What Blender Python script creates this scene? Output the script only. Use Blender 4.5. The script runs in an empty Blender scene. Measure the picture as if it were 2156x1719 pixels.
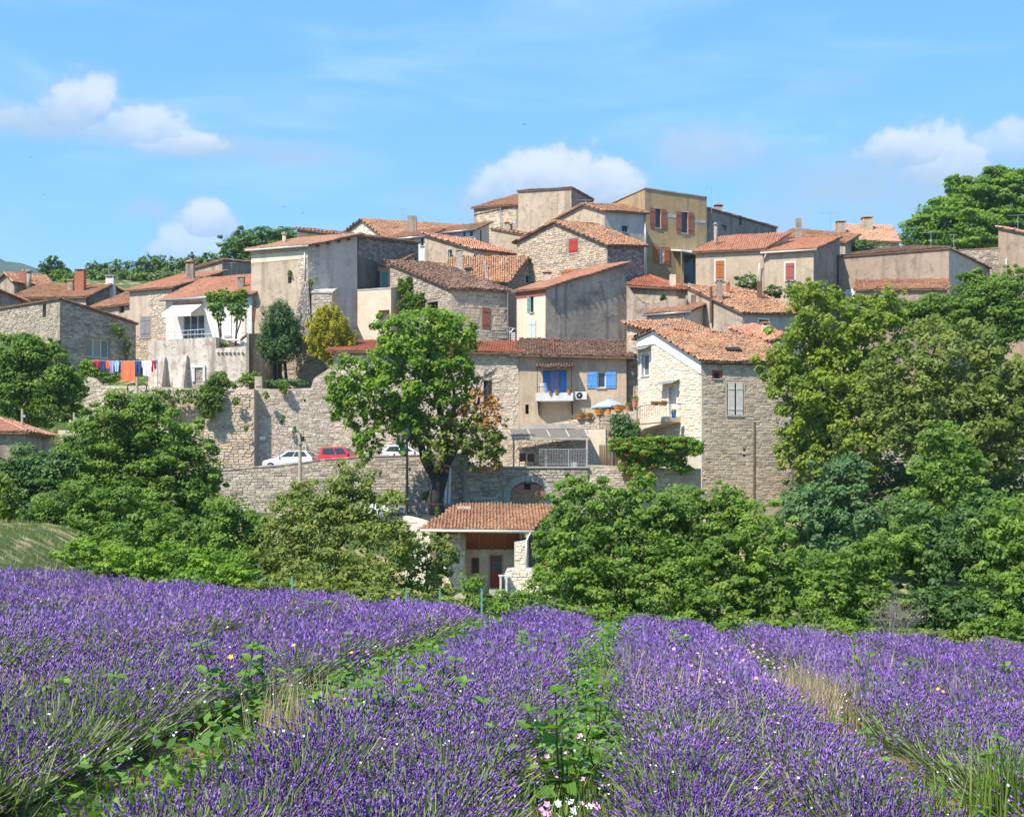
# Hill village above a lavender field.  Metres; x right, y away from the camera, z up.
# px() turns a picture point plus a distance in metres into a place; everything is built there at real size.
import bpy, math, random
import numpy as np
from mathutils import Vector, Matrix

random.seed(7)
RNG = np.random.default_rng(11)
SC = bpy.context.scene
COL = SC.collection
EYE = 1.45                      # camera height above the soil
F, HX, HY = 2994.0, 1078.0, 1080.0

# ------------------------------------------------------------------ camera, sky, sun, exposure
cam_d = bpy.data.cameras.new('camera')
cam = bpy.data.objects.new('camera', cam_d)
COL.objects.link(cam)
cam.location = (0, 0, EYE)
cam.rotation_euler = (math.radians(90), 0, 0)
cam_d.sensor_width = 36
cam_d.lens = 36 * F / 2156.0
cam_d.shift_y = (HY - 859.5) / 2156.0
cam_d.clip_start = 0.1
cam_d.clip_end = 12000
SC.camera = cam

SUN_TO = Vector((-1.1, -1.0, 2.0)).normalized()
sun_d = bpy.data.lights.new('sun', 'SUN')
sun_d.energy = 4.0
sun_d.angle = math.radians(0.5)
sun_d.color = (1.0, 0.935, 0.85)
sun = bpy.data.objects.new('sun', sun_d)
COL.objects.link(sun)
sun.rotation_euler = SUN_TO.to_track_quat('Z', 'Y').to_euler()
sun.location = (-60, -60, 120)

SC.view_settings.view_transform = 'Standard'
SC.view_settings.look = 'None'
SC.view_settings.gamma = 1
SC.view_settings.use_curve_mapping = False
SC.view_settings.exposure = 1.02
SC.cycles.use_denoising = True
SC.cycles.max_bounces = 6
SC.cycles.diffuse_bounces = 3
SC.cycles.glossy_bounces = 2
SC.cycles.transmission_bounces = 4
SC.cycles.transparent_max_bounces = 4
SC.cycles.sample_clamp_indirect = 4


class NT:
    """small node-tree writer"""
    def __init__(s, tree):
        s.t = tree
        s.n = tree.nodes
        s.n.clear()

    def add(s, kind, **kw):
        n = s.n.new(kind)
        for k, v in kw.items():
            setattr(n, k, v)
        return n

    def link(s, a, b):
        s.t.links.new(a, b)

    def val(s, sock, v):
        if isinstance(v, (int, float)):
            sock.default_value = v
        elif isinstance(v, (tuple, list)):
            sock.default_value = v if len(v) != 3 or len(sock.default_value) == 3 else (*v, 1)
        else:
            s.link(v, sock)

    def math(s, op, a, b=0.0, c=0.0, clamp=False):
        n = s.add('ShaderNodeMath', operation=op, use_clamp=clamp)
        s.val(n.inputs[0], a); s.val(n.inputs[1], b); s.val(n.inputs[2], c)
        return n.outputs[0]

    def mix(s, f, a, b, mode='MIX'):
        n = s.add('ShaderNodeMix', data_type='RGBA', blend_type=mode)
        s.val(n.inputs[0], f); s.val(n.inputs[6], a); s.val(n.inputs[7], b)
        return n.outputs[2]

    def ramp(s, f, stops, interp='LINEAR'):
        n = s.add('ShaderNodeValToRGB')
        cr = n.color_ramp
        cr.interpolation = interp
        while len(cr.elements) < len(stops):
            cr.elements.new(0.5)
        for e, (p, c) in zip(cr.elements, stops):
            e.position = p
            e.color = (*c, 1) if len(c) == 3 else c
        s.val(n.inputs[0], f)
        return n.outputs[0]

    def smooth(s, x, lo, hi, a=0.0, b=1.0):
        n = s.add('ShaderNodeMapRange', interpolation_type='SMOOTHSTEP')
        s.val(n.inputs[0], x)
        for i, v in enumerate((lo, hi, a, b)):
            n.inputs[1 + i].default_value = v
        return n.outputs[0]

    def noise(s, vec, scale, detail=4, rough=0.55, dist=0.0):
        n = s.add('ShaderNodeTexNoise')
        s.val(n.inputs['Vector'], vec)
        n.inputs['Scale'].default_value = scale
        n.inputs['Detail'].default_value = detail
        n.inputs['Roughness'].default_value = rough
        n.inputs['Distortion'].default_value = dist
        return n.outputs[0]

    def vmul(s, vec, m):
        n = s.add('ShaderNodeVectorMath', operation='MULTIPLY')
        s.val(n.inputs[0], vec); n.inputs[1].default_value = m
        return n.outputs[0]


def build_world():
    w = bpy.data.worlds.new('World')
    SC.world = w
    w.use_nodes = True
    t = NT(w.node_tree)
    sky = t.add('ShaderNodeTexSky', sky_type='NISHITA')
    sky.sun_disc = False
    sky.sun_elevation = math.asin(SUN_TO.z)
    sky.sun_rotation = math.atan2(SUN_TO.x, SUN_TO.y)
    sky.altitude = 600
    sky.air_density = 1.0
    sky.dust_density = 0.6
    sky.ozone_density = 2.0
    tc = t.add('ShaderNodeTexCoord')
    sep = t.add('ShaderNodeSeparateXYZ')
    t.link(tc.outputs['Generated'], sep.inputs[0])
    x, y, z = sep.outputs
    az = t.math('ARCTAN2', x, y)
    h = t.math('SQRT', t.math('ADD', t.math('MULTIPLY', x, x), t.math('MULTIPLY', y, y)))
    el = t.math('DIVIDE', z, t.math('MAXIMUM', h, 0.02))
    cmb = t.add('ShaderNodeCombineXYZ')
    t.link(az, cmb.inputs[0]); t.link(el, cmb.inputs[1])
    uv = cmb.outputs[0]
    # warped coordinates give the cloud masses their cauliflower edges
    n1 = t.noise(uv, 19, 7, 0.62)
    n2 = t.noise(t.vmul(uv, (1, 1, 1)), 47, 6, 0.6)
    wob = t.math('ADD', t.math('MULTIPLY', t.math('SUBTRACT', n1, 0.5), 1.5), t.math('MULTIPLY', t.math('SUBTRACT', n2, 0.5), 0.75))

    def blob(X, Y, rx, ry, flat=True, soft=0.45, gain=1.0):
        u0, v0 = math.atan((X - HX) / F), (HY - Y) / F
        du = t.math('DIVIDE', t.math('SUBTRACT', az, u0), rx / F)
        dv = t.math('DIVIDE', t.math('SUBTRACT', el, v0), ry / F)
        up = t.smooth(t.math('ADD', dv, t.math('MULTIPLY', wob, 0.9)), -0.55, 0.55)
        if flat:                      # flat bases: distances count double below the middle
            dv = t.math('MAXIMUM', dv, t.math('MULTIPLY', dv, -1.7))
        r = t.math('SQRT', t.math('ADD', t.math('MULTIPLY', du, du), t.math('MULTIPLY', dv, dv)))
        f = t.math('ADD', t.math('SUBTRACT', 1.0, r), wob)
        m = t.smooth(f, -0.05, soft)
        return t.math('MULTIPLY', m, gain), up

    def union(lst):
        a, l = lst[0]
        for b, m in lst[1:]:
            f = t.math('GREATER_THAN', b, a)
            l = t.math('ADD', t.math('MULTIPLY', l, t.math('SUBTRACT', 1.0, f)), t.math('MULTIPLY', m, f))
            a = t.math('MAXIMUM', a, b)
        return a, l
    white, lit = union([blob(165, 270, 120, 95, gain=0.88), blob(275, 300, 150, 72, gain=0.82), blob(370, 325, 130, 46, gain=0.8), blob(85, 300, 100, 60, gain=0.6),
                        blob(1180, 385, 175, 100), blob(1265, 395, 110, 95), blob(1080, 405, 135, 80, gain=0.8),
                        blob(445, 480, 80, 72, gain=0.9), blob(400, 535, 95, 75, gain=0.7),
                        blob(1895, 350, 120, 75, gain=0.9), blob(1985, 380, 120, 85, gain=0.8), blob(2130, 350, 130, 70, gain=0.7), blob(1480, 330, 150, 65, gain=0.35)])
    grey, _ = union([blob(60, 300, 170, 55, False, 0.9, 0.8), blob(470, 325, 190, 40, False, 0.9, 0.9), blob(625, 338, 170, 44, False, 0.9, 0.9),
                     blob(1480, 330, 200, 80, False, 1.0, 0.8), blob(1790, 410, 240, 105, False, 0.9, 0.95),
                     blob(1980, 440, 290, 105, False, 0.9, 0.95), blob(1640, 475, 160, 80, False, 0.9, 0.8),
                     blob(310, 458, 80, 28, False, 0.9, 0.8), blob(890, 425, 80, 60, False, 1.1, 0.6),
                     blob(1060, 430, 190, 80, False, 0.9, 0.75), blob(1750, 200, 120, 45, False, 1.2, 0.4)])
    # the same kind of fair-weather cloud goes on round the rest of the horizon
    away = t.smooth(t.math('ABSOLUTE', az), 0.42, 0.6)
    band = t.math('MULTIPLY', t.smooth(el, 0.10, 0.18), t.smooth(el, 0.55, 0.30))
    rest = t.smooth(t.noise(t.vmul(uv, (4, 9, 1)), 1.0, 7, 0.6), 0.56, 0.72)
    rest = t.math('MULTIPLY', t.math('MULTIPLY', rest, away), t.math('MULTIPLY', band, 0.8))
    white = t.math('MAXIMUM', white, rest)
    cirrus = t.smooth(t.noise(t.vmul(uv, (5, 22, 1)), 1.0, 8, 0.62, 0.6), 0.42, 0.78, 0.0, 0.5)
    cirrus = t.math('MULTIPLY', cirrus, t.smooth(el, 0.10, 0.24))
    hs = t.add('ShaderNodeHueSaturation')
    hs.inputs['Hue'].default_value = 0.494
    hs.inputs['Saturation'].default_value = 1.28
    hs.inputs['Value'].default_value = 1.0
    t.link(sky.outputs[0], hs.inputs['Color'])
    blue = t.mix(1.0, hs.outputs[0], (SKY_TINT[0], SKY_TINT[1], SKY_TINT[2]), 'MULTIPLY')
    blue = t.mix(0.6, blue, (0.46, 1.62, 3.75))
    c = t.mix(cirrus, blue, (1.9, 2.85, 3.7))
    c = t.mix(grey, c, (1.22, 2.0, 2.78))
    body = t.math('MULTIPLY', lit, t.smooth(t.math('ADD', white, t.math('MULTIPLY', wob, 0.5)), 0.1, 0.9))
    c = t.mix(t.math('MULTIPLY', white, 0.9), c, t.mix(body, (1.32, 1.88, 2.6), (2.95, 3.08, 3.25)))
    bg = t.add('ShaderNodeBackground')
    bg.inputs['Strength'].default_value = 0.15
    t.link(c, bg.inputs['Color'])
    out = t.add('ShaderNodeOutputWorld')
    t.link(bg.outputs[0], out.inputs[0])


SKY_TINT = (0.92, 0.96, 0.92)
build_world()


# ------------------------------------------------------------------ places and meshes
def px(X, Y, d):
    return Vector(((X - HX) / F * d, d, EYE + (HY - Y) / F * d))


def pxy(X, d):
    return Vector(((X - HX) / F * d, d, 0))


def ray(X, Y):
    return Vector(((X - HX) / F, 1, (HY - Y) / F))


EYEV = Vector((0, 0, EYE))


class MB:
    """collects faces of one mesh"""
    def __init__(s):
        s.v, s.f, s.t, s.m = [], [], [], []

    def face(s, pts, tint=0.0, m=0):
        i = len(s.v)
        s.v.extend(tuple(p) for p in pts)
        s.f.append(tuple(range(i, i + len(pts))))
        s.t.append(tint); s.m.append(m)

    def hexa(s, b, t, tint=0.0, m=0, bottom=True):
        """b, t: four points each, counter-clockwise seen from outside the t side"""
        i = len(s.v)
        s.v.extend(tuple(p) for p in list(b) + list(t))
        fs = [(4, 5, 6, 7)] + [(k, (k + 1) % 4, 4 + (k + 1) % 4, 4 + k) for k in range(4)]
        if bottom:
            fs.append((3, 2, 1, 0))
        for f in fs:
            s.f.append(tuple(i + k for k in f)); s.t.append(tint); s.m.append(m)

    def box(s, lo, hi, tint=0.0, m=0, M=None):
        (a, b, c), (d, e, f) = lo, hi
        p = [Vector(q) for q in ((a, b, c), (d, b, c), (d, e, c), (a, e, c), (a, b, f), (d, b, f), (d, e, f), (a, e, f))]
        if M is not None:
            p = [M @ q for q in p]
        s.hexa(p[:4], p[4:], tint, m)

    def prism(s, poly, vec, tint=0.0, m=0):
        a = [Vector(p) for p in poly]
        b = [p + Vector(vec) for p in a]
        n = len(a)
        s.face(a[::-1], tint, m); s.face(b, tint, m)
        for k in range(n):
            s.face((a[k], a[(k + 1) % n], b[(k + 1) % n], b[k]), tint, m)

    def tube(s, pts, r, n=6, tint=0.0, m=0, cap=True):
        pts = [Vector(p) for p in pts]
        rs = list(r) if isinstance(r, (list, tuple)) else [r] * len(pts)
        base = len(s.v)
        for k, p in enumerate(pts):
            a = pts[max(k - 1, 0)]; b = pts[min(k + 1, len(pts) - 1)]
            d = (b - a)
            d = d.normalized() if d.length > 1e-9 else Vector((0, 0, 1))
            u = d.orthogonal().normalized() if abs(d.z) > 0.9 else d.cross(Vector((0, 0, 1))).normalized()
            w = d.cross(u)
            for j in range(n):
                an = 2 * math.pi * j / n
                s.v.append(tuple(p + (u * math.cos(an) + w * math.sin(an)) * rs[k]))
        for k in range(len(pts) - 1):
            for j in range(n):
                s.f.append((base + k * n + j, base + k * n + (j + 1) % n, base + (k + 1) * n + (j + 1) % n, base + (k + 1) * n + j))
                s.t.append(tint); s.m.append(m)
        if cap:
            s.f.append(tuple(base + j for j in range(n))[::-1]); s.t.append(tint); s.m.append(m)
            e = base + (len(pts) - 1) * n
            s.f.append(tuple(e + j for j in range(n))); s.t.append(tint); s.m.append(m)

    def lathe(s, c, prof, n=12, tint=0.0, m=0):
        """prof: (radius, height) pairs above c"""
        c = Vector(c); base = len(s.v)
        for r, h in prof:
            for j in range(n):
                a = 2 * math.pi * j / n
                s.v.append((c.x + r * math.cos(a), c.y + r * math.sin(a), c.z + h))
        for k in range(len(prof) - 1):
            for j in range(n):
                s.f.append((base + k * n + j, base + k * n + (j + 1) % n, base + (k + 1) * n + (j + 1) % n, base + (k + 1) * n + j))
                s.t.append(tint); s.m.append(m)
        for k, rev in ((0, True), (len(prof) - 1, False)):
            q = tuple(base + k * n + j for j in range(n))
            s.f.append(q[::-1] if rev else q); s.t.append(tint); s.m.append(m)


def origin_of(parent):
    o = Vector((0, 0, 0))
    while parent is not None:
        o += parent.location
        parent = parent.parent
    return o


def obj(name, mb, mats, parent=None, smooth=False, loc=None):
    me = bpy.data.meshes.new(name)
    o = bpy.data.objects.new(name, me)
    org = origin_of(parent) if parent is not None else (Vector(loc) if loc is not None else Vector((0, 0, 0)))
    me.from_pydata([(x - org.x, y - org.y, z - org.z) for x, y, z in mb.v], [], mb.f)
    if not isinstance(mats, (list, tuple)):
        mats = [mats]
    for m in mats:
        me.materials.append(m)
    at = me.attributes.new('tint', 'FLOAT', 'FACE')
    at.data.foreach_set('value', mb.t)
    if len(mats) > 1:
        me.polygons.foreach_set('material_index', mb.m)
    if smooth:
        me.polygons.foreach_set('use_smooth', [True] * len(me.polygons))
    me.update()
    COL.objects.link(o)
    if parent is not None:
        o.parent = parent
    elif loc is not None:
        o.location = loc
    return o


def np_obj(name, verts, faces, mat, parent=None, tint=None, loc=None, smooth=False):
    """verts (N,3) world places, faces (M,k) indices"""
    org = np.array(origin_of(parent) if parent is not None else (loc if loc is not None else (0, 0, 0)), dtype=np.float32)
    me = bpy.data.meshes.new(name)
    v = (verts - org).astype(np.float32)
    k = faces.shape[1]
    me.vertices.add(len(v)); me.vertices.foreach_set('co', v.ravel())
    me.loops.add(faces.size); me.loops.foreach_set('vertex_index', faces.ravel().astype(np.int32))
    me.polygons.add(len(faces))
    me.polygons.foreach_set('loop_start', np.arange(0, faces.size, k, dtype=np.int32))
    me.materials.append(mat)
    if tint is not None:
        at = me.attributes.new('tint', 'FLOAT', 'FACE')
        at.data.foreach_set('value', tint.astype(np.float32))
    if smooth:
        me.polygons.foreach_set('use_smooth', np.ones(len(faces), dtype=bool))
    me.update(calc_edges=True)
    o = bpy.data.objects.new(name, me)
    COL.objects.link(o)
    if parent is not None:
        o.parent = parent
    elif loc is not None:
        o.location = loc
    return o


def tag(o, label=None, cat=None, group=None, kind=None):
    if label:
        o['label'] = label
    if cat:
        o['category'] = cat
    if group:
        o['group'] = group
    if kind:
        o['kind'] = kind
    return o


def thing(name, label, cat, loc, group=None):
    o = bpy.data.objects.new(name, None)
    o.empty_display_size = 0.3
    o.location = loc
    COL.objects.link(o)
    return tag(o, label, cat, group)


# ------------------------------------------------------------------ materials
MATS = {}


def principled(name, rough=0.8, spec=0.3):
    m = bpy.data.materials.new(name)
    m.use_nodes = True
    t = NT(m.node_tree)
    b = t.add('ShaderNodeBsdfPrincipled')
    b.inputs['Roughness'].default_value = rough
    b.inputs['Specular IOR Level'].default_value = spec
    o = t.add('ShaderNodeOutputMaterial')
    t.link(b.outputs[0], o.inputs[0])
    MATS[name] = m
    return m, t, b


def pos(t):
    return t.add('ShaderNodeNewGeometry').outputs['Position']


def bump(t, b, height, strength, dist=0.05):
    n = t.add('ShaderNodeBump')
    n.inputs['Strength'].default_value = strength
    n.inputs['Distance'].default_value = dist
    t.link(height, n.inputs['Height'])
    t.link(n.outputs[0], b.inputs['Normal'])


def plain(name, col, rough=0.7, var=0.12, metal=0.0, spec=0.3, scale=6.0):
    m, t, b = principled(name, rough, spec)
    n = t.noise(pos(t), scale, 5)
    d = tuple(c * (1 - var) for c in col)
    l = tuple(min(1, c * (1 + var)) for c in col)
    t.link(t.ramp(n, [(0.3, d), (0.7, l)]), b.inputs['Base Color'])
    b.inputs['Metallic'].default_value = metal
    return m


def plaster(name, c1, c2, stain, amount=0.5, scale=0.35, streak=0.45):
    """lime render: two tones in patches, rain streaks, weather stains and a rough grain"""
    if 'white' not in name:
        c1, c2, stain = [(min(1, c[0] * 1.13), c[1] * 1.05, c[2] * 1.03) for c in (c1, c2, stain)]
    m, t, b = principled(name, 0.92, 0.15)
    p = pos(t)
    a = t.noise(p, scale, 7, 0.6, 0.4)
    c = t.ramp(a, [(0.32, c1), (0.66, c2)])
    s = t.noise(t.vmul(p, (1.6, 1.6, 0.14)), 1.0, 6, 0.62)
    c = t.mix(t.smooth(s, 0.47, 0.68, 0.0, min(1, streak * 1.3)), c, stain)
    k = t.noise(p, scale * 2.7, 8, 0.66, 0.8)
    c = t.mix(t.smooth(k, 0.50, 0.68, 0.0, min(1, amount * 1.15)), c, stain)
    k2 = t.noise(p, 1.15, 8, 0.7, 1.2)
    c = t.mix(t.smooth(k2, 0.50, 0.66, 0.0, amount * 0.55), c, tuple(x * 1.12 for x in stain))
    c = t.mix(t.smooth(k2, 0.44, 0.32, 0.0, 0.35), c, tuple(min(1, x * 1.18) for x in c2))
    fine = t.noise(p, 9.0, 6, 0.7)
    c = t.mix(t.smooth(fine, 0.35, 0.75, 0.0, 0.22), c, tuple(x * 0.55 for x in stain))
    t.link(c, b.inputs['Base Color'])
    bump(t, b, t.math('ADD', fine, t.math('MULTIPLY', k, 2.0)), 0.5, 0.04)
    return m


def tinted(name, stops, rough=0.9, dirt=(0.1, 0.09, 0.08), dirt_amt=0.4, nscale=3.0, spec=0.15, bumpy=0.3):
    """each piece takes its own colour: the face value of a joined mesh or the object's own random"""
    if name.startswith('stone'):
        stops = [(q, (min(1, c[0] * 1.05), c[1] * .975, c[2] * .95)) for q, c in stops]
    m, t, b = principled(name, rough, spec)
    at = t.add('ShaderNodeAttribute', attribute_name='tint')
    oi = t.add('ShaderNodeObjectInfo')
    f = t.math('FRACT', t.math('ADD', at.outputs['Fac'], oi.outputs['Random']))
    p = pos(t)
    if name.startswith('tile'):          # neighbours weather alike
        f = t.math('ADD', t.math('MULTIPLY', f, 0.52), t.math('MULTIPLY', t.smooth(t.noise(p, 1.1, 5, 0.65), 0.30, 0.70), 0.48))
    c = t.ramp(f, stops)
    big = t.noise(p, 0.42, 5, 0.6)
    n = t.noise(p, nscale, 6, 0.65)
    k = t.math('ADD', t.math('MULTIPLY', n, 0.6), t.math('MULTIPLY', big, 0.5))
    c = t.mix(t.smooth(k, 0.46, 0.74, 0.0, dirt_amt), c, dirt)
    t.link(c, b.inputs['Base Color'])
    if bumpy:
        bump(t, b, t.noise(p, 14, 5, 0.7), bumpy, 0.03)
    return m


def leafy(name, dark, mid, light, trans=0.35, rough=0.55):
    m = bpy.data.materials.new(name)
    m.use_nodes = True
    t = NT(m.node_tree)
    at = t.add('ShaderNodeAttribute', attribute_name='tint')
    c = t.ramp(at.outputs['Fac'], [(0.05, dark), (0.5, mid), (0.95, light)])
    b = t.add('ShaderNodeBsdfPrincipled')
    b.inputs['Roughness'].default_value = rough
    b.inputs['Specular IOR Level'].default_value = 0.25
    t.link(c, b.inputs['Base Color'])
    tr = t.add('ShaderNodeBsdfTranslucent')
    t.link(t.mix(1.0, c, (1.25, 1.3, 0.55), 'MULTIPLY'), tr.inputs['Color'])
    mx = t.add('ShaderNodeMixShader')
    mx.inputs[0].default_value = trans
    t.link(b.outputs[0], mx.inputs[1]); t.link(tr.outputs[0], mx.inputs[2])
    o = t.add('ShaderNodeOutputMaterial')
    t.link(mx.outputs[0], o.inputs[0])
    MATS[name] = m
    return m


def glass(name, col=(0.03, 0.04, 0.05)):
    m, t, b = principled(name, 0.08, 0.6)
    b.inputs['Base Color'].default_value = (*col, 1)
    return m


M = {}
# tiles: lists of (place, colour)
M['tile_old'] = tinted('tile_old', [(0, (0.16, 0.085, 0.05)), (0.18, (0.30, 0.15, 0.085)), (0.38, (0.42, 0.24, 0.14)), (0.55, (0.50, 0.20, 0.10)), (0.72, (0.46, 0.33, 0.20)), (0.86, (0.55, 0.27, 0.14)), (1, (0.58, 0.44, 0.30))], dirt=(0.17, 0.13, 0.09), dirt_amt=0.6)
M['tile_orange'] = tinted('tile_orange', [(0, (0.36, 0.17, 0.10)), (0.3, (0.55, 0.26, 0.15)), (0.55, (0.65, 0.37, 0.235)), (0.75, (0.57, 0.22, 0.12)), (0.9, (0.62, 0.30, 0.18)), (1, (0.72, 0.52, 0.37))], dirt=(0.27, 0.19, 0.13), dirt_amt=0.5)
M['tile_pale'] = tinted('tile_pale', [(0, (0.42, 0.24, 0.15)), (0.35, (0.60, 0.36, 0.22)), (0.7, (0.68, 0.42, 0.27)), (1, (0.52, 0.30, 0.19))], dirt=(0.35, 0.24, 0.16), dirt_amt=0.45)
M['tile_red'] = tinted('tile_red', [(0, (0.34, 0.12, 0.07)), (0.4, (0.47, 0.17, 0.095)), (0.8, (0.55, 0.23, 0.13)), (1, (0.42, 0.22, 0.14))], dirt=(0.22, 0.13, 0.09), dirt_amt=0.5)
M['tile_dark'] = tinted('tile_dark', [(0, (0.09, 0.055, 0.04)), (0.35, (0.19, 0.11, 0.075)), (0.65, (0.28, 0.165, 0.11)), (0.85, (0.34, 0.22, 0.15)), (1, (0.42, 0.33, 0.25))], dirt=(0.10, 0.08, 0.06), dirt_amt=0.5)
M['tile_bed'] = plain('tile_bed', (0.17, 0.10, 0.065), 0.95, 0.3)
# stone
M['stone_grey'] = tinted('stone_grey', [(0, (0.24, 0.215, 0.175)), (0.35, (0.34, 0.305, 0.245)), (0.7, (0.44, 0.395, 0.315)), (1, (0.51, 0.45, 0.35))], dirt=(0.20, 0.18, 0.145), dirt_amt=0.3)
M['stone_warm'] = tinted('stone_warm', [(0, (0.40, 0.345, 0.26)), (0.35, (0.52, 0.45, 0.345)), (0.7, (0.60, 0.525, 0.405)), (1, (0.66, 0.59, 0.47))], dirt=(0.32, 0.275, 0.215), dirt_amt=0.45)
M['stone_white'] = tinted('stone_white', [(0, (0.58, 0.51, 0.39)), (0.4, (0.68, 0.61, 0.48)), (1, (0.76, 0.70, 0.57))], dirt=(0.50, 0.43, 0.33), dirt_amt=0.2)
M['stone_mixed'] = tinted('stone_mixed', [(0, (0.33, 0.285, 0.215)), (0.3, (0.48, 0.41, 0.305)), (0.6, (0.58, 0.48, 0.335)), (0.85, (0.64, 0.525, 0.365)), (1, (0.50, 0.45, 0.365))], dirt=(0.28, 0.245, 0.19), dirt_amt=0.3)
M['stone_shade'] = tinted('stone_shade', [(0, (0.16, 0.15, 0.135)), (0.5, (0.25, 0.235, 0.21)), (1, (0.36, 0.335, 0.295))], dirt=(0.09, 0.09, 0.085))  # stone of faces turned from the sun, their shade put into the colour
M['bed_grey'] = plaster('bed_grey', (0.26, 0.235, 0.19), (0.34, 0.30, 0.24), (0.18, 0.16, 0.13), 0.45)
M['bed_warm'] = plaster('bed_warm', (0.43, 0.365, 0.27), (0.51, 0.44, 0.33), (0.30, 0.255, 0.19), 0.35)
M['bed_white'] = plaster('bed_white', (0.55, 0.50, 0.40), (0.62, 0.57, 0.46), (0.42, 0.37, 0.29), 0.3)
M['bed_shade'] = plaster('bed_shade', (0.10, 0.095, 0.085), (0.15, 0.14, 0.125), (0.07, 0.065, 0.06), 0.5)  # mortar toned dark to go with the shaded stone faces
# plasters
M['pl_tan'] = plaster('pl_tan', (0.40, 0.335, 0.235), (0.50, 0.43, 0.32), (0.24, 0.20, 0.15), 0.7, 0.4, 0.6)
M['pl_beige'] = plaster('pl_beige', (0.44, 0.355, 0.245), (0.52, 0.43, 0.305), (0.29, 0.24, 0.175), 0.5, 0.3)
M['pl_cream'] = plaster('pl_cream', (0.62, 0.53, 0.39), (0.68, 0.59, 0.45), (0.48, 0.40, 0.29), 0.3)
M['pl_white'] = plaster('pl_white', (0.64, 0.63, 0.60), (0.70, 0.69, 0.66), (0.46, 0.44, 0.40), 0.3)
M['pl_terrace'] = plaster('pl_terrace', (0.48, 0.43, 0.35), (0.66, 0.61, 0.52), (0.27, 0.235, 0.185), 0.85, 0.5, 0.75)
M['pl_grey'] = plaster('pl_grey', (0.30, 0.25, 0.19), (0.48, 0.41, 0.315), (0.185, 0.16, 0.13), 0.9, 0.28, 0.8)
M['pl_greydark'] = plaster('pl_greydark', (0.25, 0.22, 0.185), (0.32, 0.285, 0.24), (0.13, 0.12, 0.105), 0.8)  # also darkens right-turned walls: their shade is put into the colour
M['pl_shade_side'] = plaster('pl_shade_side', (0.46, 0.415, 0.35), (0.53, 0.48, 0.41), (0.32, 0.285, 0.235), 0.5)  # cool copy for right-turned walls, sky-lit shade put into the tone
M['pl_brown'] = plaster('pl_brown', (0.31, 0.245, 0.175), (0.38, 0.31, 0.23), (0.20, 0.16, 0.12), 0.9, 0.45, 0.5)
M['pl_ochre'] = plaster('pl_ochre', (0.40, 0.275, 0.125), (0.46, 0.325, 0.155), (0.25, 0.21, 0.15), 0.8, 0.3, 0.7)
M['pl_ochre_bright'] = plaster('pl_ochre_bright', (0.55, 0.33, 0.10), (0.60, 0.37, 0.13), (0.42, 0.27, 0.11), 0.3)
M['white'] = plain('white_paint', (0.76, 0.75, 0.72), 0.5, 0.05)
M['offwhite'] = plain('offwhite_paint', (0.66, 0.62, 0.54), 0.6, 0.08)
M['palegreen'] = plain('pale_green_paint', (0.52, 0.58, 0.50), 0.6, 0.12)
M['teal'] = plain('teal_paint', (0.13, 0.30, 0.27), 0.6, 0.15)
M['blue'] = plain('blue_paint', (0.035, 0.20, 0.62), 0.45, 0.12)
M['blue_pale'] = plain('blue_paint_light', (0.10, 0.29, 0.60), 0.55, 0.2)
M['red'] = plain('red_paint', (0.40, 0.045, 0.025), 0.55, 0.15)
M['redbrown'] = plain('red_brown_paint', (0.30, 0.10, 0.065), 0.6, 0.18)
M['rust'] = plain('orange_brown_paint', (0.45, 0.13, 0.03), 0.6, 0.15)
M['brick_red'] = plain('brick_red_paint', (0.36, 0.10, 0.075), 0.6, 0.12)
M['greywood'] = plain('grey_weathered_wood', (0.24, 0.23, 0.23), 0.8, 0.25)
M['palewood'] = plain('pale_wood', (0.62, 0.58, 0.50), 0.7, 0.12)
M['brownwood'] = plain('brown_wood', (0.17, 0.085, 0.05), 0.75, 0.25)
M['redwood'] = plain('red_stained_wood', (0.30, 0.085, 0.04), 0.6, 0.2)
M['pole_wood'] = plain('pole_wood', (0.13, 0.085, 0.05), 0.85, 0.3)
M['dark'] = plain('dark_interior', (0.018, 0.017, 0.016), 0.9, 0.2)
M['black'] = plain('black_metal', (0.02, 0.02, 0.022), 0.5, 0.1)
M['greymetal'] = plain('grey_metal', (0.30, 0.31, 0.31), 0.45, 0.1, 0.4)
M['zinc'] = plain('zinc', (0.45, 0.45, 0.45), 0.4, 0.1, 0.6)
M['concrete'] = plain('concrete', (0.40, 0.37, 0.31), 0.9, 0.2, scale=2.0)
M['concrete_pole'] = plain('concrete_pole', (0.42, 0.36, 0.26), 0.9, 0.15)
M['glass'] = glass('window_glass')
M['glass_blue'] = glass('sky_glass', (0.05, 0.07, 0.09))
M['glass_pale'] = glass('greenish_glass', (0.16, 0.19, 0.18))
M['terracotta'] = plain('terracotta_pot', (0.55, 0.20, 0.08), 0.8, 0.15)
M['terracotta_o'] = plain('orange_pot', (0.75, 0.27, 0.05), 0.7, 0.1)
M['brick'] = plain('chimney_brick', (0.40, 0.15, 0.08), 0.9, 0.25, scale=9)
M['bark'] = plain('bark', (0.11, 0.085, 0.065), 0.95, 0.4)
M['bark_dark'] = plain('bark_dark', (0.045, 0.038, 0.034), 0.95, 0.4)
M['twig'] = plain('bare_twigs', (0.26, 0.22, 0.19), 0.95, 0.2)

# ------------------------------------------------------------------ terrain
FA, FB = -0.083, -0.027         # lavender field: tilt to the right and away


def lerp_table(tab, x):
    return np.interp(x, [a for a, _ in tab], [b for _, b in tab])


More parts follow.
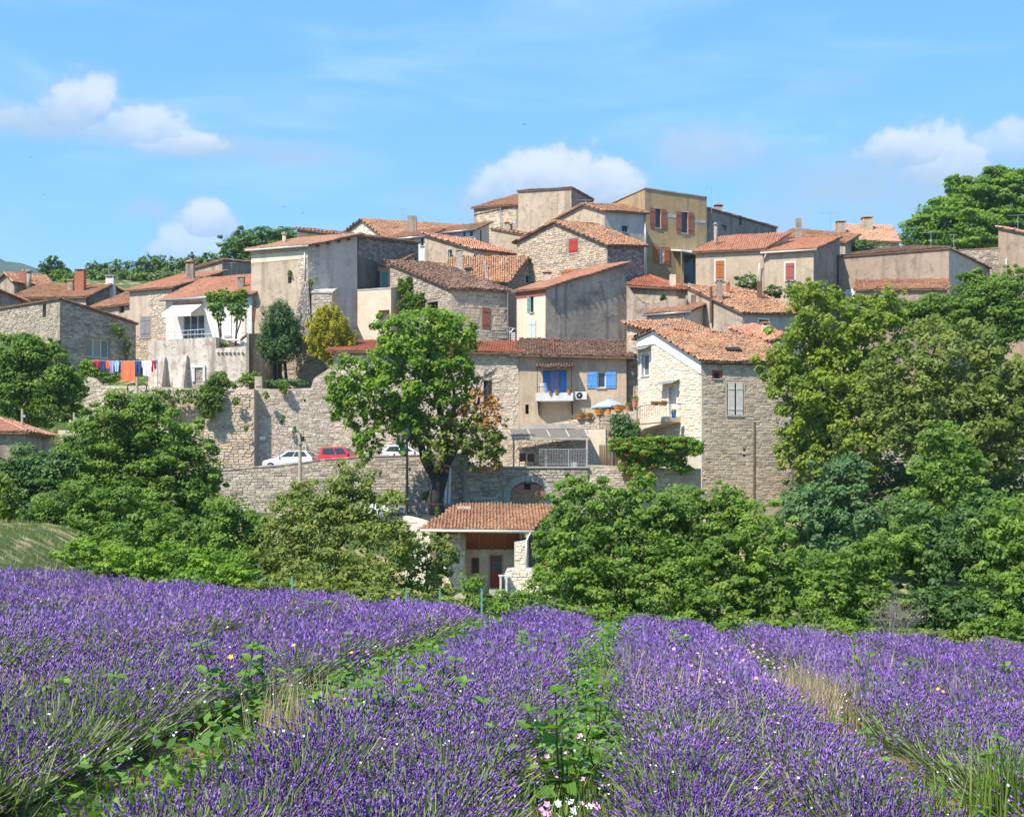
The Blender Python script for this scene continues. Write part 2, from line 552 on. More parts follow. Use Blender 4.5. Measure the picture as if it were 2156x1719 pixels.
PROFILE = [(-40, 1.5), (0, 0.0), (26, -0.74), (30, -1.25), (36, -2.2), (46, -3.2), (60, -3.8), (84, -3.7), (90, -3.6), (94, -2.6), (97.0, 1.0), (103.7, 1.4), (104.5, 4.0), (111.4, 4.4),
           (112.3, 9.6), (116, 10.8), (121, 12.6), (127, 14.6), (136, 18.5), (150, 24.5), (165, 28.5), (185, 29), (230, 26), (300, 22), (420, 14), (700, 0), (4000, 0)]


def ground_z(x, y):
    x = np.asarray(x, dtype=float); y = np.asarray(y, dtype=float)
    z = lerp_table(PROFILE, y)
    tilt = np.clip(1 - (y - 24) / 20, 0, 1)
    z = z + FA * np.clip(x, -30, 30) * tilt
    left = np.clip((-x - 11) * 0.52, 0, 4.7) * np.clip((y - 27) / 14, 0, 1) * np.clip((100 - y) / 16, 0, 1)
    far_left = -np.clip((-x - 60) / 80, 0, 1) * np.clip((y - 110) / 40, 0, 1) * 9
    z = z + left + far_left
    z = z - np.clip((np.abs(x) - 110) / 160, 0, 1) * np.clip((y - 95) / 40, 0, 1) * np.clip(z + 6, 0, 40) * 0.8
    z = z + 0.10 * np.sin(x * 0.55 + y * 0.21) * np.clip((y - 32) / 10, 0, 1)
    return z


def gz(x, y):
    return float(ground_z(x, y))


def build_terrain():
    ys = np.concatenate([np.arange(-40, 2, 6), np.arange(2, 34, 0.5), np.arange(34, 94, 1.5), np.arange(94, 112, 0.4), np.arange(112, 190, 2.5), np.arange(190, 440, 14), np.array([500, 700, 1000, 1500, 2500, 4000])])
    xs = np.concatenate([np.array([-2500, -1200, -600, -350]), np.arange(-220, -60, 10), np.arange(-60, -16, 1.5), np.arange(-16, 16, 0.5), np.arange(16, 60, 1.5), np.arange(60, 221, 10), np.array([350, 600, 1200, 2500])])
    X, Y = np.meshgrid(xs, ys)
    Z = ground_z(X, Y) + np.where(Y < 34, RNG.normal(0, 0.018, X.shape), RNG.normal(0, 0.05, X.shape))
    v = np.stack([X, Y, Z], -1).reshape(-1, 3)
    nx, ny = len(xs), len(ys)
    i = np.arange(ny - 1)[:, None] * nx + np.arange(nx - 1)[None, :]
    f = np.stack([i, i + 1, i + nx + 1, i + nx], -1).reshape(-1, 4)
    m, t, b = principled('soil_and_grass', 0.95, 0.1)
    p = pos(t)
    sep = t.add('ShaderNodeSeparateXYZ'); t.link(p, sep.inputs[0])
    n = t.noise(p, 0.9, 6, 0.65)
    n2 = t.noise(p, 7.0, 6, 0.7)
    soil = t.ramp(n2, [(0.3, (0.16, 0.095, 0.055)), (0.55, (0.30, 0.19, 0.11)), (0.75, (0.40, 0.29, 0.18))])
    grass = t.ramp(n2, [(0.3, (0.035, 0.065, 0.016)), (0.6, (0.08, 0.115, 0.03)), (0.8, (0.17, 0.17, 0.065))])
    field = t.mix(t.smooth(n, 0.42, 0.58), soil, grass)
    meadow = t.mix(t.smooth(n, 0.50, 0.66), grass, (0.40, 0.31, 0.17))
    far = t.smooth(sep.outputs[1], 27, 31)
    t.link(t.mix(far, field, meadow), b.inputs['Base Color'])
    bump(t, b, n2, 0.6, 0.06)
    o = np_obj('terrain', v, f, m, smooth=True)
    tag(o, kind='structure')


build_terrain()


# ------------------------------------------------------------------ planes and polygons
class Plane:
    """roof plane z = c + gx x + gy y through three places"""
    def __init__(s, a, b, c):
        A = np.array([[p[0], p[1], 1] for p in (a, b, c)], float)
        s.gx, s.gy, s.c = np.linalg.solve(A, np.array([p[2] for p in (a, b, c)], float))

    def z(s, x, y):
        return s.gx * x + s.gy * y + s.c

    def hit(s, X, Y):
        d = ray(X, Y)
        t = (s.c - EYE) / (d.z - s.gx * d.x - s.gy)
        return EYEV + d * t


def clip_poly(poly, fn):
    out = []
    n = len(poly)
    for k in range(n):
        a, b = poly[k], poly[(k + 1) % n]
        fa, fb = fn(a), fn(b)
        if fa >= 0:
            out.append(a)
        if (fa >= 0) != (fb >= 0):
            t = fa / (fa - fb)
            out.append((a[0] + (b[0] - a[0]) * t, a[1] + (b[1] - a[1]) * t))
    return out


def offset_poly(poly, d):
    """grow a convex counter-clockwise polygon by d on every side"""
    n = len(poly)
    lines = []
    for k in range(n):
        a, b = Vector(poly[k]), Vector(poly[(k + 1) % n])
        e = (b - a).normalized()
        nn = Vector((e.y, -e.x))
        lines.append((a + nn * d, e))
    out = []
    for k in range(n):
        (p, e), (q, g) = lines[k - 1], lines[k]
        den = e.x * g.y - e.y * g.x
        if abs(den) < 1e-6:
            out.append((q.x, q.y)); continue
        t = ((q.x - p.x) * g.y - (q.y - p.y) * g.x) / den
        r = p + e * t
        out.append((r.x, r.y))
    return out


def inside(poly, x, y, m=0.0):
    n = len(poly)
    for k in range(n):
        a, b = poly[k], poly[(k + 1) % n]
        ex, ey = b[0] - a[0], b[1] - a[1]
        L = math.hypot(ex, ey)
        if L < 1e-6:
            continue
        if (ex * (y - a[1]) - ey * (x - a[0])) / L < m:
            return False
    return True


# ------------------------------------------------------------------ roof tiles
def tile_faces(L=0.41, r0=0.102, r1=0.080, n=3):
    v, f = [], []
    for yy, r, lift in ((0, r0, 0.045), (L, r1, 0.012)):
        for k in range(n + 1):
            a = math.pi * k / n
            v.append((-r * math.cos(a), yy, lift + r * 0.95 * math.sin(a)))
    for k in range(n):
        f.append((k, k + 1, n + 2 + k, n + 1 + k))
    i = len(v)
    v += [(-r0, 0, 0.0), (r0, 0, 0.0)]           # closes the open lower end a little
    f.append(tuple(range(n + 1)))
    return v, f


TILE_V, TILE_F = tile_faces()
TILE_MESH = {}


def tile_mesh(mat):
    if mat.name not in TILE_MESH:
        me = bpy.data.meshes.new('tile')
        me.from_pydata(TILE_V, [], TILE_F)
        me.materials.append(mat)
        TILE_MESH[mat.name] = me
    return TILE_MESH[mat.name]


def lay_tiles(poly, pl, roof, mat, singles, rnd, rough=1.0, pitch=0.205, course=0.31, lift=0.12):
    rough *= .75
    g = math.hypot(pl.gx, pl.gy)
    if g < 0.015:
        return
    up2 = Vector((pl.gx / g, pl.gy / g, 0))
    ac = Vector((up2.y, -up2.x, 0))               # across
    s = Vector((up2.x, up2.y, g)).normalized()
    nrm = ac.cross(s).normalized()
    if nrm.z < 0:
        nrm = -nrm
    cg = math.sqrt(1 + g * g)
    A = [p[0] * ac.x + p[1] * ac.y for p in poly]
    B = [(p[0] * up2.x + p[1] * up2.y) for p in poly]
    mats4 = []
    na = int((max(A) - min(A)) / pitch)
    nb = int((max(B) - min(B)) * cg / course)
    for i in range(na + 1):
        a = min(A) + (i + 0.5) * pitch
        wob = rnd.uniform(-0.012, 0.012) * rough
        # start each column at the lower edge of the polygon
        started = False
        bb = min(B)
        while bb < max(B):
            x, y = ac.x * a + up2.x * bb, ac.y * a + up2.y * bb
            if inside(poly, x, y, -0.02):
                started = True
                break
            bb += 0.04
        if not started:
            continue
        j = 0
        while True:
            b = bb + j * course / cg
            xe, ye = ac.x * a + up2.x * (b + 0.2 / cg), ac.y * a + up2.y * (b + 0.2 / cg)
            if b > max(B) or not inside(poly, xe, ye, -0.04):
                break
            aa = a + wob + rnd.gauss(0, 0.012) * rough
            db = rnd.gauss(0, 0.025) * rough
            x, y = ac.x * aa + up2.x * (b + db), ac.y * aa + up2.y * (b + db)
            p = Vector((x, y, pl.z(x, y) + lift + .035 * math.sin(x * 1.3 + y * .5) * math.sin(y * 1.1 - x * .4))) + nrm * rnd.gauss(0.0, 0.012) * rough
            tw = rnd.gauss(0, 0.045) * rough
            c, sn = math.cos(tw), math.sin(tw)
            xa = ac * c + s * sn
            ya = s * c - ac * sn
            k = rnd.uniform(0.94, 1.06)
            mats4.append((p, xa * k, ya, nrm * k))
            j += 1
    mats4.sort(key=lambda q: q[0].y)
    org = origin_of(roof)
    one = mats4[:300] if singles else []
    me = tile_mesh(mat)
    for p, xa, ya, za in one:
        o = bpy.data.objects.new('tile', me)
        q = p - org
        o.matrix_world = Matrix(((xa.x, ya.x, za.x, q.x), (xa.y, ya.y, za.y, q.y), (xa.z, ya.z, za.z, q.z), (0, 0, 0, 1)))
        o.parent = roof
        COL.objects.link(o)
    rest = mats4[len(one):]
    if rest:
        mb = MB()
        for p, xa, ya, za in rest:
            i = len(mb.v)
            for vx, vy, vz in TILE_V:
                mb.v.append((p.x + xa.x * vx + ya.x * vy + za.x * vz, p.y + xa.y * vx + ya.y * vy + za.y * vz, p.z + xa.z * vx + ya.z * vy + za.z * vz))
            tt = rnd.random()
            for f in TILE_F:
                mb.f.append(tuple(i + q for q in f)); mb.t.append(tt); mb.m.append(0)
        tag(obj('roof_tiles', mb, mat, roof), kind='stuff')


# ------------------------------------------------------------------ stones
STONE_UNIT = []


def stone_units():
    if not STONE_UNIT:
        r = random.Random(3)
        for k in range(5):
            j = lambda: r.uniform(-0.06, 0.06)
            b = [(-.5, 0, -.5), (.5, 0, -.5), (.5, 0, .5), (-.5, 0, .5)]
            t = [(-.43 + j(), 1, -.40 + j()), (.43 + j(), 1, -.40 + j()), (.43 + j(), 1, .40 + j()), (-.43 + j(), 1, .40 + j())]
            STONE_UNIT.append((b + t, [(4, 5, 6, 7), (0, 1, 5, 4), (1, 2, 6, 5), (2, 3, 7, 6), (3, 0, 4, 7)]))
    return STONE_UNIT


STONE_MESH = {}


def stone_mesh(mat, k):
    if (mat.name, k) not in STONE_MESH:
        me = bpy.data.meshes.new('stone')
        v, f = stone_units()[k]
        me.from_pydata(v, [], f)
        me.materials.append(mat)
        STONE_MESH[(mat.name, k)] = me
    return STONE_MESH[(mat.name, k)]


def lay_stones(wall, o, e, n, keep, u0, u1, z0, z1, mat, singles=True, size=(0.13, 0.25), wide=(0.18, 0.52), proud=(0.015, 0.06), rnd=None, limit=300):
    """courses of rough stones on the wall plane o + e u + z; keep(u, z) tells where the wall is"""
    rnd = rnd or random
    items = []
    z = z0
    while z < z1:
        h = rnd.uniform(*size) * .92
        u = u0 - rnd.uniform(0, 0.3)
        while u < u1:
            w = rnd.uniform(*wide)
            uc, zc = u + w / 2, z + h / 2 + rnd.uniform(-0.02, 0.02)
            a, b = w / 2 * 0.86, h / 2 * 0.86
            if all(keep(uc + da, zc + db) for da, db in ((-a, -b), (a, -b), (a, b), (-a, b))):
                hh = h * rnd.uniform(0.78, 1.08)
                ww = w * rnd.uniform(0.88, 0.99)
                items.append((uc, zc + rnd.gauss(0, .012), ww, hh, rnd.uniform(*proud) * .8, rnd.gauss(0, 0.07), rnd.randrange(5)))
            u += w
        z += h
    items.sort(key=lambda q: -(q[2] * q[3]) + 0.02 * (o.y + e.y * q[0]))
    org = origin_of(wall)
    units = stone_units()
    nsing = limit if singles else 0
    for uc, zc, ww, hh, pr, tw, k in items[:nsing]:
        c, s = math.cos(tw), math.sin(tw)
        p = Vector((o.x + e.x * uc, o.y + e.y * uc, zc)) + n * 0.004 - org
        xa = e * c + Vector((0, 0, s)); za = Vector((0, 0, c)) - e * s
        xa = xa * ww; za = za * hh; ya = n * pr
        ob = bpy.data.objects.new('stone', stone_mesh(mat, k))
        ob.matrix_world = Matrix(((xa.x, ya.x, za.x, p.x), (xa.y, ya.y, za.y, p.y), (xa.z, ya.z, za.z, p.z), (0, 0, 0, 1)))
        ob.parent = wall
        COL.objects.link(ob)
    rest = items[nsing:]
    if rest:
        mb = MB()
        for uc, zc, ww, hh, pr, tw, k in rest:
            c, s = math.cos(tw), math.sin(tw)
            p = Vector((o.x + e.x * uc, o.y + e.y * uc, zc)) + n * 0.004
            xa = (e * c + Vector((0, 0, s))) * ww; za = (Vector((0, 0, c)) - e * s) * hh; ya = n * pr
            vs, fs = units[k]
            i = len(mb.v)
            for a, b, d in vs:
                q = p + xa * a + ya * b + za * d
                mb.v.append((q.x, q.y, q.z))
            tt = rnd.random()
            for f in fs:
                mb.f.append(tuple(i + x for x in f)); mb.t.append(tt); mb.m.append(0)
        tag(obj('stones', mb, mat, wall), kind='stuff')


# ------------------------------------------------------------------ walls with real openings
class Face:
    """one upright wall face: a (left) to b (right) as seen from outside"""
    def __init__(s, a, b):
        s.o = Vector((a[0], a[1], 0)); d = Vector((b[0] - a[0], b[1] - a[1], 0))
        s.L = d.length
        s.e = d.normalized()
        s.n = Vector((s.e.y, -s.e.x, 0))
        s.open = []
        s.top = [(0, 0), (s.L, 0)]

    def uz(s, X, Y):
        d = ray(X, Y)
        t = (s.o - EYEV).dot(s.n) / d.dot(s.n)
        p = EYEV + d * t
        return (p - s.o).dot(s.e), p.z

    def W(s, u, z, out=0.0):
        p = s.o + s.e * u + s.n * out
        return Vector((p.x, p.y, z))

    def box(s, mb, u0, u1, o0, o1, z0, z1, tint=0.0, m=0):
        q = lambda u, o, z: s.W(u, z, o)
        b = [q(u0, o1, z0), q(u1, o1, z0), q(u1, o0, z0), q(u0, o0, z0)]
        t = [q(u0, o1, z1), q(u1, o1, z1), q(u1, o0, z1), q(u0, o0, z1)]
        mb.hexa(b, t, tint, m)

    def rect(s, X0, Y0, X1, Y1):
        a, b = s.uz(X0, Y0), s.uz(X1, Y1)
        return min(a[0], b[0]), max(a[0], b[0]), min(a[1], b[1]), max(a[1], b[1])

    def ztop(s, u):
        t = s.top
        for (a, za), (b, zb) in zip(t, t[1:]):
            if u <= b:
                return za + (zb - za) * (u - a) / max(b - a, 1e-6)
        return t[-1][1]

    def is_wall(s, u, z):
        if u < 0.02 or u > s.L - 0.02 or z > s.ztop(u) - 0.03:
            return False
        return not any(a - 0.06 < u < b + 0.06 and c - 0.06 < z < d + 0.06 for a, b, c, d, _ in s.open)

    def mesh(s, mb, zb, m=0):
        """wall polygon with its openings cut out and their reveals"""
        us = sorted({0.0, s.L, *[u for u, _ in s.top], *[min(max(q, 0), s.L) for w in s.open for q in (w[0], w[1])]})
        for a, b in zip(us, us[1:]):
            if b - a < 1e-5:
                continue
            mid = (a + b) / 2
            za, zc = s.ztop(a), s.ztop(b)
            holes = sorted((w[2], w[3]) for w in s.open if w[0] <= mid <= w[1])
            lo = zb
            for h0, h1 in holes:
                if h0 > lo:
                    mb.face((s.W(a, lo), s.W(b, lo), s.W(b, h0), s.W(a, h0)), 0, m)
                lo = max(lo, h1)
            mb.face((s.W(a, lo), s.W(b, lo), s.W(b, max(zc, lo)), s.W(a, max(za, lo))), 0, m)
        for u0, u1, z0, z1, dp in s.open:
            q = s.W
            mb.face((q(u0, z0), q(u0, z1), q(u0, z1, -dp), q(u0, z0, -dp)), 0, m)
            mb.face((q(u1, z1), q(u1, z0), q(u1, z0, -dp), q(u1, z1, -dp)), 0, m)
            mb.face((q(u0, z1), q(u1, z1), q(u1, z1, -dp), q(u0, z1, -dp)), 0, m)
            mb.face((q(u1, z0), q(u0, z0), q(u0, z0, -dp), q(u1, z0, -dp)), 0, m)


class House:
    def __init__(s, name, label, corners, planes, wall, tiles='tile_old', depth=6.0, over=0.30, cat='house', singles=False,
                 group=None, base=None, wall_part='wall', roof=True, seed=1, rough=1.0, closed=None, shift=None):
        s.rnd = random.Random(seed)
        c = [((X - HX) / F * d, d) for X, d in corners]
        if closed:
            c += [((X - HX) / F * d, d) for X, d in closed]
        elif len(c) == 2:
            e = (Vector(c[1]) - Vector(c[0])).normalized()
            n = Vector((-e.y, e.x)) * depth
            c += [(c[1][0] + n.x, c[1][1] + n.y), (c[0][0] + n.x, c[0][1] + n.y)]
        elif len(c) == 3:
            c.append((c[0][0] + c[2][0] - c[1][0], c[0][1] + c[2][1] - c[1][1]))
        s.poly = c
        s.nvis = len(corners) - 1
        s.planes = planes
        s.tiles, s.over, s.singles, s.rough, s.has_roof = tiles, over, singles, rough, roof
        s.wallmat = wall if isinstance(wall, list) else [wall] * len(c)
        s.wall_part = wall_part
        cx = sum(p[0] for p in c) / len(c); cy = sum(p[1] for p in c) / len(c)
        s.base = base if base is not None else min(gz(*p) for p in c) - 0.6
        s.root = thing(name, label, cat, (cx, cy, s.base), group)
        s.faces = [Face(c[k], c[(k + 1) % len(c)]) for k in range(len(c))]
        for k, f in enumerate(s.faces):
            a, b = c[k], c[(k + 1) % len(c)]
            ts = {0.0, 1.0}
            for i in range(len(planes)):
                for j in range(i):
                    fa = planes[i].z(*a) - planes[j].z(*a); fb = planes[i].z(*b) - planes[j].z(*b)
                    if (fa > 0) != (fb > 0):
                        ts.add(fa / (fa - fb))
            f.top = [(t * f.L, min(p.z(a[0] + (b[0] - a[0]) * t, a[1] + (b[1] - a[1]) * t) for p in planes)) for t in sorted(ts)]
        s.stone_jobs = []

    # -- openings
    def window(s, k, r, frame='white', pane='glass', shut=None, smat=None, sill=True, mull=1, dp=0.22, fw=0.05, bars=0, surround=None, part='window', sub_pane='pane', sill_mat='concrete'):
        f = s.faces[k]
        u0, u1, z0, z1 = f.rect(*r)
        f.open.append((u0, u1, z0, z1, dp))
        mb = MB()
        f.box(mb, u0 + .002, u0 + fw, -dp + .03, -dp + .09, z0 + .002, z1 - .002); f.box(mb, u1 - fw, u1 - .002, -dp + .03, -dp + .09, z0 + .002, z1 - .002)
        f.box(mb, u0 + fw, u1 - fw, -dp + .03, -dp + .088, z1 - fw, z1 - .002); f.box(mb, u0 + fw, u1 - fw, -dp + .03, -dp + .088, z0 + .002, z0 + fw)
        for q in range(mull):
            u = u0 + (u1 - u0) * (q + 1) / (mull + 1)
            f.box(mb, u - fw * .5, u + fw * .5, -dp + .032, -dp + .084, z0 + fw, z1 - fw)
        for q in range(bars):
            z = z0 + (z1 - z0) * (q + 1) / (bars + 1)
            f.box(mb, u0 + fw, u1 - fw, -dp + .034, -dp + .08, z - .015, z + .015)
        w = obj(part, mb, M[frame], s.root)
        mb = MB()
        f.box(mb, u0 + fw * .6, u1 - fw * .6, -dp + .035, -dp + .05, z0 + fw * .6, z1 - fw * .6)
        obj(sub_pane, mb, M[pane], w)
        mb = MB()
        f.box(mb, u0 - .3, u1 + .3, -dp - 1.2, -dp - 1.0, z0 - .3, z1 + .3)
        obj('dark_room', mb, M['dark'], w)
        if sill:
            mb = MB()
            f.box(mb, u0 - .08, u1 + .08, -dp + .1, .09, z0 - .09, z0 - .003)
            obj('sill', mb, M[sill_mat], w)
        if surround:
            mb = MB(); g = .13
            f.box(mb, u0 - g, u0 - .002, .002, .03, z0 - g, z1 + g); f.box(mb, u1 + .002, u1 + g, .002, .03, z0 - g, z1 + g)
            f.box(mb, u0 - .002, u1 + .002, .002, .028, z1 + .002, z1 + g)
            f.box(mb, u0 - .002, u1 + .002, .002, .028, z0 - g, z0 - .09 if sill else z0 - .002)
            obj('window_surround', mb, M[surround], w)
        if shut:
            wl = shut if isinstance(shut, (int, float)) and shut is not True else (u1 - u0) / 2
            for sd in (-1, 1):
                mb = MB()
                a, b = (u0 - wl - .02, u0 - .02) if sd < 0 else (u1 + .02, u1 + wl + .02)
                s._leaf(mb, f, a, b, z0 - .03, z1 + .03, .03)
                obj('shutter', mb, M[smat], w)
        return w

    def _leaf(s, mb, f, a, b, z0, z1, out):
        n = max(2, int(round((b - a) / .14)))
        for q in range(n):
            x0, x1 = a + (b - a) * q / n, a + (b - a) * (q + 1) / n
            f.box(mb, x0 + .004, x1 - .004, out, out + .035, z0, z1)
        for zz in (z0 + (z1 - z0) * .18, z0 + (z1 - z0) * .82):
            f.box(mb, a + .01, b - .01, out + .036, out + .058, zz - .05, zz + .05)

    def shuttered(s, k, r, smat, leaves=2, surround=None, gap=0.02, out=0.03, part='window', sill=True):
        """opening closed by plank shutters"""
        f = s.faces[k]
        u0, u1, z0, z1 = f.rect(*r)
        f.open.append((u0 + .03, u1 - .03, z0 + .03, z1 - .03, .2))
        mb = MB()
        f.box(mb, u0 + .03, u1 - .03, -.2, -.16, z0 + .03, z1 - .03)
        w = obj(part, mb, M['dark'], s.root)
        for q in range(leaves):
            a = u0 + (u1 - u0) * q / leaves + gap / 2; b = u0 + (u1 - u0) * (q + 1) / leaves - gap / 2
            mb = MB()
            s._leaf(mb, f, a, b, z0, z1, out)
            obj('shutter', mb, M[smat], w)
        if sill:
            mb = MB(); f.box(mb, u0 - .06, u1 + .06, .002, .08, z0 - .12, z0 - .02)
            obj('sill', mb, M['concrete'], w)
        if surround:
            mb = MB(); g = .14
            f.box(mb, u0 - g, u0 - .004, .002, .028, z0 - g, z1 + g); f.box(mb, u1 + .004, u1 + g, .002, .028, z0 - g, z1 + g)
            f.box(mb, u0 - .004, u1 + .004, .002, .026, z1 + .004, z1 + g)
            obj('window_surround', mb, M[surround], w)
        return w

    def hole(s, k, r, dp=0.45, part='opening', mat='dark', lintel=None):
        f = s.faces[k]
        u0, u1, z0, z1 = f.rect(*r)
        f.open.append((u0, u1, z0, z1, dp))
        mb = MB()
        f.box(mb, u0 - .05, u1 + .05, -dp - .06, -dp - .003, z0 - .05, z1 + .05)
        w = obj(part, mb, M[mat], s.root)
        if lintel:
            mb = MB(); f.box(mb, u0 - .18, u1 + .18, .002, .03, z1 + .003, z1 + .2)
            obj('lintel', mb, M[lintel], w)
        return w

    def door(s, k, r, mat, frame=None, dp=0.2, pane=None):
        f = s.faces[k]
        u0, u1, z0, z1 = f.rect(*r)
        f.open.append((u0, u1, z0, z1, dp))
        mb = MB()
        n = max(3, int((u1 - u0) / .16))
        for q in range(n):
            a, b = u0 + (u1 - u0) * q / n, u0 + (u1 - u0) * (q + 1) / n
            f.box(mb, a + .003, b - .003, -dp, -dp + .05, z0 + .01, z1 - .01)
        d = obj('door', mb, M[mat], s.root)
        mb = MB(); f.box(mb, u1 - .16, u1 - .1, -dp + .052, -dp + .1, z0 + 1.0, z0 + 1.12)
        obj('handle', mb, M['black'], d)
        if pane:
            mb = MB(); f.box(mb, u0 + (u1 - u0) * .22, u1 - (u1 - u0) * .12, -dp + .052, -dp + .062, z0 + (z1 - z0) * .47, z1 - .12)
            obj('pane', mb, M[pane], d)
            mb = MB()
            for q in range(1, 5):
                u = u0 + (u1 - u0) * (.22 + .66 * q / 5); f.box(mb, u - .01, u + .01, -dp + .064, -dp + .085, z0 + (z1 - z0) * .47, z1 - .12)
            for q in (0.15, .5, .85):
                z = z0 + (z1 - z0) * .47 + q * ((z1 - .12) - (z0 + (z1 - z0) * .47)); f.box(mb, u0 + (u1 - u0) * .22, u1 - (u1 - u0) * .12, -dp + .0655, -dp + .082, z - .01, z + .01)
            obj('grille', mb, M['black'], d)
        if frame:
            mb = MB(); g = .1
            f.box(mb, u0 - g, u0 - .003, .002, .04, z0, z1 + g); f.box(mb, u1 + .003, u1 + g, .002, .04, z0, z1 + g); f.box(mb, u0 - .003, u1 + .003, .002, .038, z1 + .003, z1 + g)
            obj('door_frame', mb, M[frame], d)
        return d

    # -- surface pieces
    def stones(s, k, mat, Ylo=None, Yhi=None, singles=True, X0=None, X1=None, **kw):
        s.stone_jobs.append((k, mat, Ylo, Yhi, singles, X0, X1, kw))

    def pipe(s, k, X, Y0, Y1, mat='offwhite', r=0.055, out=0.1):
        f = s.faces[k]
        u, z0 = f.uz(X, Y0); _, z1 = f.uz(X, Y1)
        mb = MB(); mb.tube([f.W(u, z0, out), f.W(u, z1, out)], r, 8)
        return obj('downpipe', mb, M[mat], s.root, True)

    def gutter(s, k, mat='zinc', drop=0.06, r=0.075, ext=0.3):
        f = s.faces[k]
        za, zb = f.ztop(0), f.ztop(f.L)
        mb = MB(); mb.tube([f.W(-ext, za - drop, s.over + .05), f.W(f.L + ext, zb - drop, s.over + .05)], r, 8)
        return obj('gutter', mb, M[mat], s.root, True)

    def cornice(s, k, mat='pl_beige', rows=2):
        """génoise: rows of half tiles bedded under the eave"""
        f = s.faces[k]
        mb = MB()
        n = int(f.L / .24)
        za, zb = f.ztop(0), f.ztop(f.L)
        for row in range(rows):
            out = .10 * (rows - row)
            for q in range(n):
                u = (q + .5 + .5 * (row % 2)) * f.L / n
                if u + .1 > f.L:
                    continue
                z = za + (zb - za) * u / f.L - .05 - .13 * row
                pts = [f.W(u + .09 * math.cos(a), z + .085 * math.sin(a) - .085, out) for a in np.linspace(0, math.pi, 5)]
                back = [f.W(u + .09 * math.cos(a), z + .085 * math.sin(a) - .085, .003) for a in np.linspace(0, math.pi, 5)]
                for i in range(4):
                    mb.face((pts[i], back[i], back[i + 1], pts[i + 1]), .5)
            f.box(mb, 0, f.L, .003, out + .02, min(za, zb) - .05 - .13 * row + .002, min(za, zb) - .05 - .13 * row + .028)
        return obj('cornice', mb, M[mat], s.root)

    def chimney(s, X0, X1, Ytop, Ybot, d, mat='pl_beige', cap='slab', capmat='concrete', part='chimney', sub=None):
        a, b = px(X0, Ybot, d), px(X1, Ybot, d)
        top = px(X0, Ytop, d).z
        w = b.x - a.x
        mb = MB()
        hb = a.z - 0.9
        if cap == 'slab':
            mb.box((a.x, d, hb), (b.x, d + max(w, .45), top - .28))
            c = obj(part, mb, M[mat], s.root)
            m2 = MB()
            for q in (0.08, .92):
                for g in (.08, .92):
                    cx, cy = a.x + w * q, d + max(w, .45) * g
                    m2.box((cx - .05, cy - .05, top - .279), (cx + .05, cy + .05, top - .085))
            obj('cap_leg', m2, M[mat], c)
            m2 = MB(); m2.box((a.x - .07, d - .07, top - .084), (b.x + .07, d + max(w, .45) + .07, top))
            obj('cap', m2, M[capmat], c)
        elif cap == 'pot':
            mb.box((a.x, d, hb), (b.x, d + max(w, .4), top - .35))
            c = obj(part, mb, M[mat], s.root)
            m2 = MB(); m2.lathe(((a.x + b.x) / 2, d + w / 2, top - .349), [(.17, 0), (.13, .2), (.15, .35)], 10)
            obj('chimney_pot', m2, M['terracotta'], c, True)
        elif cap == 'pipe':
            mb.tube([((a.x + b.x) / 2, d, hb), ((a.x + b.x) / 2, d, top - .25)], w / 2, 10)
            c = obj(part, mb, M[mat], s.root, True)
            m2 = MB(); m2.lathe(((a.x + b.x) / 2, d, top - .249), [(w * .7, 0), (w * .75, .08), (w * .5, .1), (w * .8, .13), (w * .1, .25)], 10)
            obj('cowl', m2, M[capmat], c, True)
        elif cap == 'tiles':
            mb.box((a.x, d, hb), (b.x, d + max(w, .5), top - .32))
            c = obj(part, mb, M[mat], s.root)
            m2 = MB()
            for q in (.1, .9):
                cx = a.x + w * q
                m2.box((cx - .06, d + .05, top - .319), (cx + .06, d + max(w, .5) - .05, top - .12))
            obj('cap_leg', m2, M['brick'], c)
            m2 = MB()
            m2.prism([(a.x - .12, d - .1, top - .12), (b.x + .12, d - .1, top - .12), ((a.x + b.x) / 2, d - .1, top + .08)], (0, max(w, .5) + .2, 0), .4)
            obj('cap', m2, M['tile_orange'], c)
        else:
            mb.box((a.x, d, hb), (b.x, d + max(w, .4), top))
            c = obj(part, mb, M[mat], s.root)
            m2 = MB(); m2.box((a.x + .06, d + .06, top + .002), (b.x - .06, d + max(w, .4) - .06, top + .02))
            obj('flue', m2, M['black'], c)
        return c

    def build(s):
        groups = {}
        for k, f in enumerate(s.faces):
            groups.setdefault(s.wallmat[k] if k < len(s.wallmat) else s.wallmat[0], []).append((k, f))
        walls = {}
        for wm, fs in groups.items():
            mb = MB()
            for k, f in fs:
                f.mesh(mb, s.base)
            w = obj(s.wall_part, mb, M[wm], s.root)
            for k, f in fs:
                walls[k] = w
        s.walls = walls
        for k, mat, Ylo, Yhi, singles, X0, X1, kw in s.stone_jobs:
            f = s.faces[k]
            zl = f.uz(HX if X0 is None else X0, Ylo)[1] if Ylo else s.base
            mid = (f.o + f.e * f.L / 2)
            Xm = HX + mid.x / mid.y * F
            if Ylo:
                zl = f.uz(Xm, Ylo)[1]
            zh = f.uz(Xm, Yhi)[1] if Yhi else max(z for _, z in f.top)
            ua = 0 if X0 is None else f.uz(X0, HY)[0]
            ub = f.L if X1 is None else f.uz(X1, HY)[0]
            lay_stones(walls[k], f.o, f.e, f.n, f.is_wall, ua, ub, zl, zh, M[mat], singles, rnd=s.rnd, **kw)
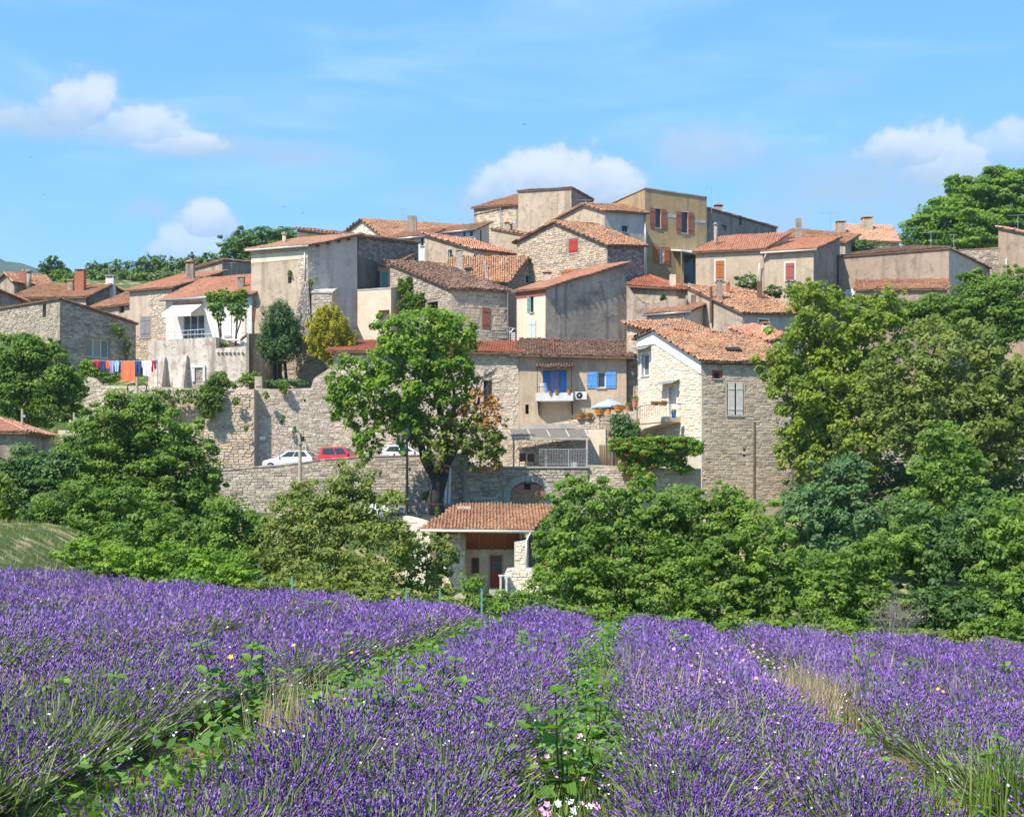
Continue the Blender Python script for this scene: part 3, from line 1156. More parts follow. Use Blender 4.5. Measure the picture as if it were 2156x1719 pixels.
        if s.has_roof:
            big = offset_poly(s.poly, s.over)
            slab = MB()
            jobs = []
            for i, p in enumerate(s.planes):
                q = big
                for j, o in enumerate(s.planes):
                    if j != i:
                        q = clip_poly(q, lambda a, o=o, p=p: o.z(*a) - p.z(*a) + (1e-9 if i < j else -1e-9))
                        if len(q) < 3:
                            break
                if len(q) < 3:
                    continue
                lo = [Vector((x, y, p.z(x, y) + .004)) for x, y in q]
                hi = [Vector((x, y, p.z(x, y) + .115)) for x, y in q]
                n = len(q)
                slab.face(lo[::-1]); slab.face(hi)
                for a in range(n):
                    slab.face((lo[a], lo[(a + 1) % n], hi[(a + 1) % n], hi[a]))
                jobs.append((q, p))
            s.roof = obj('roof', slab, M['tile_bed'] if s.tiles else M['concrete'], s.root)
            if s.tiles:
                left = s.singles
                for q, p in jobs:
                    lay_tiles(q, p, s.roof, M[s.tiles], left, s.rnd, s.rough)
                    left = False
                if len(jobs) == 2:
                    a = [v for v in jobs[0][0] if abs(s.planes[0].z(*v) - s.planes[1].z(*v)) < 1e-3]
                    if len(a) >= 2:
                        A = Vector((*a[0], s.planes[0].z(*a[0]) + .13)); B = Vector((*a[1], s.planes[0].z(*a[1]) + .13))
                        mb = MB(); d = (B - A); n = int(d.length / .38); d.normalize()
                        for q in range(n):
                            p0 = A + d * .38 * q; h = s.rnd.gauss(0, .012)
                            mb.tube([p0 + Vector((0, 0, h + .03)), p0 + d * .42 + Vector((0, 0, h))], (.125, .105), 8, s.rnd.random())
                        obj('ridge_tiles', mb, M[s.tiles], s.roof)
        return s


def shed(a, b, c):
    return [Plane(a, b, c)]


def gable(apex, mid, right, ridge_back, left):
    """two planes: apex-mid-right, and apex-left along the same ridge; ridge_back is a picture point on the first"""
    p2 = Plane(apex, mid, right)
    rb = p2.hit(*ridge_back) if not isinstance(ridge_back, Vector) else ridge_back
    return [Plane(apex, left, rb), p2]


def upright_wall(name, label, line, tops, mat, thick=0.6, base=None, cat='wall', stone=None, singles=True, cope=None, Ylo=None, group=None, seed=1, holes=(), **kw):
    """free-standing or retaining wall: line = [(X,d),(X,d)], tops = [(X,Y)...] along its front face"""
    a, b = [((X - HX) / F * d, d) for X, d in line]
    f = Face(a, b)
    f.top = [f.uz(X, Y) for X, Y in tops]
    if f.top[0][0] > 0:
        f.top.insert(0, (0, f.top[0][1]))
    if f.top[-1][0] < f.L:
        f.top.append((f.L, f.top[-1][1]))
    zb = base if base is not None else min(gz(*a), gz(*b)) - .5
    root = thing(name, label, cat, ((a[0] + b[0]) / 2, (a[1] + b[1]) / 2, zb), group)
    mb = MB()
    for r in holes:
        u0, u1, z0, z1 = f.rect(*r)
        f.open.append((u0, u1, z0, z1, .35))
    f.mesh(mb, zb)
    q = f.W
    for (u, z), (v, w) in zip(f.top, f.top[1:]):
        mb.face((q(u, z), q(v, w), q(v, w, -thick), q(u, z, -thick)))
    mb.face((q(0, zb, -thick), q(0, zb), q(0, f.top[0][1]), q(0, f.top[0][1], -thick)))
    mb.face((q(f.L, zb), q(f.L, zb, -thick), q(f.L, f.top[-1][1], -thick), q(f.L, f.top[-1][1])))
    for (u, z), (v, w) in zip(f.top, f.top[1:]):
        mb.face((q(v, zb, -thick), q(u, zb, -thick), q(u, z, -thick), q(v, w, -thick)))
    body = obj('wall_body', mb, M[mat], root)
    for u0, u1, z0, z1, dp in f.open:
        m2 = MB(); f.box(m2, u0 - .03, u1 + .03, -dp - .05, -dp - .002, z0 - .03, z1 + .03)
        obj('drain_hole', m2, M['dark'], root)
    rnd = random.Random(seed)
    if stone:
        zl = f.uz((line[0][0] + line[1][0]) / 2, Ylo)[1] if Ylo else zb
        lay_stones(body, f.o, f.e, f.n, f.is_wall, 0, f.L, zl, max(z for _, z in f.top), M[stone], singles, rnd=rnd, **kw)
    if cope:
        cm, mat2 = MB(), M[cope]
        for (u, z), (v, w) in zip(f.top, f.top[1:]):
            L = v - u
            n = max(1, int(L / .45))
            for i in range(n):
                a0, a1 = u + L * i / n, u + L * (i + 1) / n
                za, zc = z + (w - z) * i / n, z + (w - z) * (i + 1) / n
                h = rnd.uniform(.06, .13)
                b4 = [q(a0 + .01, za + .003, .05), q(a1 - .01, zc + .003, .05), q(a1 - .01, zc + .003, -thick - .03), q(a0 + .01, za + .003, -thick - .03)]
                cm.hexa(b4, [p + Vector((0, 0, h)) for p in b4], rnd.random())
        tag(obj('coping', cm, mat2, root), kind='stuff')
    return root, f

# ================================================================== the village, left to right, far to near
# ---- upper left
h = House('stone_house', 'grey dry-stone house at far left with a large three-part window behind the washing line', [(-20, 127), (126, 118), (286, 124)],
          shed(px(126, 631, 118), px(-20, 655, 127), px(286, 683, 124)), ['bed_grey', 'bed_grey', 'bed_grey', 'bed_grey'], 'tile_dark', over=.18, seed=11)
h.window(1, (181, 711, 230, 755), 'palegreen', 'glass_pale', mull=2, fw=.09)
h.hole(0, (59, 705, 73, 717)); h.hole(0, (90, 640, 97, 667), .3); h.hole(0, (6, 714, 17, 722), .3)
h.stones(0, 'stone_grey', 762, 628, False, size=(.14, .24), wide=(.2, .5)); h.stones(1, 'stone_grey', 765, 628, True, size=(.12, .22), wide=(.22, .6))
h.build()

h = House('plain_gable_house', 'smooth grey gable at the left edge behind the dry-stone house', [(-40, 129), (72, 136)],
          shed(px(-40, 596, 129), px(72, 643, 136), px(-80, 596, 134)), 'pl_greydark', 'tile_old', depth=6, seed=12)
h.build()

h = House('long_roof_house', 'low house with a long weathered roof and dark gable beyond the dry-stone house', [(24, 141), (181, 136), (268, 146)],
          gable(px(243, 602, 141), px(181, 626, 136), px(24, 632, 140), (60, 601), px(268, 619, 146)), ['pl_beige', 'bed_shade', 'pl_beige', 'pl_beige'], 'tile_old', seed=13)
h.hole(0, (140, 634, 152, 642), .2)
h.stones(1, 'stone_shade', 650, 596, False)
h.chimney(157, 176, 565, 606, 139, 'brick', 'slab', 'concrete')
h.chimney(222, 239, 579, 606, 141.5, 'offwhite', 'slab', 'concrete')
h.chimney(142, 153, 588, 606, 140, 'pl_grey', 'slab', 'concrete')
h.build()

h = House('brown_roof_outbuilding', 'small tan outbuilding with a lean-to tiled roof and one dark square hole', [(190, 132.5), (275, 129.8)],
          shed(px(190, 650, 132.5), px(275, 640, 129.8), px(275, 622, 135)), 'pl_tan', 'tile_old', depth=5, seed=14)
h.hole(0, (251, 645, 261, 658), .3)
h.build()

h = House('far_left_house', 'small grey gabled house peeping out at the far left skyline', [(-20, 160), (30, 150), (118, 156)],
          gable(px(22, 577, 154), px(40, 598, 150), px(110, 604, 156), (100, 582), px(-20, 606, 160)), 'pl_grey', 'tile_old', seed=15)
h.chimney(39, 54, 566, 588, 151, 'brick', 'pot')
h.chimney(56, 66, 568, 596, 150.5, 'pl_grey', 'pipe')
h.build()

h = House('slate_shutter_house', 'tan half-rendered stone house with one grey closed shutter left of the white villa', [(273, 129), (362, 127), (470, 141)],
          shed(px(271, 613, 129), px(362, 606, 127), px(468, 573, 141)), ['bed_warm', 'bed_shade', 'pl_tan', 'pl_tan'], 'tile_orange', singles=False, seed=16)
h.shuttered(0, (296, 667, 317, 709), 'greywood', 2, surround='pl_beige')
h.stones(0, 'stone_warm', 765, 625, True, X0=316, X1=352, size=(.15, .26)); h.stones(0, 'stone_warm', 765, 700, False, X0=275, X1=316, size=(.15, .26)); h.stones(1, 'stone_shade', 640, 565, False)
h.cornice(0, 'pl_tan', 1)
h.chimney(391, 407, 548, 583, 133, 'pl_grey', 'tiles')
h.build()

h = House('rear_grey_house', 'dark grey house with flat parapet behind the white villa', [(405, 152), (468, 147), (532, 158)],
          shed(px(405, 567, 152), px(468, 549, 147), px(532, 554, 158)), ['pl_grey', 'pl_greydark', 'pl_grey', 'pl_grey'], 'tile_old', over=.2, seed=17)
h.build()

h = House('white_villa', 'white rendered villa with an orange tiled roof, sliding glass door and awning', [(349, 122), (530, 120)],
          shed(px(349, 632, 122), px(530, 619, 120), px(528, 588, 127)), 'pl_white', 'tile_orange', depth=7.5, over=.4, singles=False, seed=18, rough=.5)
h.window(0, (385, 664, 430, 712), 'white', 'glass', mull=2, sill=False, part='sliding_door')
h.shuttered(0, (473, 653, 487, 706), 'white', 2); h.shuttered(0, (508, 660, 518, 708), 'palewood', 1, sill=False)
h.cornice(0, 'white', 1)
h.gutter(0, 'zinc')
h.chimney(500, 513, 581, 604, 122.5, 'pl_greydark', 'slab')
h.build()
f = h.faces[0]
# awning over the sliding door
root = thing('awning', 'white sloping awning with a scalloped edge over the sliding glass door of the villa', 'awning', f.W(f.uz(408, 650)[0], f.uz(408, 645)[1], .05))
u0, u1 = f.uz(366, 650)[0], f.uz(427, 650)[0]
z1 = f.uz(408, 641)[1]
mb = MB()
mb.hexa([f.W(u0, z1 - 1.0, 2.1), f.W(u1, z1 - 1.0, 2.1), f.W(u1, z1, .06), f.W(u0, z1, .06)], [f.W(u0, z1 - .97, 2.1), f.W(u1, z1 - .97, 2.1), f.W(u1, z1 + .03, .06), f.W(u0, z1 + .03, .06)])
obj('canopy', mb, M['white'], root)
mb = MB()
n = 16
for i in range(n):
    a, b = u0 + (u1 - u0) * i / n, u0 + (u1 - u0) * (i + 1) / n
    mb.hexa([f.W(a, z1 - 1.28, 2.12), f.W(b - .03, z1 - 1.28, 2.12), f.W(b - .03, z1 - 1.28, 2.1), f.W(a, z1 - 1.28, 2.1)], [f.W(a, z1 - .99, 2.12), f.W(b - .03, z1 - .99, 2.12), f.W(b - .03, z1 - .99, 2.1), f.W(a, z1 - .99, 2.1)])
obj('valance', mb, M['white'], root)
mb = MB(); f.box(mb, u0, u1, .04, .2, z1 + .03, z1 + .2)
obj('awning_case', mb, M['redbrown'], root)

# terrace in front of the villa
tw, f = upright_wall('terrace_wall', 'weathered white terrace wall with two sloping buttresses below the villa', [(312, 116.6), (519, 114.6)],
                     [(312, 727), (323, 717), (400, 712), (454, 709), (455, 733), (519, 728)], 'pl_terrace', 5.5, seed=2, holes=())
for X0, X1, Yt in ((331, 350, 752), (372, 396, 748)):
    u0, u1 = f.uz(X0, 800)[0], f.uz(X1, 800)[0]
    zt, zb = f.uz(X0, Yt)[1], f.uz(X0, 822)[1]
    mb = MB()
    mb.hexa([f.W(u0, zb - .5, .95), f.W(u1, zb - .5, .95), f.W(u1, zb - .5, .004), f.W(u0, zb - .5, .004)], [f.W(u0 + .12, zt, .22), f.W(u1 - .01, zt, .22), f.W(u1 - .01, zt, .004), f.W(u0 + .12, zt, .004)])
    obj('buttress', mb, M['pl_terrace'], tw)
mb = MB()
for i in range(7):
    u, z = f.uz(459 + i * 8.5, 736)
    mb.prism([f.W(u - .1, z - .22, .004), f.W(u + .12, z - .22, .004), f.W(u + .01, z + .02, .004)], f.n * .16)
obj('dentils', mb, M['pl_white'], tw)
mb = MB()
u0, u1, z0, z1 = f.rect(411, 774, 428, 803)
f.box(mb, u0 - .25, u0, .002, .12, z0, z1); f.box(mb, u1, u1 + .2, .002, .12, z0, z1); f.box(mb, u0 - .25, u1 + .2, .002, .14, z1, z1 + .18)
obj('niche_frame', mb, M['pl_white'], tw)
mb = MB(); f.box(mb, u0, u1, .004, .02, z0, z1)
obj('niche_back', mb, M['bed_grey'], tw)
lay_stones(tw.children[-1], f.o, f.e, f.n, lambda u, z: u0 < u < u1 and z0 < z < z1, u0, u1, z0, z1, M['stone_grey'], True, (.12, .2), (.2, .4), (.03, .06), random.Random(4))

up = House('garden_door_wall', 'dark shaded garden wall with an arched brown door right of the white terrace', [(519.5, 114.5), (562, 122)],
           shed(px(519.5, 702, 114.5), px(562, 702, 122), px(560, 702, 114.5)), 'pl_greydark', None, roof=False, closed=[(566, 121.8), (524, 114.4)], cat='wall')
up.door(0, (537, 757, 552, 790), 'redbrown')
up.build()

# ---- tower house group
h = House('tower_house', 'tall tan tower-like house with a pale tiled roof and a white downpipe', [(529, 120.3), (648, 118), (752, 121)],
          shed(px(526, 527, 120.3), px(648, 518, 118), px(752, 496, 121)), ['pl_tan', 'pl_shade_side', 'pl_tan', 'pl_tan'], 'tile_pale', over=.35, singles=False, seed=21)
h.hole(0, (606, 582, 614, 596), .4)
h.stones(1, 'stone_warm', 700, 524, False, X0=649.5, X1=664)
h.stones(0, 'stone_warm', 600, 545, False, X0=632, X1=647)
h.pipe(0, 643, 522, 592)
h.cornice(0, 'white', 2)
h.gutter(0, 'offwhite')
h.chimney(594.5, 603, 488, 514, 121.5, 'pl_tan', 'pipe')
mb = MB(); ff = h.faces[1]
for X in (668, 690, 712, 733):
    u, _ = ff.uz(X, 520); z = ff.ztop(u) - .14
    ff.box(mb, u - .09, u + .09, .003, .3, z - .1, z + .08)
obj('rafter_ends', mb, M['brownwood'], h.root)
mb = MB()
u, z = h.faces[0].uz(537, 655)
mb.tube([h.faces[0].W(u - .1, z + .9, .06), h.faces[0].W(u + .12, z + .8, .06), h.faces[0].W(u, z, .06), h.faces[0].W(u - .1, z - .85, .06), h.faces[0].W(u - .25, z - .7, .06)], .035, 6)
obj('iron_anchor', mb, M['rust'], h.root)
h.build()
tower = h
u0, zt = h.faces[0].uz(560, 544)
mb = MB(); h.faces[0].box(mb, 0, h.faces[0].L, .002, .03, h.faces[0].uz(590, 549)[1], h.faces[0].uz(590, 532)[1])
obj('render_band', mb, M['pl_cream'], h.root)

root = thing('stone_buttress', 'dark rough stone buttress sloping up against the tan tower house', 'buttress', px(640, 700, 116.5))
a = px(648, 592, 117.6)
mb = MB()
mb.hexa([px(612, 712, 116.2), px(657, 712, 116.0), px(662, 712, 118.4), px(618, 712, 118.9)], [px(637, 596, 117.85), px(650, 592, 117.6), px(652, 592, 118.2), px(640, 596, 118.7)])
bt = obj('buttress_body', mb, M['bed_shade'], root)
fc = Face((px(612, 712, 116.2).x, 116.2), (px(657, 712, 116).x, 116.0))
# stones follow the sloping front
mb = MB(); rr = random.Random(5)
for i in range(30):
    t = i / 30
    lo_l, lo_r = px(612, 712, 116.2).lerp(px(637, 596, 117.85), t), px(657, 712, 116).lerp(px(650, 592, 117.6), t)
    hi_l, hi_r = px(612, 712, 116.2).lerp(px(637, 596, 117.85), t + 1 / 30.), px(657, 712, 116).lerp(px(650, 592, 117.6), t + 1 / 30.)
    u = 0
    while u < .97:
        w = min(rr.uniform(.18, .4), 1 - u)
        q = [lo_l.lerp(lo_r, u + .02), lo_l.lerp(lo_r, u + w - .02), hi_l.lerp(hi_r, u + w - .02), hi_l.lerp(hi_r, u + .02)]
        n = Vector((-.1, -1, .35)).normalized() * rr.uniform(.04, .09)
        cc = sum(q, Vector()) / 4
        mb.hexa(q, [cc + (p - cc) * .85 + n for p in q], rr.random(), 0, False)
        u += w
tag(obj('stones', mb, M['stone_shade'], bt), kind='stuff')

h = House('stone_annex', 'small flat-topped stone annex at the foot of the tower house', [(656, 116.8), (699, 117.0), (709, 119.6)],
          shed(px(656, 617, 116.8), px(699, 617, 117.0), px(709, 609, 119.6)), ['bed_warm', 'pl_beige', 'bed_warm', 'bed_warm'], None, over=.06, seed=22)
h.hole(0, (668, 648, 689, 690), .3, mat='brownwood', lintel='stone_warm')
h.stones(0, 'stone_warm', 700, 612, True)
h.build()

h = House('shaded_stone_house', 'stone wall of the house behind the tower, coloured dark for shade', [(752.5, 121.4), (881, 132)],
          shed(px(752, 500, 121.4), px(881, 513, 132), px(800, 502, 134)), 'bed_shade', 'tile_old', depth=6, over=.15, seed=23)
h.stones(0, 'stone_shade', 560, 495, False, size=(.14, .24), wide=(.18, .45))  # shade of this right-turned face is painted into the stones
h.build()

h = House('cream_patio_house', 'cream rendered house with a roof terrace between the tower and the ivy house', [(752.6, 120.6), (823, 119.6)],
          shed(px(752, 612, 120.6), px(823, 608, 119.6), px(790, 609, 124)), 'pl_cream', None, depth=4.5, over=.03, seed=24)
h.hole(0, (797, 653, 820, 684), .5, mat='bed_warm')
h.build()
h = House('teal_shutter_house', 'narrow stone house with a teal shutter above the cream roof terrace', [(752.5, 125.2), (820, 124.4)],
          shed(px(752, 551, 125.2), px(820, 563, 124.4), px(752, 521, 131)), 'bed_warm', 'tile_old', depth=6.5, over=.25, seed=25)
h.shuttered(0, (804, 573, 817, 607), 'teal', 1); h.hole(0, (777, 570, 800, 606), .15, mat='bed_shade')
h.stones(0, 'stone_warm', 612, 550, False)
h.pipe(0, 772, 560, 590, 'zinc')
h.build()

upright_wall('garden_rubble_wall', 'jagged dark rubble wall between the two garden conifers', [(598, 117), (706, 115.6)], [(598, 775), (618, 762), (640, 748), (656, 742), (668, 752), (690, 770), (706, 776)], 'bed_grey', .5, stone='stone_grey', Ylo=805, seed=33)

# ---- ivy house and neighbours
h = House('ivy_stone_house', 'squared-stone house with an ivy-clad gable and a brown arched window', [(821, 122.5), (951, 117), (1068, 119)],
          shed(px(821, 553, 122.5), px(951, 607, 117), px(1068, 613, 119)), ['bed_grey', 'bed_warm', 'bed_grey', 'bed_grey'], 'tile_dark', over=.3, singles=True, seed=26, rough=1.6)
h.shuttered(1, (1015, 647, 1032, 692), 'redbrown', 1, surround='stone_warm', sill=False)
h.hole(0, (900, 637, 922, 653), .4)
h.stones(1, 'stone_mixed', 722, 605, True, size=(.22, .30), wide=(.26, .5)); h.stones(0, 'stone_grey', 700, 555, True, size=(.15, .24))
h.stones(2, 'stone_shade', 722, 540, False)
h.build()
ivy_house = h

h = House('hipped_roof_house', 'stone house with a broad mottled hip roof behind the ivy house', [(925, 127), (1070, 126), (1145, 133)],
          gable(px(1117.5, 544, 129.5), px(1070, 595, 126), px(950, 595, 126), (1018, 544), px(1145, 600, 133)), ['bed_grey', 'bed_grey', 'bed_grey', 'bed_grey'], 'tile_old', over=.2, singles=False, seed=27)
h.window(1, (1106, 577, 1118, 599), 'palewood', 'glass', mull=0, surround='concrete')
h.stones(1, 'stone_shade', 625, 540, False)
h.chimney(962, 973, 525, 566, 126.6, 'concrete', 'slab')
h.build()
mb = MB()
a, b = px(958, 562, 126), px(1024, 594, 125.3)
mb.hexa([a + Vector((0, -.2, -.5)), b + Vector((0, -.2, -.5)), b + Vector((0, .2, -.5)), a + Vector((0, .2, -.5))], [a + Vector((0, -.2, .1)), b + Vector((0, -.2, .1)), b + Vector((0, .2, .1)), a + Vector((0, .2, .1))])
obj('parapet', mb, M['pl_white'], h.root)
mb = MB(); mb.tube([px(1018, 543, 129.4), px(1026, 592, 125.9)], .09, 6); obj('valley_flashing', mb, M['zinc'], h.root)

h = House('tan_gable_house', 'tan rendered house with streaked gable and one small window on the upper slope', [(894, 134), (998, 130), (1090, 133)],
          shed(px(894, 494, 134), px(998, 526, 130), px(1090, 537, 133)), ['pl_tan', 'pl_shade_side', 'pl_tan', 'pl_tan'], 'tile_orange', over=.25, seed=28)
h.window(0, (944, 526, 952, 543), 'white', 'glass', mull=0, surround='concrete')
h.build()

h = House('oculus_house', 'pale stone house with a round gable window on the skyline', [(720, 152), (811, 146), (1048, 149.7)],
          gable(px(765, 464, 149), px(811, 500, 146), px(1048, 514, 149.7), (960, 476), px(723, 497, 152)), ['bed_white', 'pl_white', 'bed_white', 'bed_white'], 'tile_old', over=.3, seed=29)
h.stones(0, 'stone_white', 520, 460, False)
h.chimney(857.5, 876.5, 454, 491, 144, 'pl_grey', 'brick_top', part='chimney')
h.build()
u, z = h.faces[0].uz(768, 481); fc = h.faces[0]
mb = MB()
ring = [(math.cos(a), math.sin(a)) for a in np.linspace(0, 2 * math.pi, 17)[:-1]]
for i in range(16):
    (a, b), (c, d) = ring[i], ring[(i + 1) % 16]
    mb.hexa([fc.W(u + a * .28, z + b * .42, .003), fc.W(u + c * .28, z + d * .42, .003), fc.W(u + c * .4, z + d * .56, .003), fc.W(u + a * .4, z + b * .56, .003)],
            [fc.W(u + a * .28, z + b * .42, .06), fc.W(u + c * .28, z + d * .42, .06), fc.W(u + c * .4, z + d * .56, .06), fc.W(u + a * .4, z + b * .56, .06)])
o = obj('oculus_window', mb, M['white'], h.root)
mb = MB(); mb.face([fc.W(u + a * .29, z + b * .43, .02) for a, b in ring]); obj('pane', mb, M['glass_pale'], o)

h = House('low_blue_house', 'low house with a pale bluish wall under a narrow tiled roof right of the tower', [(818, 142), (896, 140)],
          shed(px(818, 504, 142), px(896, 498, 140), px(896, 490, 143)), 'pl_white', 'tile_old', depth=3.2, over=.3, seed=30)
h.window(0, (862, 503, 871, 514), 'teal', 'glass', mull=0); h.window(0, (886, 501, 892, 517), 'brownwood', 'glass', mull=0)
h.gutter(0)
h.build()
h = House('pale_rear_house', 'pale house with two small teal windows under the eaves behind the tan gable', [(925, 144.5), (1001, 143)],
          shed(px(925, 492, 144.5), px(1001, 483, 143), px(1001, 476, 146)), 'pl_white', 'tile_old', depth=3.5, over=.35, seed=31)
h.window(0, (975, 489, 980, 499), 'teal', 'glass', mull=0); h.window(0, (989, 487, 996, 498), 'teal', 'glass', mull=0)
h.gutter(0)
h.build()

# ---- hilltop
h = House('block_stone_house', 'grey block-stone house with a thin roof left of the tall plastered block at the summit', [(998, 150), (1093, 145.5)],
          shed(px(998, 439, 150), px(1093, 431.5, 145.5), px(1091, 418, 152)), 'bed_grey', 'tile_old', depth=6.5, over=.25, seed=32)
h.stones(0, 'stone_mixed', 508, 430, True, size=(.28, .36), wide=(.45, .8), proud=(.015, .03))
h.cornice(0, 'pl_tan', 1)
h.build()
mb = MB(); mb.tube([px(1054, 437, 147), px(1054, 500, 147)], .05, 6); obj('downpipe', mb, M['greymetal'], h.root)

h = House('plastered_block', 'tall windowless plastered block at the very top of the village', [(1091, 143.5), (1203, 141), (1249, 149)],
          shed(px(1091, 405, 143.5), px(1203, 398, 141), px(1249, 423, 149)), ['pl_tan', 'pl_greydark', 'pl_tan', 'pl_tan'], 'tile_dark', over=.1, seed=33)
h.build()

h = House('low_tan_house', 'low tan house with a sloping parapet below the block-stone house', [(1034, 140), (1113, 138)],
          shed(px(1034, 483, 140), px(1113, 498, 138), px(1080, 488, 144)), 'pl_tan', 'tile_old', depth=5, over=.12, seed=34)
h.chimney(1064, 1072, 466, 489, 140.5, 'pl_tan', 'tiles'); h.chimney(1074, 1079, 467, 488, 140.5, 'black', 'pipe')
h.build()

h = House('grey_blue_gable_house', 'tan gabled house with a bluish right wall and tiny square window near the summit', [(1155, 139), (1273, 133), (1361, 135.5)],
          gable(px(1231, 432, 135.2), px(1273, 445, 133), px(1361, 450, 135.5), (1300, 434), px(1158, 471, 139)), ['pl_tan', 'pl_shade_side', 'pl_tan', 'pl_tan'], 'tile_old', over=.25, seed=35)
h.window(1, (1309, 475, 1321, 489), 'dark', 'glass', mull=1, bars=1, surround='concrete', fw=.04)
h.pipe(1, 1357, 452, 582, 'zinc')
h.build()

h = House('red_shutter_stone_house', 'grey stone gabled house with a closed red shutter high in its gable', [(1088, 131), (1279, 125), (1356, 128)],
          gable(px(1171, 468.5, 128.4), px(1279, 515.5, 125), px(1356, 518, 128), (1250, 475), px(1088, 511, 131)), ['bed_grey', 'bed_shade', 'bed_grey', 'bed_grey'], 'tile_old', over=.3, singles=False, seed=36)
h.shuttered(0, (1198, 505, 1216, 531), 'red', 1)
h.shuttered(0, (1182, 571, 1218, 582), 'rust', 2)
h.stones(0, 'stone_mixed', 586, 466, True, size=(.15, .24), wide=(.2, .5)); h.stones(1, 'stone_shade', 590, 512, False)
h.build()

h = House('ochre_house', 'ochre yellow house with red-brown shutters and a flat parapet at the summit', [(1278, 146), (1358, 138), (1488, 141)],
          shed(px(1278, 433, 146), px(1358, 397, 138), px(1488, 416, 141)), 'pl_ochre', None, over=.08, seed=37)
h.window(0 + 1, (1380, 439, 1391, 480), 'dark', 'glass', shut=.62, smat='redbrown', mull=0, surround='concrete')
h.window(1, (1435, 446, 1448, 491), 'dark', 'glass', shut=.62, smat='redbrown', mull=0, surround='concrete')
h.window(1, (1388, 520, 1398, 555), 'white', 'glass', shut=.6, smat='rust', mull=1, fw=.12)
h.window(1, (1440, 535, 1463, 598), 'blue_pale', 'glass_blue', mull=0, sill=False, part='porch_opening')
mb = MB(); f = h.faces[1]
f.box(mb, f.uz(1424, 560)[0], f.uz(1440, 560)[0] - .02, .003, .02, f.uz(1430, 612)[1], f.uz(1430, 545)[1]); obj('render_patch', mb, M['pl_ochre_bright'], h.root)
mb = MB(); f.box(mb, f.uz(1455, 470)[0], f.uz(1486, 470)[0], .003, .02, f.uz(1470, 469)[1], f.uz(1470, 463)[1]); f.box(mb, f.uz(1400, 470)[0], f.uz(1426, 470)[0], .003, .02, f.uz(1410, 458)[1], f.uz(1410, 450)[1]); obj('stucco_band', mb, M['concrete'], h.root)
mb = MB()
u0, u1, z = f.uz(1413, 530)[0], f.uz(1472, 530)[0], f.uz(1420, 526)[1]
mb.hexa([f.W(u0, z - .45, 1.9), f.W(u1, z - .75, 1.9), f.W(u1, z - .1, .005), f.W(u0, z - .1, .005)], [f.W(u0, z - .33, 1.9), f.W(u1, z - .55, 1.9), f.W(u1, z + .05, .005), f.W(u0, z + .05, .005)])
obj('porch_canopy', mb, M['white'], h.root)
mb = MB(); mb.tube([f.W(u0 + .05, z - .45, 1.8), f.W(u0 + .05, z - 4.2, 1.8)], .05, 6); obj('porch_post', mb, M['greymetal'], h.root)
h.build()
h = House('grey_long_house', 'long grey rendered house stepping down to the right of the ochre house', [(1484, 143), (1635, 153.5)],
          shed(px(1484, 439, 143), px(1635, 481, 153.5), px(1470, 440, 149)), 'pl_greydark', 'tile_dark', depth=5, over=.12, seed=38)
h.hole(0, (1518, 472, 1530, 486), .25, mat='greywood'); h.window(0, (1556, 453, 1562, 476), 'greywood', 'glass', mull=0)
h.chimney(1506, 1521, 429, 446, 146, 'pl_grey', 'tiles')
h.build()

# ---- right-hand upper group
h = House('orange_shutter_house', 'beige house with one closed orange-brown shutter and a bright orange roof', [(1465, 127), (1608, 125.5)],
          shed(px(1465, 532, 127), px(1608, 525.5, 125.5), px(1659, 493, 131)), 'pl_beige', 'tile_orange', over=.25, seed=39, singles=False, closed=[(1659, 131), (1520, 132)])
h.shuttered(0, (1507, 549, 1525, 590), 'rust', 2, surround='offwhite')
h.cornice(0, 'pl_beige', 1)
h.chimney(1503, 1511, 468, 510, 128.5, 'pl_grey', 'pipe', 'greymetal')
h.build()
h = House('brick_shutter_house', 'beige house with a brick-red closed shutter, white gutter and dark right gable', [(1609, 125.3), (1713, 124), (1768, 132)],
          shed(px(1609, 532, 125.3), px(1713, 525.5, 124), px(1768, 501, 132)), ['pl_beige', 'pl_greydark', 'pl_beige', 'pl_beige'], 'tile_orange', over=.25, seed=40, singles=False)
h.shuttered(0, (1654, 554, 1672.5, 589), 'brick_red', 1, surround='offwhite')
h.gutter(0, 'offwhite'); h.cornice(0, 'offwhite', 1)
f = h.faces[0]
mb = MB(); p = [f.uz(1614, 536), f.uz(1609, 545), f.uz(1599, 556), f.uz(1596, 600)]
mb.tube([f.W(u, z, .14 if i else .28) for i, (u, z) in enumerate(p)], .055, 8); obj('downpipe', mb, M['offwhite'], h.root, True)
h.chimney(1677, 1688, 459.5, 500, 137, 'pl_grey', 'flue')
h.build()
h = House('ridge_roof_house', 'low weathered roof with one orange ridge just behind the beige twin houses', [(1640, 146), (1780, 143)],
          shed(px(1640, 500, 146), px(1780, 512, 143), px(1700, 486, 151)), 'pl_grey', 'tile_old', depth=6, over=.2, seed=41)
h.build()

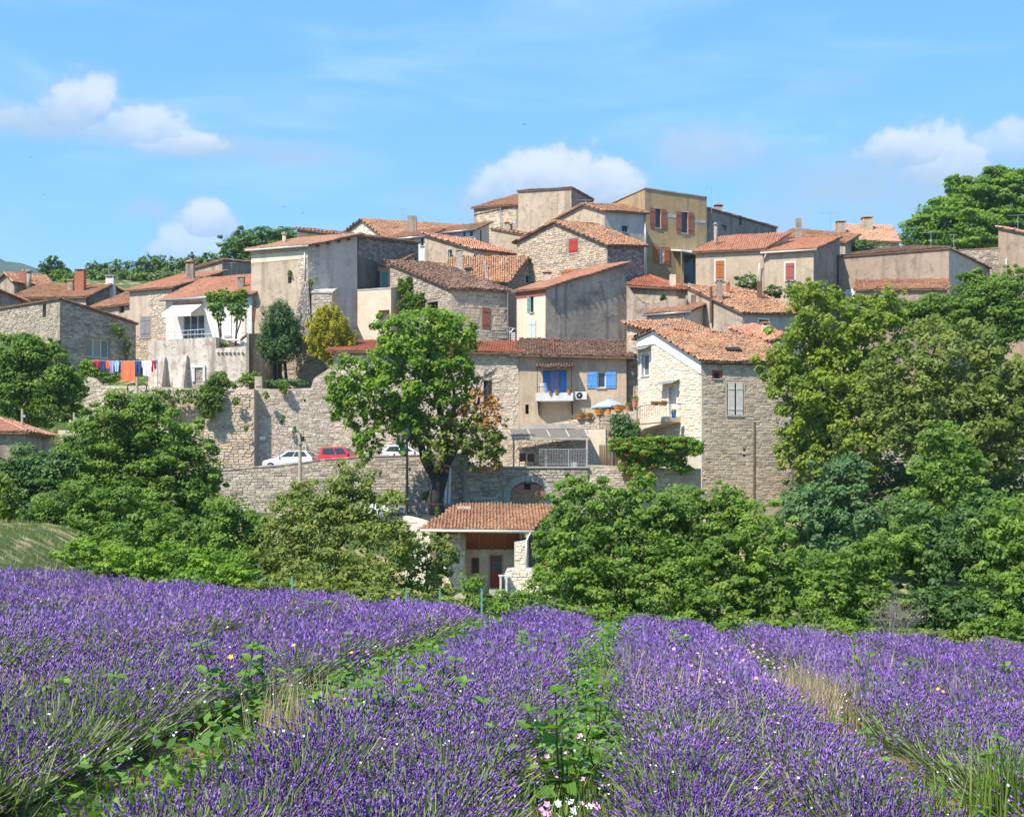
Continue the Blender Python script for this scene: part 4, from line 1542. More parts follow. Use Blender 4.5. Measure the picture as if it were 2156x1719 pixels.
h = House('brown_render_house', 'large brown roughcast house with a broken right gable behind the chestnut trees', [(1766, 131), (1998, 126), (2084, 131)],
          [Plane(px(1766, 542, 131), px(1998, 524, 126), px(1900, 524, 134)), Plane(px(1998, 524, 126), px(2084, 566, 131), px(1950, 527, 133))], ['pl_brown', 'pl_shade_side', 'pl_brown', 'pl_brown'], 'tile_dark', over=.12, seed=42)
h.shuttered(0, (1780, 610, 1800, 652), 'white', 2, sill=False)
h.build()
root, _ = upright_wall('rubble_wall', 'high dry rubble wall with a tile coping at the right edge of the village', [(2018, 135), (2106, 133)], [(2018, 527), (2106, 523)], 'bed_grey', .6, stone='stone_grey', cope='tile_old', Ylo=590, singles=True, seed=6, size=(.14, .22))
h = House('right_edge_house', 'brown roughcast house cut by the right edge of the picture', [(2102, 129), (2200, 126)],
          shed(px(2102, 480, 129), px(2200, 500, 126), px(2102, 479, 134)), 'pl_brown', 'tile_orange', depth=6, over=.2, seed=43)
h.pipe(0, 2120, 545, 600)
h.build()
h = House('low_tiled_shed', 'low shed whose broken tiled roof shows above the tree tops on the right', [(1802, 121), (1995, 119)],
          shed(px(1802, 612, 121), px(1995, 610, 119), px(1810, 596, 125)), 'pl_brown', 'tile_old', depth=5, over=.2, seed=44, rough=1.8)
h.build()
h = House('mottled_roof_house', 'house with a mottled roof and two masonry chimneys on the right skyline', [(1768, 150), (1893, 149)],
          shed(px(1768, 508, 150), px(1893, 511, 149), px(1790, 477, 157)), 'pl_tan', 'tile_pale', depth=7.5, over=.2, seed=45, rough=1.6)
h.chimney(1763.5, 1781, 463.5, 484, 153, 'pl_grey', 'slab', 'concrete')
h.chimney(1817, 1838, 455, 481, 154.5, 'pl_tan', 'slab', 'tile_pale')
h.build()

h = House('grey_stucco_house', 'grey stuccoed gable with several chimneys left of the chestnut tree', [(1448, 119), (1563, 113.5), (1690, 117)],
          shed(px(1467, 614, 118), px(1563, 660, 113.5), px(1660, 664, 115.8)), ['pl_grey', 'pl_shade_side', 'pl_grey', 'pl_grey'], 'tile_old', over=.22, seed=46, singles=True, rough=1.3)
h.shuttered(1, (1598, 672, 1617, 705), 'brownwood', 1, surround='white')
h.chimney(1510.5, 1521, 587, 634, 116.3, 'pl_greydark', 'slab', 'concrete'); h.chimney(1595.5, 1605, 592, 628, 119, 'brownwood', 'flue'); h.chimney(1530, 1537, 590, 620, 119, 'brick', 'pot')
f = h.faces[0]
h.build()
u, z = f.uz(1501, 604)
mb = MB(); mb.tube([f.W(u, z, .2), f.W(u, f.uz(1501, 680)[1], .2)], .12, 8); obj('flue_pipe', mb, M['pole_wood'], h.root)
u0 = f.uz(1460, 640)[0]
mb = MB(); f.box(mb, u0 - .35, u0 + .35, .003, .55, h.base, f.uz(1460, 622)[1]); obj('pilaster', mb, M['pl_grey'], h.root)

h = House('white_veranda_house', 'small cream house with a low tiled roof right of the great grey gable', [(1362, 117), (1452, 115)],
          shed(px(1362, 663, 117), px(1452, 656, 115), px(1440, 641, 119.5)), 'pl_cream', 'tile_old', depth=5, over=.3, seed=47)
h.window(0, (1402, 670, 1415, 690), 'palegreen', 'glass_pale', mull=1)
h.pipe(0, 1441, 660, 685); h.gutter(0)
h.build()
h = House('white_lean_to', 'white house end with a short tiled roof and one round-topped chimney above the stone house', [(1540, 110), (1620, 107), (1668, 110)],
          shed(px(1545, 696, 110), px(1620, 720, 107), px(1660, 704, 111)), 'pl_white', 'tile_orange', over=.2, seed=48)
h.chimney(1605, 1621, 677, 704, 109.5, 'pl_cream', 'slab', 'terracotta')
h.build()

# ---- great grey gable and extension
h = House('great_grey_house', 'large house with a blank stained grey side wall and a narrow cream front', [(1088, 117.9), (1148.5, 116), (1318, 120.2)],
          shed(px(1088, 614, 117.9), px(1148.5, 607, 116), px(1318, 556, 120.2)), ['pl_cream', 'pl_grey', 'pl_grey', 'pl_grey'], 'tile_orange', over=.28, seed=49, singles=True)
h.shuttered(0, (1112, 676, 1129, 717), 'palegreen', 2, sill=True)
h.window(0, (1116.5, 624, 1123.5, 657), 'dark', 'glass', mull=0, part='window'); 
h.chimney(1145, 1159, 570, 592, 121.5, 'pl_cream', 'tiles')
h.build()
f = h.faces[0]
mb = MB(); u = f.uz(1113, 640)[0]; h._leaf(mb, f, u - .12, u + .12, f.uz(1116, 657)[1], f.uz(1116, 623)[1], .03); obj('shutter', mb, M['teal'], h.root)
mb = MB(); f.box(mb, -.05, f.L + .05, .003, .05, f.ztop(1) - .55, f.ztop(1) - .06); obj('red_eave_board', mb, M['redbrown'], h.root)
h = House('orange_roof_extension', 'low extension with a bright orange roof behind the great grey wall', [(1319, 123), (1428, 121)],
          [Plane(px(1322, 602, 123), px(1428, 610, 121), px(1345, 587, 127)), Plane(px(1428, 610, 121), px(1374, 587, 126.5), px(1445, 606, 128))], 'pl_tan', 'tile_red', depth=6, over=.25, seed=50)
h.chimney(1411, 1423, 577, 603, 121.8, 'pl_cream', 'brick_top'); h.gutter(0, 'brownwood')
h.build()
upright_wall('plaster_garden_wall', 'stained plaster wall curving down beside the great grey wall', [(1319, 119.5), (1445, 117.5)], [(1319, 600), (1335, 622), (1352, 638), (1372, 642), (1395, 632), (1428, 628), (1445, 629)], 'pl_grey', .5)

# ---- narrow stone house behind the white gable
h = House('narrow_stone_house', 'narrow grey stone house wedged between the blue-shutter house and the white stone gable', [(1319.5, 109.2), (1366, 108.6)],
          shed(px(1323, 684, 109.2), px(1366, 696, 108.6), px(1446, 685, 113)), 'bed_warm', 'tile_old', over=.3, seed=51, closed=[(1530, 111), (1440, 114)])
h.stones(0, 'stone_mixed', 862, 680, True)
h.build()
narrow = h

# ---- white stone house
h = House('white_stone_house', 'large stone house with a whitewashed gable, little balcony and tall side wall', [(1343, 107.3), (1477.5, 101), (1668, 102.9)],
          gable(px(1377, 696.5, 105.5), px(1477.5, 759, 101), px(1612, 761, 102.4), (1538, 707), px(1343, 714, 107.3)), ['bed_white', 'bed_warm', 'bed_grey', 'bed_grey'], 'tile_old', over=.32, singles=True, seed=52)
h.window(0, (1351, 746, 1367, 790), 'white', 'glass_pale', mull=0, fw=.09, dp=.3, surround='white')
h.door(0, (1408, 813, 1425, 876), 'palewood', 'white', .3)
h.window(1, (1503, 783, 1517, 797), 'red', 'glass', mull=0, fw=.05, surround='red')
h.shuttered(1, (1530.5, 806, 1565, 874), 'palewood', 2, gap=.12, surround='pl_beige')
h.hole(1, (1564.5, 944, 1570.5, 961), .4)
h.stones(0, 'stone_white', 925, 700, True, size=(.15, .26), wide=(.25, .6), proud=(.02, .05))
h.stones(1, 'stone_mixed', 1065, 757, True, size=(.14, .25), wide=(.2, .55), proud=(.015, .04))
h.build()
white_house = h
f0, f1 = h.faces[0], h.faces[1]
# white band under the verge, following both slopes of the gable
mb = MB()
for (u, z), (v, w) in zip(f0.top, f0.top[1:]):
    q = f0.W
    th0 = .55 if u < .1 else .95
    th1 = .95
    b = [q(u, z - th0, .09), q(v, w - th1, .09), q(v, w - th1, .003), q(u, z - th0, .003)]
    t = [q(u, z - .01, .09), q(v, w - .01, .09), q(v, w - .01, .003), q(u, z - .01, .003)]
    mb.hexa(b, t)
obj('verge_band', mb, M['white'], h.root)
mb = MB()
n = 34
for i in range(n):
    u = f1.L * (i + .5) / n
    z = f1.ztop(u) - .1
    f1.box(mb, u - .05, u + .05, .003, .3, z - .12, z)
obj('rafter_ends', mb, M['brownwood'], h.root)
# glass canopies over window and door
for X0, X1, Y, part in ((1340, 1372, 737, 'glass_canopy'), (1396, 1432, 808, 'glass_canopy')):
    u0, z = f0.uz(X0, Y); u1, _ = f0.uz(X1, Y)
    mb = MB()
    k = 6
    for i in range(k):
        a, b = u0 + (u1 - u0) * i / k + .015, u0 + (u1 - u0) * (i + 1) / k - .015
        mb.hexa([f0.W(a, z - .12, .75), f0.W(b, z - .12, .75), f0.W(b, z + .2, .01), f0.W(a, z + .2, .01)], [f0.W(a, z - .1, .75), f0.W(b, z - .1, .75), f0.W(b, z + .22, .01), f0.W(a, z + .22, .01)])
    c = obj(part, mb, M['glass_pale'], h.root)
    mb = MB()
    for i in range(k + 1):
        a = u0 + (u1 - u0) * i / k
        mb.tube([f0.W(a, z - .11, .78), f0.W(a, z + .21, .01)], .018, 5)
    for a in (u0, u1):
        mb.tube([f0.W(a, z - .11, .72), f0.W(a, z - .75, .02)], .018, 5)
    obj('canopy_frame', mb, M['greymetal'], c)
# balcony with stair flight
zt = f0.uz(1405, 880)[1]
ua, ub, uc = f0.uz(1378, 880)[0], f0.uz(1434, 880)[0], f0.uz(1350, 905)[0]
zs = f0.uz(1350, 905)[1]
root = thing('stair_balcony', 'small cream balcony with an outside stair and iron railing on the white gable', 'balcony', f0.W(ua, zt - 1.2, .5))
mb = MB(); f0.box(mb, ua, ub, .004, 1.35, zt - .38, zt)
obj('slab', mb, M['pl_cream'], root)
N = 7
for i in range(N):
    a, b = ua - (ua - uc) * (i + 1) / N, ua - (ua - uc) * i / N
    z = zt - (zt - zs) * (i + 1) / N
    mb = MB(); f0.box(mb, a, b - .004, .004, 1.3, z - .22, z)
    obj('step', mb, M['pl_cream'], root)
mb = MB()
mb.prism([f0.W(uc, zs - .25, 1.3), f0.W(uc + .5, zs - .75, 1.3), f0.W(ua + .4, zt - .75, 1.3), f0.W(ub - .3, zt - .45, 1.3), f0.W(ub - .2, zt - .385, 1.3), f0.W(ua - .02, zt - .45, 1.3)], f0.n * -1.29)
obj('stair_underside', mb, M['pl_cream'], root)
mb = MB()
mb.tube([f0.W(uc, zs + .95, 1.28), f0.W(ua, zt + .95, 1.28), f0.W(ub - .03, zt + .95, 1.28), f0.W(ub - .03, zt + .95, .05)], .025, 6)
obj('handrail', mb, M['black'], root)
for i in range(9):
    u = uc + (ua - uc) * i / 9
    mb = MB(); z = zs + (zt - zs) * i / 9
    mb.tube([f0.W(u, z + .02, 1.28), f0.W(u, z + .95, 1.28)], .014, 4); obj('baluster', mb, M['black'], root)
for i in range(15):
    u = ua + (ub - .03 - ua) * i / 14
    mb = MB(); mb.tube([f0.W(u, zt + .01, 1.28), f0.W(u, zt + .95, 1.28)], .014, 4); obj('baluster', mb, M['black'], root)
# skylight
pl2 = white_house.planes[1]
p = pl2.hit(1546, 745)
ac = Vector((pl2.gy, -pl2.gx, 0)).normalized(); g = math.hypot(pl2.gx, pl2.gy); up_ = Vector((pl2.gx / g, pl2.gy / g, g)).normalized(); nn = ac.cross(up_); nn = nn if nn.z > 0 else -nn
mb = MB(); q = lambda a, b, c: p + ac * a + up_ * b + nn * c
mb.hexa([q(-.55, 0, .2), q(.55, 0, .2), q(.55, .55, .2), q(-.55, .55, .2)], [q(-.55, 0, .33), q(.55, 0, .33), q(.55, .55, .33), q(-.55, .55, .33)])
o = obj('skylight', mb, M['black'], white_house.roof)
white_house.chimney(1396, 1408, 680, 696, 106.8, 'pl_grey', 'slab', 'concrete')

# ================================================================== front row of the village
# ---- long house with the blue shutters: stone half and rendered half
h = House('long_stone_house', 'long cream stone house with a red tiled roof behind the chestnut tree', [(701, 111), (1093, 109.7)],
          shed(px(701, 740, 111), px(1093, 743, 109.7), px(732, 727, 114.4)), 'bed_warm', 'tile_red', depth=5, over=.5, singles=True, seed=61, base=3.6)
h.window(0, (1018, 800, 1036, 856), 'brownwood', 'glass', mull=1)
h.door(0, (835, 900, 858, 955), 'greywood', None, .3)
h.stones(0, 'stone_warm', 985, 738, True, size=(.15, .26), wide=(.25, .6), proud=(.02, .05))
h.build()
h = House('blue_shutter_house', 'beige rendered house with bright blue shutters, tiled balcony awning and dark roof', [(1093.3, 109.5), (1319, 108.5)],
          shed(px(1093, 746, 109.5), px(1319, 751, 108.5), px(1200, 728, 112.6)), 'pl_beige', 'tile_dark', depth=5, over=.62, singles=True, seed=62, rough=1.5)
h.window(0, (1258, 783, 1275, 816), 'white', 'glass', shut=.78, smat='blue_pale', mull=0, fw=.07)
h.window(0, (1143, 779, 1193, 827), 'blue', 'glass_blue', mull=0, sill=False, fw=.42, part='balcony_door')
h.hole(0, (1106, 851, 1113, 871), .35)
h.build()
bh = h
f = h.faces[0]
# shutter panels: raised fields on the window shutters
u0, u1, z0, z1 = f.rect(1258, 783, 1275, 816)
# curtain in the balcony door
mb = MB(); a, b, c, d = f.rect(1159, 781, 1176, 827)
for i in range(10):
    x0, x1 = a + (b - a) * i / 10, a + (b - a) * (i + 1) / 10
    mb.hexa([f.W(x0, c, -.09 + .03 * (i % 2)), f.W(x1, c, -.06 - .03 * (i % 2)), f.W(x1, c, -.1), f.W(x0, c, -.12)], [f.W(x0, d, -.09 + .03 * (i % 2)), f.W(x1, d, -.06 - .03 * (i % 2)), f.W(x1, d, -.1), f.W(x0, d, -.12)])
obj('curtain', mb, plain('blue_curtain', (0.22, 0.25, 0.52), .8), h.root)
# balcony
zt = f.uz(1160, 829)[1]; ua, ub = f.uz(1131, 829)[0], f.uz(1209, 829)[0]
dz = zt - f.uz(1160, 846)[1]
root = thing('balcony', 'white fronted balcony on brackets with pots and a thin railing under a tiled awning', 'balcony', f.W((ua + ub) / 2, zt - .6, .6))
mb = MB(); f.box(mb, ua, ub, .004, 1.15, zt - dz, zt - dz + .14); f.box(mb, ua, ub, 1.03, 1.15, zt - dz + .141, zt); f.box(mb, ua, ua + .1, .004, 1.029, zt - dz + .141, zt); f.box(mb, ub - .1, ub, .004, 1.029, zt - dz + .141, zt)
obj('parapet', mb, M['pl_white'], root)
for u in (ua + .12, ub - .16):
    mb = MB(); mb.prism([f.W(u, zt - dz - .005, .01), f.W(u, zt - dz - .005, 1.0), f.W(u, zt - dz - .08, 1.0), f.W(u, zt - dz - 1.0, .09), f.W(u, zt - dz - 1.0, .01)], f.e * .06)
    obj('bracket', mb, M['black'], root)
za = f.uz(1160, 778)[1]
for u in (ua + .12, ub - .12):
    mb = MB(); mb.tube([f.W(u, zt, 1.08), f.W(u, za, 1.08)], .025, 6); obj('post', mb, M['black'], root)
mb = MB(); mb.tube([f.W(ua + .12, zt + .45, 1.08), f.W(ub - .12, zt + .45, 1.08)], .02, 5); mb.tube([f.W(ua + .12, zt + .45, 1.08), f.W(ua + .12, zt + .45, .02)], .02, 5); mb.tube([f.W(ub - .12, zt + .45, 1.08), f.W(ub - .12, zt + .45, .02)], .02, 5)
obj('railing', mb, M['black'], root)
# tiled awning above
root = thing('tiled_awning', 'little tiled awning above the blue balcony door', 'awning', f.W((ua + ub) / 2, za, .6))
zb = f.uz(1160, 770)[1]
mb = MB()
mb.hexa([f.W(ua + .02, za - .02, 1.25), f.W(ub - .02, za - .02, 1.25), f.W(ub - .02, zb + .12, .004), f.W(ua + .02, zb + .12, .004)], [f.W(ua + .02, za + .04, 1.25), f.W(ub - .02, za + .04, 1.25), f.W(ub - .02, zb + .2, .004), f.W(ua + .02, zb + .2, .004)])
aw = obj('roof', mb, M['tile_bed'], root)
dpl = Plane(f.W(ua, za + .05, 1.25), f.W(ub, za + .05, 1.25), f.W(ua, zb + .2, .004))
lay_tiles([(p.x, p.y) for p in (f.W(ua, 0, 1.3), f.W(ub, 0, 1.3), f.W(ub, 0, .02), f.W(ua, 0, .02))], dpl, aw, M['tile_dark'], True, random.Random(1), lift=.02)
# chair and plants on the balcony
root = thing('garden_chair', 'white slatted chair standing on the balcony of the blue-shutter house', 'chair', f.W(ua + .55, zt - dz + .14, .6))
C = root.location
mb = MB(); mb.box((C.x - .24, C.y - .24, C.z + .44), (C.x + .24, C.y + .24, C.z + .48)); obj('seat', mb, M['white'], root)
mb = MB()
for i in range(5):
    mb.box((C.x - .23 + i * .105, C.y + .2, C.z + .49), (C.x - .19 + i * .105, C.y + .23, C.z + 1.2))
mb.box((C.x - .25, C.y + .19, C.z + 1.2), (C.x + .25, C.y + .24, C.z + 1.27)); obj('backrest', mb, M['white'], root)
for a in (-.21, .21):
    for b in (-.21, .21):
        mb = MB(); mb.box((C.x + a - .02, C.y + b - .02, C.z), (C.x + a + .02, C.y + b + .02, C.z + .439)); obj('leg', mb, M['white'], root)
# air conditioner
u0, u1, z0, z1 = f.rect(1211, 825, 1236, 841)
root = thing('air_conditioner', 'white outdoor air conditioner unit on the wall right of the balcony', 'air conditioner', f.W((u0 + u1) / 2, z0, .2))
mb = MB(); f.box(mb, u0, u1, .06, .36, z0, z1); obj('casing', mb, M['offwhite'], root)
uc, zc = u0 + (u1 - u0) * .40, (z0 + z1) / 2
for nm, r, o, mt in (('fan_grille', .24, .375, 'black'), ('hub', .07, .39, 'offwhite')):
    mb = MB(); mb.prism([f.W(uc + r * math.cos(a), zc + r * math.sin(a), .362) for a in np.linspace(0, 2 * math.pi, 17)[:-1]], f.n * (o - .362)); obj(nm, mb, M[mt], root)
for u in (u0 + .1, u1 - .16):
    mb = MB(); f.box(mb, u, u + .05, .004, .34, z0 - .06, z0 - .002); obj('bracket', mb, M['greymetal'], root)
# stub chimney on the red roof
mb = MB(); mb.tube([px(1166, 729, 110.5) + Vector((0, 0, -.3)), px(1166, 718, 110.5)], .09, 8); obj('vent_pipe', mb, M['redbrown'], bh.root)

# ---- upper terrace with parasol
up, fw_ = upright_wall('terrace_parapet', 'low pale stone terrace wall carrying orange flower pots below the blue shutters', [(1200, 106.4), (1340, 105.2)],
                       [(1200, 884), (1206, 883), (1249, 881), (1250, 873), (1286, 872), (1287, 866), (1334, 865), (1336, 855), (1340, 855)], 'bed_warm', .45, stone='stone_warm', Ylo=930, seed=8, size=(.13, .22))
upright_wall('sloping_garden_wall', 'rubble wall sloping up to the parasol terrace above the pergola', [(1092, 107.6), (1201, 106.6)], [(1092, 903), (1110, 899), (1150, 893), (1201, 884)], 'bed_warm', .45, stone='stone_warm', Ylo=945, seed=9, size=(.13, .22))
mb = MB()
a = [px(1095, 900, 108.6), px(1330, 890, 107.6)]
fl = MB(); zf = px(1200, 892, 107).z
fl.hexa([Vector((a[0].x, 104.5 + 2.4, zf - .4)), Vector((a[1].x, 105.6, zf - .4)), Vector((a[1].x, 108.45, zf - .4)), Vector((a[0].x, 109.2, zf - .4))], [Vector((a[0].x, 104.5 + 2.4, zf)), Vector((a[1].x, 105.6, zf)), Vector((a[1].x, 108.45, zf)), Vector((a[0].x, 109.2, zf))])
o = obj('terrace_floor', fl, M['concrete']); tag(o, kind='structure')

c = px(1283, 880, 106.9)
root = thing('parasol', 'blue-grey parasol open on the terrace between the blue shutters and white gable', 'parasol', (c.x, c.y, zf))
zc = px(1283, 839, 106.9).z; ze = px(1283, 857, 106.9).z
mb = MB(); mb.tube([(c.x, c.y, zf), (c.x, c.y, zc - .02)], .03, 8); obj('pole', mb, M['greymetal'], root)
rad = 40 / F * 106.9
mb = MB()
for i in range(8):
    a, b = 2 * math.pi * i / 8, 2 * math.pi * (i + 1) / 8
    P0 = Vector((c.x, c.y, zc)); A_ = Vector((c.x + rad * math.cos(a), c.y + rad * math.sin(a), ze)); B_ = Vector((c.x + rad * math.cos(b), c.y + rad * math.sin(b), ze))
    ma, mb_ = P0.lerp(A_, .5) + Vector((0, 0, .05)), P0.lerp(B_, .5) + Vector((0, 0, .05))
    mb.face((P0, ma, mb_)); mb.face((ma, A_, B_, mb_)); mb.face((A_, A_ + Vector((0, 0, -.1)), B_ + Vector((0, 0, -.1)), B_))
obj('canopy', mb, plain('parasol_cloth', (0.33, 0.37, 0.52), .8, .05), root)
mb = MB(); mb.lathe((c.x, c.y, zc + .0), [(.09, -.03), (.09, .03), (.03, .1)], 8); obj('finial', mb, M['greymetal'], root)
mb = MB()
for i in range(8):
    a = 2 * math.pi * i / 8
    mb.tube([(c.x, c.y, zc - .06), (c.x + rad * .98 * math.cos(a), c.y + rad * .98 * math.sin(a), ze - .04)], .012, 4)
obj('ribs', mb, M['greymetal'], root)

# ---- pergola terrace over the arched cellar
aw_, fa = upright_wall('arched_cellar_wall', 'grey stone cellar wall with a wide arched brown door beside the chestnut trunk', [(976, 98.6), (1238, 98.0)], [(976, 985), (1238, 985)], 'bed_grey', .7, base=-1.0, seed=10)
zt = fa.uz(1150, 985)[1]
root = aw_
body = [o for o in root.children if o.name.startswith('wall_body')][0]
uc = fa.uz(1112, 1050)[0]; r_in = fa.uz(1149.5, 1050)[0] - uc; zsp = fa.uz(1112, 1040)[1]; r_out = fa.uz(1163, 1050)[0] - uc
rise_i = fa.uz(1112, 1013)[1] - zsp; rise_o = fa.uz(1112, 1000)[1] - zsp


def not_arch(u, z):
    if not (0.02 < u < fa.L - .02 and z < zt - .05):
        return False
    if z < zsp:
        return abs(u - uc) > r_out
    return ((u - uc) / r_out) ** 2 + ((z - zsp) / rise_o) ** 2 > 1.02


lay_stones(body, fa.o, fa.e, fa.n, not_arch, 0, fa.L, zsp - 2.2, zt, M['stone_grey'], True, (.16, .27), (.25, .6), (.03, .07), random.Random(12))
n = 13
zb = zsp - 2.2
for i in range(n):
    a, b = math.pi * i / n + .012, math.pi * (i + 1) / n - .012
    q = lambda r, h, t: (uc + r * math.cos(t), zsp + h * math.sin(t))
    p4 = [q(r_out, rise_o, a), q(r_out, rise_o, b), q(r_in, rise_i, b), q(r_in, rise_i, a)]
    mb = MB(); mb.hexa([fa.W(u, z, .005) for u, z in p4], [fa.W(u, z, .1) for u, z in p4], random.random())
    obj('arch_stone', mb, M['concrete'], root)
for sd in (-1, 1):
    for i in range(5):
        z0 = zb + (zsp - zb) * i / 5
        mb = MB(); u0, u1 = sorted((uc + sd * r_in, uc + sd * r_out)); fa.box(mb, u0, u1, .005, .1, z0 + .01, zb + (zsp - zb) * (i + 1) / 5 - .01)
        obj('arch_stone', mb, M['concrete'], root)
# planks of the arched door
M['arch_plank'] = plain('arch_plank', (0.38, 0.15, 0.095), .65, .2); M['arch_low_plank'] = plain('arch_low_plank', (0.33, 0.20, 0.10), .65, .2)
nz = 14
dr = MB()
door = obj('arched_door', MB(), M['redwood'], root)
ztop_ = zsp + rise_i
mb = MB(); mb.prism([fa.W(uc + r_in * math.cos(a) if True else 0, zsp + rise_i * math.sin(a), .006) for a in np.linspace(0, math.pi, 15)] + [fa.W(uc - r_in, zb, .006), fa.W(uc + r_in, zb, .006)], fa.n * .014)
bpy.data.objects.remove(door)
door = obj('arched_door', mb, M['brownwood'], root)
for i in range(nz):
    z0, z1 = zb + (ztop_ - zb) * i / nz + .006, zb + (ztop_ - zb) * (i + 1) / nz - .006
    zz = z1
    w = r_in - .02 if zz < zsp else r_in * math.sqrt(max(0, 1 - ((zz - zsp) / rise_i) ** 2)) - .01
    if w < .1:
        continue
    mb = MB(); fa.box(mb, uc - w, uc + w, .021, .045, z0, z1)
    obj('plank', mb, M['arch_plank'] if z0 > zsp - .15 else M['arch_low_plank'], door)
mb = MB(); fa.box(mb, uc - .28, uc + .18, .046, .06, fa.uz(1112, 1030)[1], fa.uz(1112, 1017)[1]); obj('door_window', mb, M['dark'], door)
# slab
mb = MB(); mb.hexa([fa.W(-.05, zt + .002, .12), fa.W(fa.L + .05, zt + .002, .12), fa.W(fa.L + .05, zt + .002, -8), fa.W(-.05, zt + .002, -8)], [fa.W(-.05, zt + .12, .12), fa.W(fa.L + .05, zt + .12, .12), fa.W(fa.L + .05, zt + .12, -8), fa.W(-.05, zt + .12, -8)])
o = obj('terrace_slab', mb, M['concrete']); tag(o, kind='structure')
zt += .12
upright_wall('pergola_back_wall', 'shaded rubble wall at the back of the covered pergola terrace', [(1060, 103.6), (1262, 103.0)], [(1060, 925), (1110, 915), (1200, 905), (1262, 902)], 'bed_warm', .4, base=zt - .2, stone='stone_warm', seed=13, size=(.14, .24))
# pergola
pc = px(1160, 915, 101)
root = thing('pergola', 'pale metal pergola with glazed lean-to roof over the railed terrace', 'pergola', (pc.x, pc.y, zt))
zf_, zbk = px(1160, 921.5, 99.2).z, px(1160, 906, 102.8).z
xl, xr, xbl, xbr = px(1079, 0, 99.2).x, px(1239, 0, 99.2).x, px(1071, 0, 102.8).x, px(1231, 0, 102.8).x
for i in range(4):
    a0, a1 = i / 4 + .012, (i + 1) / 4 - .012
    q = lambda t, k, dz: Vector((xl + (xr - xl) * t, 99.2, zf_ + dz)).lerp(Vector((xbl + (xbr - xbl) * t, 102.8, zbk + dz)), k)
    mb = MB(); mb.hexa([q(a0, 0, .06), q(a1, 0, .06), q(a1, 1, .06), q(a0, 1, .06)], [q(a0, 0, .09), q(a1, 0, .09), q(a1, 1, .09), q(a0, 1, .09)])
    obj('roof_panel', mb, plain('smoked_panel', (0.17, 0.145, 0.115), .6, .08) if 'smoked_panel' not in MATS else MATS['smoked_panel'], root)
for i in range(5):
    t = i / 4
    mb = MB(); mb.tube([Vector((xl + (xr - xl) * t, 99.1, zf_ + .05)), Vector((xbl + (xbr - xbl) * t, 102.85, zbk + .05))], .06, 6); obj('rafter', mb, M['concrete'], root)
mb = MB(); mb.box((xl - .05, 99.1, zf_ - .14), (xr + .05, 99.22, zf_ + .03)); obj('front_beam', mb, M['concrete'], root)
for x in (px(1081.5, 0, 99.2).x, px(1235.5, 0, 99.2).x):
    mb = MB(); mb.box((x - .06, 99.1, zt), (x + .06, 99.22, zf_ - .141)); obj('post', mb, M['concrete'], root)
# railing
M['rail_grey'] = plain('rail_grey_paint', (0.34, 0.33, 0.31), .6)
x0, x1 = px(1070, 0, 98.3).x, px(1236, 0, 98.3).x
root = thing('terrace_railing', 'grey metal railing with upright bars along the pergola terrace edge', 'railing', ((x0 + x1) / 2, 98.3, zt))
zr = px(1180, 944.5, 98.3).z
mb = MB(); mb.box((px(1135, 0, 98.3).x, 98.27, zr - .05), (x1, 98.33, zr)); obj('top_rail', mb, M['rail_grey'], root)
mb = MB(); mb.box((px(1135, 0, 98.3).x, 98.28, zt + .12), (x1, 98.32, zt + .16)); obj('bottom_rail', mb, M['rail_grey'], root)
xs_ = np.linspace(px(1136, 0, 98.3).x, x1 - .05, 30)
for i, x in enumerate(xs_):
    w = .035 if i in (4, 18, 29) else .013
    mb = MB(); mb.box((x - w, 98.3 - w, zt + (.161 if w < .03 else 0)), (x + w, 98.3 + w, zr - .051)); obj('baluster' if w < .03 else 'railing_post', mb, M['rail_grey'], root)
# table and chairs behind the railing
for X, d, lab in ((1100, 100.2, 'dark garden chair behind the railing at the left end of the pergola terrace'), (1118, 100.9, 'dark garden chair near the middle of the pergola terrace')):
    c = px(X, 980, d)
    root = thing('terrace_chair', lab, 'chair', (c.x, c.y, zt), 'chairs on the pergola terrace')
    mb = MB(); mb.box((c.x - .24, c.y - .24, zt + .42), (c.x + .24, c.y + .24, zt + .46)); obj('seat', mb, M['brownwood'], root)
    mb = MB(); mb.hexa([(c.x - .23, c.y + .2, zt + .461), (c.x + .23, c.y + .2, zt + .461), (c.x + .23, c.y + .24, zt + .461), (c.x - .23, c.y + .24, zt + .461)], [(c.x - .23, c.y + .3, zt + 1.0), (c.x + .23, c.y + .3, zt + 1.0), (c.x + .23, c.y + .33, zt + 1.0), (c.x - .23, c.y + .33, zt + 1.0)]); obj('backrest', mb, M['brownwood'], root)
    for a in (-.21, .21):
        for b in (-.21, .21):
            mb = MB(); mb.tube([(c.x + a * 1.1, c.y + b * 1.1, zt), (c.x + a, c.y + b, zt + .419)], .018, 5); obj('leg', mb, M['black'], root)
c = px(1160, 980, 101)
root = thing('terrace_table', 'table with a red cloth in the shade of the pergola', 'table', (c.x, c.y, zt))
mb = MB(); mb.box((c.x - .9, c.y - .45, zt + .72), (c.x + .9, c.y + .45, zt + .76)); obj('tabletop', mb, M['red'], root)
for a in (-.8, .8):
    for b in (-.38, .38):
        mb = MB(); mb.tube([(c.x + a, c.y + b, zt), (c.x + a, c.y + b, zt + .719)], .03, 6); obj('leg', mb, M['black'], root)
c = px(1209, 981, 98.7)
root = thing('paint_bucket', 'white bucket with a red band standing at the terrace edge', 'bucket', (c.x, c.y, zt))
mb = MB(); mb.lathe((c.x, c.y, zt), [(.2, 0), (.23, .38)], 12); obj('bucket_body', mb, M['white'], root)
